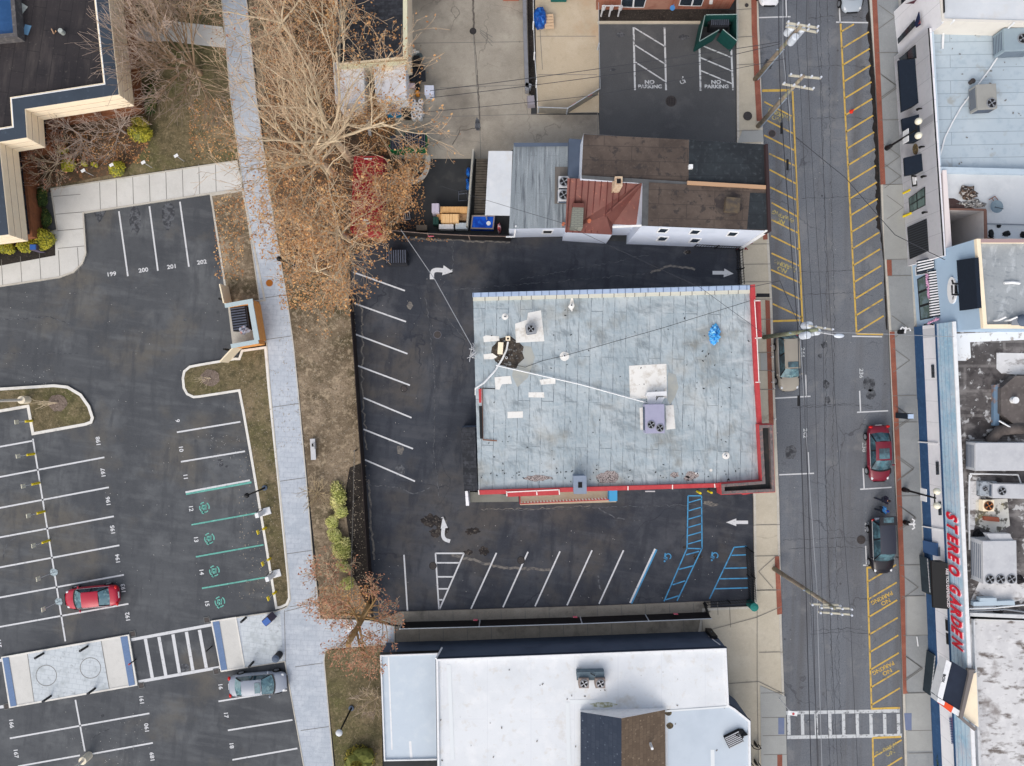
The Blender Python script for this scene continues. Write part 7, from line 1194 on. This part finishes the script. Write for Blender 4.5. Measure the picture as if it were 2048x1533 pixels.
b = MB(); A_, B_ = W(457, 603), W(466, 701); b.cyl(*A_, 0, .09, 1.9, 10); b.cyl(*B_, 0, .09, 1.9, 10); b.build('gate_post', M_BLACK, t, True)
dumpster('dumpster with half open lid full of bags inside the stucco enclosure', 492, 640, 98, F('charcoal_steel', (42, 44, 50)), 1.9, 1.3, 1.2, z=.17); heap('trash_bags', 488, 660, 1.3, .42, .35, .25, F('mixed_bags', (170, 176, 190), (N, (90, 100, 120), .9, 4, .45, .6), (N, (190, 130, 110), .8, 3, .55, .62)), 'pale and pink trash bags on the dumpster in the stucco enclosure', 'trash bags', 12, 8, None, .3)
t = thing('dumpster_enclosure', 'dark green fenced dumpster pen at the corner of the no-parking lot', 'enclosure', L3(1435, 60)); h = 1.9
M_GPEN = F('pen_green', (16, 72, 68), (N, (12, 56, 54), .6, 2, .45, .7))
for a, c in (((1412, 30), (1474, 29)), ((1410, 31), (1399, 82)), ((1474, 30), (1474, 82)), ((1400, 82), (1437, 60)), ((1441, 60), (1474, 82))): 
    if c[1] > 58 and a[1] > 58: continue
    wallseg(a, c, .08, 1.9, M_GPEN, 'fence_panel')
wallseg((1399, 83), (1438, 60), .07, 1.9, M_GPEN, 'gate', .1); wallseg((1474, 82), (1446, 59), .07, 1.9, M_GPEN, 'gate', .1); b = MB(); 
for a, c in (((1412, 30), (1474, 29)), ((1410, 31), (1399, 82)), ((1474, 30), (1474, 82)), ((1399, 83), (1438, 60)), ((1474, 82), (1446, 59))): b.tube([L3(*a, 1.93), L3(*c, 1.93)], .035, 4)
b.build('top_rail', F('grey_rail', (140, 160, 158)), t, True)
dumpster('two-lid dark dumpster inside the dark green fenced pen', 1432, 55, -2, F('charcoal_steel', (42, 44, 50)), 1.5, 1.0, 1.1)

# ================================================================ FENCES, YARD CLUTTER, SMALL THINGS
def fence(name, label, pts, h, m, rail=None, th=.06, posts=True, cat='fence', z0=0.02, panel=True, bars=0, group=None):
    t = thing(name, label, cat, (*W(*pts[0]), 0), 0, group); P = [Vector(W(*p)) for p in pts]
    for i in range(len(P)-1):
        A_, B_ = P[i], P[i+1]; d_ = (B_-A_).normalized(); n_ = Vector((-d_.y, d_.x))*th/2; b = MB()
        if panel and not bars: b.prism([tuple(A_+n_), tuple(B_+n_), tuple(B_-n_), tuple(A_-n_)], z0, h); b.build('panel', m, t, True)
        if bars:
            n = max(2, int((B_-A_).length/bars))
            for k in range(n): q = A_.lerp(B_, k/n); b.box(q.x, q.y, z0, .03, .03, h, 0)
            for z in (.2, h-.1): b.tube([(*A_, z), (*B_, z)], .03, 4)
            b.build('bars', m, t, True)
        if rail: b = MB(); b.tube([(*A_, h+.03), (*B_, h+.03)], .04 if panel else .022, 5); b.build('top_rail', rail, t, True)
        if posts: b = MB(); b.cyl(*A_, 0, .06, h+.05, 8); b.build('post', rail or m, t, True)
    return t
M_SLAT = F('dark_slat', (44, 36, 34), (N, (30, 26, 26), .7, 3, .45, .7)); M_MESHB = F('black_mesh', (20, 18, 20), (N, (34, 30, 30), .6, 4, .45, .7)); M_GALV = F('galvanised', (172, 178, 184))
fence('slat_fence', 'dark slatted fence along the west side of the dark parking lot', [(705, 590), (712, 680), (718, 770), (724, 860), (731, 950), (736, 1040), (741, 1120), (748, 1205)], 1.3, M_SLAT)
fence('wire_fence', 'thin wire fence running through the mulch bed', [(714, 900), (712, 1000), (709, 1100), (708, 1190)], 1.0, M_GREYM, F('thin_rail', (110, 108, 104)), posts=True, panel=False)
fence('mesh_fence', 'black screened fence with red tags and pale top rail along the alley', [(806, 1244), (960, 1240), (1160, 1234), (1290, 1229), (1412, 1224)], 1.7, M_MESHB, M_GALV)
for i, (x, y) in enumerate(((951, 1243), (1150, 1237), (1351, 1231))): b = MB(); b.box(0, 0, 0, .34, .03, .34); b.build; o = solo(b, 'fence_sign', F('red_tag', (214, 90, 112), (N, (236, 200, 206), .8, 6, .5, .58)), ['red and white tag on the west part of the alley fence', 'red and white tag on the middle of the alley fence', 'red and white tag near the east end of the alley fence'][i], 'sign', 'tags on the alley fence'); o.location = (W(x, y, 1)[0], W(x, y, 1)[1]+.14, .9)
fence('mesh_fence', 'black screened fence at the north edge of the dark parking lot', [(790, 470), (860, 476), (940, 480), (1022, 482)], 1.7, M_MESHB, F('brown_rail', (120, 104, 96)))
b = MB(); b.box(0, 0, 0, .5, .03, .2); o = solo(b, 'fence_sign', F('red_tag', (214, 90, 112)), 'small red and white tag on the north black fence', 'sign'); o.location = (W(862, 471, 1)[0], W(862, 471, 1)[1]-.1, 1.0)
fence('iron_fence', 'black iron bar fence at the southeast corner of the dark parking lot', [(1408, 1204), (1455, 1201), (1500, 1198)], 1.0, M_BLACK, bars=.2); fence('iron_gate', 'black double iron gate beside the blue hatched bay', [(1491, 1094), (1494, 1150), (1497, 1196)], 1.0, M_BLACK, bars=.2, th=.05); fence('iron_gate', 'second leaf of the iron gate folded against the sidewalk', [(1499, 1100), (1502, 1150), (1505, 1198)], 1.0, M_BLACK, bars=.2)
fence('iron_fence', 'black iron gate at the northeast exit of the dark parking lot', [(1472, 503), (1474, 540), (1476, 572)], 1.0, M_BLACK, bars=.2); fence('iron_fence', 'black iron gate leaf parallel at the northeast exit', [(1478, 503), (1480, 540), (1482, 572)], 1.0, M_BLACK, bars=.2); fence('iron_fence', 'low black iron fence hugging the pale siding wall', [(1388, 494), (1430, 497), (1478, 499)], 1.1, M_BLACK, bars=.2)
fence('iron_fence', 'short iron fence end stepping down to the alley', [(1406, 1206), (1412, 1224)], 1.2, M_BLACK, bars=.1)
b = MB(); b.tube([(-.6, -.2, .0), (.5, .25, .7)], .05, 5); b.tube([(-.3, .3, 0), (.1, -.3, .6)], .05, 5); b.tube([(.2, .3, 0), (-.1, -.3, .6)], .05, 5); o = solo(b, 'folding_stand', F('dark_red_frame', (120, 30, 44)), 'dark red folding stand by the corner of the pale siding', 'stand'); o.location = L3(1488, 495, .1)
fence('pipe_fence', 'white pipe fence beside the tan concrete slab', [(1065, -30), (1066, 60), (1068, 120), (1072, 175), (1074, 228)], 1.3, M_WTRIM, M_WTRIM, panel=False); fence('block_wall', 'low grey block wall between the concrete yard and the planting gap', [(1048, -40), (1050, 80), (1054, 188)], .7, F('grey_block', (128, 130, 136), (N, (104, 106, 110), .6, 2, .45, .7)), th=.3, cat='wall', posts=False)
A = MB(); A.poly([(1054, -40), (1065, -40), (1070, 190), (1058, 190)], .014); struct(A, 'weedy_gap', M_MULCH)
fence('pipe_fence', 'grey rail fence at the east edge of the tan slab', [(1194, 10), (1195, 100), (1197, 190)], 1.1, M_GALV, M_GALV, panel=False); fence('chain_gate', 'grey swinging gate with two red tags across the tan slab', [(1076, 226), (1133, 228), (1195, 190)], 1.2, F('grey_mesh', (132, 128, 118), (N, (156, 150, 138), .6, 4, .5, .7)), M_GALV, th=.04)
for i, (x, y) in enumerate(((1147, 210), (1180, 192))): b = MB(); b.box(0, 0, 0, .4, .05, .22, 33); o = solo(b, 'fence_sign', F('pink_tag', (206, 116, 112)), ['pink tag on the middle of the swinging gate', 'pink tag near the end of the swinging gate'][i], 'sign'); o.location = L3(x, y, .9)
t = thing('blue_tarp', 'blue tarp draped over a heap beside the white pipe fence', 'tarp', L3(1080, 42)); random.seed(2); b = MB(); b.ball(0, 0, .35, .55, .9, .6, 16, 0, .12); b.build('tarp', M_TARP, t); t2 = thing('wooden_pallet', 'light wooden pallet leaning on the blue tarp heap', 'pallet', L3(1098, 45, .3), 3); b = MB()
for k in range(5): b.box(0, -.5+k*.25, .12, .75, .2, .03)
for k in (-1, 0, 1): b.box(k*.33, 0, 0, .08, 1.1, .12)
b.build('boards', F('raw_pine', (206, 178, 146)), t2)
bin_('green_cart', 'teal bin cut by the top edge above the tan slab', 1117, -2, 0, F('teal_green_can', (24, 96, 90)), F('teal_lid', (60, 160, 140)), 1.3, .6, .7, .02); b = MB(); b.box(0, 0, 0, 1.3, .6, .8); o = solo(b, 'rust_bin', F('rust_red_box', (158, 90, 70)), 'reddish box at the top edge of the concrete yard', 'box'); o.location = L3(1022, -5)
b = MB(); b.box(0, 0, 0, .5, .35, .7, -20); o = solo(b, 'utility_box', M_GREYM, 'grey utility box at the end of the block wall', 'box'); o.location = L3(1056, 178); b = MB(); b.box(0, 0, 0, .65, .9, .6, 5, 0, .8); o = solo(b, 'stone_block', F('lilac_block', (146, 142, 150)), 'tilted grey block beside the white pipe fence end', 'block'); o.location = L3(1062, 206)
# red container
t = thing('red_container', 'long red painted container under the orange-leaved trees', 'container', L3(738, 390)); q = [(708, 312), (766, 312), (762, 466), (700, 462)]; b = MB(); b.prism(PW(q, 2.5), 0.1, 2.45, 0)
b.build('body', F('red_steel', (176, 58, 60), (N, (140, 42, 48), .6, 1, .45, .7), (N, (206, 128, 118), .5, 3, .58, .7)), t, True); b = MB()
for k in range(26): y = 316+k*5.8; rline(b, (706-k*.2, y), (765-k*.15, y), .06, 2.48)
b.build('roof_rib', F('red_rib', (132, 30, 36)), t, True); b = MB(); rline(b, (725, 440), (737, 441), .12, 2.5); rline(b, (724, 446), (740, 447), .12, 2.5); rline(b, (728, 318), (744, 318), .1, 2.5); b.build('white_lettering', M_WTRIM, t, True)
fence('side_board', 'grey boards standing along the east side of the red container', [(776, 322), (772, 455)], .5, F('grey_boards2', (150, 146, 132), (N, (120, 116, 104), .6, 2, .45, .7)), th=.3, posts=False, cat='wall')
A = MB(); A.path(PW(smooth_pts([(856, 312), (857, 330), (851, 350), (838, 362), (815, 368), (780, 366)], 2, False)), .4, .16); struct(A, 'curved_kerb', M_KERB)
A = MB(); A.prism(PW([(795, 305), (855, 305), (855, 318), (795, 318)]), 0, .1); struct(A, 'apron', M_YARD)
# shed junk beside the annexes
random.seed(8)
kg = 'metal kegs in a cluster beside the blue bin'; k0 = None
for i, (x, y) in enumerate(((829, 209), (843, 209), (826, 219), (835, 216), (834, 224), (842, 222), (828, 232), (836, 235), (844, 231), (841, 239), (830, 240))):
    l = 'pale metal keg in the cluster between the blue bin and the concrete yard'
    if k0 is None: k0 = t = thing('keg', l, 'keg', L3(x, y, .02), 0, kg); b = MB(); b.tube([(0, 0, 0), (0, 0, .1), (0, 0, .6), (0, 0, .68)], [.19, .22, .22, .19], 14); b.build('body', F('steel_keg', (206, 208, 210), (N, (160, 160, 164), .6, 4, .5, .65), rough=.4), t, smooth=False); b = MB(); b.cyl(0, 0, .68, .06, .05, 8); b.build('valve', M_RUSTP, t)
    else: dup(k0, L3(x, y, .02), 0, l)
t = thing('open_bin', 'open bright blue bin full of rubbish below the second white annex', 'bin', L3(791, 222), 3); b = MB(); P = [(-.6, -.6), (.6, -.6), (.66, .6), (-.66, .6)]; b.ring(P, .07, 0, 1.0); b.add([(*p, .4) for p in P], [(0, 1, 2, 3)]); b.build('tub', F('cyan_blue_tub', (10, 128, 176), (N, (8, 96, 150), .6, 2, .45, .7)), t); b = MB(); b.ball(0, -.15, .65, .4, .35, .25, 10, 0, .2); b.build('rubbish', F('pinkish_rubbish', (176, 148, 150), (N, (90, 110, 130), .8, 4, .5, .6)), t)
bin_('black_bin', 'black crate bin between the blue bin and the kegs, nearest the annex', 814, 214, 0, M_BLACK, M_DARK, .55, .75, 1.0, .02); bin_('black_bin', 'black crate bin between the blue bin and the kegs, farthest from the annex', 815, 233, 0, M_BLACK, M_DARK, .55, .7, .9, .02)
t = thing('pallet_stack', 'stack of black plastic pallets east of the white annexes', 'pallet', L3(833, 150), 2); b = MB()
for k in range(4): b.box(-.2+.1*k, .2-.1*k, k*.15, 1.2, 1.2, .12, k*2)
b.box(.45, -.4, .6, .75, .9, .12); b.build('pallets', F('black_plastic', (40, 44, 52), (N, (26, 28, 34), .7, 5, .45, .6)), t)
heap('chair_pile', 825, 106, .1, .5, .38, .6, F('white_plastic', (216, 214, 204), (N, (170, 172, 170), .6, 4, .5, .65)), 'pile of white plastic furniture at the corner of the shingled house', 'chairs', 14, 6, None, .25)
b = MB(); b.box(0, 0, 0, .85, .5, .5, 8, 0, .9); o = solo(b, 'grey_tarp_box', F('grey_green_cover', (80, 92, 94)), 'grey green covered box below the white plastic pile', 'box', bevel=.04); o.location = L3(836, 118); b = MB(); b.box(0, 0, 0, .5, .9, .9); o = solo(b, 'black_cabinet', M_BLACK, 'black cabinet between the covered box and the pallets', 'cabinet'); o.location = L3(836, 132)
for i, (x, y, sx, sy, m, l) in enumerate(((826, 176, .55, .45, F('pink_white_bags', (214, 196, 196), (N, (180, 140, 140), .8, 5, .5, .6)), 'pink and white bags under the black pallets'), (823, 188, .6, .4, F('cream_bags', (206, 194, 176), (N, (160, 140, 120), .7, 5, .5, .6)), 'cream bags right of the second white annex'), (836, 190, .3, .4, F('orange_box', (214, 140, 50)), 'small orange box beside the cream bags'), (836, 176, .35, .5, M_BLACK, 'black box beside the pink and white bags'))): b = MB(); b.box(0, 0, 0, sx, sy, .5, i*4, 0, .92); o = solo(b, 'storage_box', m, l, 'box', bevel=.03); o.location = L3(x, y, .02)
t = thing('cube_box', 'pale blue-white cube cabinet standing in the concrete yard under the wires', 'cabinet', L3(861, 190)); b = MB(); b.box(0, 0, 0, .72, .72, .95); b.build('body', F('cube_white', (196, 204, 222)), t, bevel=.02); b = MB(); b.box(0, 0, .95, .76, .76, .04); b.build('lid', F('cube_lid', (210, 216, 232)), t)
# pallet yard west of the white lean-to
M_PINE = F('new_pine', (220, 176, 120), (N, (190, 142, 90), .7, 2, .45, .65, 6, .6, 0)); 
for i, (x, y, sx, sy, z, hh, m, l) in enumerate(((911, 425, 2.4, .5, .0, .9, M_PINE, 'upper stack of pine crates against the dark yard'), (898, 438, 1.9, .45, 0, .7, M_PINE, 'middle row of pine crates below the upper stack'), (902, 443, 1.45, .7, 0, 1.1, F('pine_light', (232, 194, 142), (N, (200, 156, 104), .7, 1, .45, .6, 8, .4, 0)), 'brightest square pine crate nearest the black fence'), (928, 438, .8, .5, 0, .6, F('old_carton', (170, 138, 104), (N, (120, 94, 70), .7, 3, .45, .6)), 'brown carton right of the brightest pine crate'), (874, 424, .6, .75, 0, 1.3, F('lilac_cover', (190, 184, 200)), 'lilac-grey covered box left of the pine crates'), (894, 458, 1.2, .4, 0, .8, M_WTRIM, 'white cooler box along the fence below the crates'), (924, 456, 1.0, .5, 0, .7, F('cool_white_box', (204, 214, 220)), 'second white cooler box right of the first'), (845, 459, .9, .45, 0, .6, F('slatted_grey_crate', (120, 110, 98)), 'low grey slatted crate by the black fence'), (874, 447, .45, .6, 0, 1.0, F('deep_green_bin', (34, 66, 60)), 'dark green narrow bin under the lilac-grey box'))):
    t = thing('crate', l, 'crate', L3(x, y, .02)); b = MB(); b.box(0, 0, z, sx, sy, hh); b.build('body', m, t, bevel=.015); b = MB(); n = max(2, int(sx/.22))
    for k in range(n): b.box(-sx/2+sx*(k+.5)/n, 0, hh, sx/n*.7, sy*.98, .03)
    b.build('lid', m, t)
t = thing('covered_tub', 'bright blue tarp covered tub with a round white float under the lean-to', 'tub', L3(965, 446)); P = PW([(944, 431), (990, 431), (987, 459), (941, 458)], .8); b = MB(); b.prism(P, 0, .75); b.build('tarp', F('vivid_blue_tarp', (12, 84, 200), (N, (6, 50, 150), .7, 1.5, .42, .62), (N, (40, 120, 226), .6, 3, .52, .68)), t, True); b = MB(); b.ring(P, .1, .7, .82); b.build('frame', F('grey_wood_frame', (146, 136, 130)), t, True); b = MB(); b.cyl(*W(977, 447, .8), .76, .18, .05, 14); b.build('float', M_WTRIM, t, True)
fence('plank_wall', 'tall grey plank wall west of the wooden stairs', [(948, 310), (944, 360), (939, 425), (936, 460)], 1.3, F('grey_plank', (146, 148, 144), (N, (110, 112, 110), .6, 3, .45, .7)), M_TAN if 0 else F('pale_plank', (190, 186, 174)), th=.18, cat='wall')  # top rail and posts in a paler plank colour
t = thing('deck_stairs', 'dark weathered wooden deck stairs beside the white lean-to', 'stairs', L3(961, 370)); b = MB()
for k in range(22): y = 318+k*5; b.prism(PW([(953-k*.3, y), (975-k*.25, y), (975-k*.25, y+4), (953-k*.3, y+4)], 1.3), .1, 1.3-.035*k*1.2)
b.build('treads', F('wet_planks', (86, 80, 72), (N, (56, 54, 50), .7, 2, .45, .65)), t, True)
for i, (x, y, rx, ry, l) in enumerate(((938, 345, .25, .42, 'upper dark blue wrapped bundle against the plank wall'), (936, 362, .2, .25, 'middle blue plastic bundle against the plank wall'), (938, 372, .26, .3, 'lower shiny blue bundle against the plank wall'))): heap('blue_bundle', x, y, .05, rx, ry, .6, M_TARP, l, 'bundle', 12, i, 'blue bundles by the plank wall', .15)
t = thing('metal_chair', 'overturned dark metal chair frame in the dark yard', 'chair', L3(927, 393)); b = MB()
for q in (((-.4, -.4, .05), (-.4, .4, .05), (.3, .45, .1), (.35, -.35, .1), (-.4, -.4, .05)), ((-.35, .1, .3), (.3, .15, .35))): b.tube(q, .035, 4)
b.build('frame', F('grey_frame', (96, 102, 114)), t); heap('closed_umbrella', 998, 455, .2, .16, .4, .8, F('red_white_cloth', (200, 80, 84), (N, (232, 220, 222), .9, 4, .48, .56)), 'red and white folded cloth at the corner of the ribbed roof wing', 'umbrella', 10, 5)
t = thing('metal_ladder', 'small grey ladder-like frame among the orange leaves', 'frame', L3(814, 434), 8); b = MB(); 
for k in range(4): b.tube([(-.25+k*.17, -.3, .3), (-.25+k*.17, .3, .3)], .025, 4)
for y in (-.3, .3): b.tube([(-.3, y, .3), (.3, y, .3)], .025, 4)
b.build('frame', M_LGREYM, t)
# manholes and grates
def manhole(x, y, r, m, label, group='round manholes', z=.02, bars=False):
    b = MB(); b.cyl(*(0, 0), 0, r, .012, 28, 0); b.cyl(0, 0, .012, r*.86, .006, 28, 1)
    if bars:
        for k in range(5): b.box(-.6*r+k*.3*r, 0, .018, .08*r, 1.3*r, .01, 0, 2)
    o = solo(b, 'manhole_cover', [m, M_IRON if m is not M_RUST else F('rust_inner', (160, 96, 36)), M_BLACK], label, 'manhole', group); o.location = (*W(x, y), z)
manhole(540, 567, .29, M_RUST, 'rusty orange manhole on the stamped path', z=.142); manhole(1494, 234, .37, M_IRON, 'large brown manhole on the beige sidewalk near the pole', z=.165); manhole(1544, 268, .33, F('pinkish_iron', (112, 100, 102)), 'faint pinkish manhole in the street by the yellow hatching'); manhole(1722, 1080, .36, M_IRON, 'dark manhole in the street left of the black plum car')
manhole(1342, 203, .46, M_IRON, 'round drain grate in the no-parking lot', bars=True, z=.024); manhole(946, 63, .28, M_BLACK, 'dark round drain in the concrete yard crack', bars=True); manhole(866, 1132, .32, M_BLACK, 'round drain cut by the white triangle line', bars=True); manhole(1042, 1121, .32, M_BLACK, 'round drain on the second slanted stall line', bars=True); manhole(808, 778, .28, M_BLACK, 'dark round cover by the west stalls of the dark lot'); manhole(875, 670, .34, F('grey_iron', (96, 98, 106)), 'grey round cover in the lane west of the grey roof'); manhole(1492, 13, .16, M_IRON, 'small round cover at the top of the beige sidewalk', z=.165)
for i, (x, y) in enumerate(((266, 1268), (283, 1371), (414, 1240), (433, 1343), (14, 1413))): b = MB(); b.ring([(-.25, -.25), (.25, -.25), (.25, .25), (-.25, .25)], .05, 0, .02, 0); b.box(0, 0, 0, .36, .36, .01, 0, 1); o = solo(b, 'drain_grate', [F('grate_edge', (110, 112, 112)), M_IRON], ['square grate at the northeast corner of the crossing island', 'square grate at the southeast corner of the crossing island', 'square grate at the northwest corner of the entry pad', 'square grate at the southwest corner of the entry pad', 'square grate at the southwest corner of the crossing island'][i], 'grate', 'square grates at the crossing corners'); o.location = (*W(x, y), .03); o.rotation_euler.z = R(10)
# bench, signs, street bits
t = thing('bench', 'pale weathered bench with small items on it beside the path', 'bench', L3(629, 898), 3); b = MB(); b.box(0, 0, .4, .42, 1.75, .07); b.build('seat', M_LGREYM, t, bevel=.02)
for s_ in (-1, 1): b = MB(); b.box(0, s_*.7, 0, .4, .08, .4); b.build('leg', M_GREYM, t)
b = MB(); b.box(.24, .3, .45, .06, .5, .5); b.build('backrest', M_LGREYM, t); b = MB(); b.box(.05, .35, .47, .2, .25, .12); b.build('bag', M_BLACK, t)
s0 = None
for x, y, l in ((197, 357, 'small white sign on a thin post, leftmost on the lawn edge by the yellow bushes'), (252, 346, 'small white sign on a thin post in front of the round yellow bush'), (314, 341, 'small pale sign on a thin post right of the round yellow bush'), (378, 328, 'small white sign on a thin post nearest the stamped path')):
    if s0 is None: s0 = t = thing('garden_sign', l, 'sign', (*W(x-8, y-4), .13), 30, 'small signs on the lawn'); b = MB(); b.cyl(0, 0, 0, .025, 1.5, 6); b.build('post', M_LGREYM, t); b = MB(); b.box(0, 0, 1.45, .34, .22, .04, 0); b.build('plate', M_WTRIM, t)
    else: dup(s0, (*W(x-8, y-4), .13), 30, l)
t = thing('crossing_sign', 'tilted white sign with small red mark at the west end of the crosswalk', 'sign', L3(1559, 1398, .15)); b = MB(); b.cyl(0, 0, 0, .035, 2.6, 6); b.build('post', M_WTRIM, t); b = MB(); b.box(.1, -.05, 2.5, .75, .35, .05, -8); b.build('plate', M_WTRIM, t); b = MB(); b.disc(.15, -.08, 2.57, .1, 12); b.build('mark', M_RED, t)
for i, (x, y, l) in enumerate(((1508, 1487, 'upper black bike loop near the white roof corner'), (1508, 1523, 'lower black bike loop near the white roof corner'))): b = MB(); b.tube([(-.3, 0, 0), (-.3, 0, .7), (-.1, 0, .85), (.1, 0, .85), (.3, 0, .7), (.3, 0, 0)], .04, 6); b.prism([(-.1, .05), (.2, -.05), (0, .3)], .0, .6); o = solo(b, 'bike_rack', M_BLACK, l, 'bike rack', 'black bike loops'); o.location = (*W(x, y), .14)
def winged(px, py, label, rot): t = thing('street_sculpture', label, 'sign', (*W(px, py), .13), rot, None); b = MB(); b.cyl(0, 0, 0, .2, .5, 12); b.build('base', M_BLACK, t); b = MB(); b.path([(.1, .42), (.3, .3), (.22, .1), (.35, 0), (.22, -.1), (.3, -.3), (.1, -.42)], .12, .9); b.box(.1, 0, .85, .5, .12, .08); b.build('white_arms', M_WTRIM, t)
winged(1808, 1044, 'white anchor-shaped marker on a black base by the black plum car', 0); winged(1797, 665, 'white and black marker on the sidewalk by the blue shop corner', 80)
b = MB(); b.tube([(0, .45, .05), (.05, .0, .08), (.1, -.35, .05)], .05, 6); o = solo(b, 'plastic_strip', M_WTRIM, 'thin curved white strip lying on the sidewalk north of the slanted canopy', 'strip'); o.location = L3(1833, 1284, .13)
b = MB(); b.cyl(0, 0, 0, .17, .03, 12); b.cyl(0, 0, .03, .13, .45, 12, 0, .03); o = solo(b, 'traffic_cone', F('cone_orange_red', (226, 60, 40)), 'orange-red cone on the yellow hatching in the street', 'cone'); o.location = (*W(1702, 224), .02)
b = MB(); b.tube([(0, 0, 0), (.25, 0, .1), (.9, 0, .1)], .05, 5); b.box(.7, .1, .05, 1.0, .28, .1, 0); o = solo(b, 'wall_light', M_BLACK, 'black bracket light sticking out over the beige sidewalk', 'light'); o.location = L3(1507, 594, 4.2)
b = MB(); b.box(0, 0, 0, .75, .08, .12); o = solo(b, 'wall_light', M_LGREYM, 'grey strip light under the red edge above the dark lot', 'light'); o.location = L3(1300, 983, 3.6)
for i, (x, y) in enumerate(((1547, 693), (1548, 715), (1549, 744), (1549, 765), (1551, 777), (1553, 838))): b = MB(); b.cyl(0, 0, 0, .06, .9, 8); b.box(0, 0, .9, .14, .1, .2); o = solo(b, 'kerb_post', M_WTRIM if i % 2 else M_LGREYM, 'tiny pale post on the kerb between the brick strip and the champagne car', 'post', 'tiny posts on the west kerb'); o.location = (*W(x-7, y), .1); o.scale = (.7, .7, .5)
b = MB(); b.box(0, 0, 0, .5, .7, .02); o = solo(b, 'paper', M_WTRIM, 'white paper sheet by the foot of the leaning tan tree', 'paper'); o.location = (*W(699, 1253), .16); o.rotation_euler.z = .5; b = MB(); b.box(0, 0, 0, .3, .5, .02); o = solo(b, 'paper', M_WTRIM, 'smaller white paper just south of the leaning tan tree', 'paper'); o.location = (*W(705, 1274), .16)
t = thing('footbridge_railing', 'blue and white rail at the northwest corner of the bottom building', 'rail', L3(1430, 1280)); b = MB(); b.tube([L3(1422, 1264, 1), L3(1434, 1286, 1), L3(1450, 1296, 2.5)], .05, 5); b.build('rail', F('pale_blue_rail', (140, 176, 210)), t, True)

random.seed(12)
b = MB()
for _ in range(150):
    px, py = random.uniform(960, 1500), random.choice((random.uniform(940, 964), random.uniform(600, 960))); x, y = W(px, py, 4.7); a = random.uniform(0, 3.1); q = random.uniform(.02, .07)
    b.box(x, y, 4.7, q*2.2, q, .02, math.degrees(a))
tag(b.build('roof_debris', M_DARK), 'small dark bits scattered over the big grey roof', 'debris', kind='stuff')
b = MB()
for _ in range(90):
    px, py = random.choice(((random.uniform(1915, 2048), random.uniform(690, 1225)), (random.uniform(1900, 2048), random.uniform(70, 330)), (random.uniform(880, 1450), random.uniform(1330, 1530)))); h = 4.95 if px > 1910 and py > 600 else (4.2 if py < 400 else 3.82); x, y = W(px, py, h); q = random.uniform(.02, .08)
    b.box(x, y, h, q*2, q, .03, random.uniform(0, 180))
tag(b.build('roof_litter', F('litter_grey', (120, 116, 112))), 'small grey bits scattered over the flat roofs at the edges', 'debris', kind='stuff')
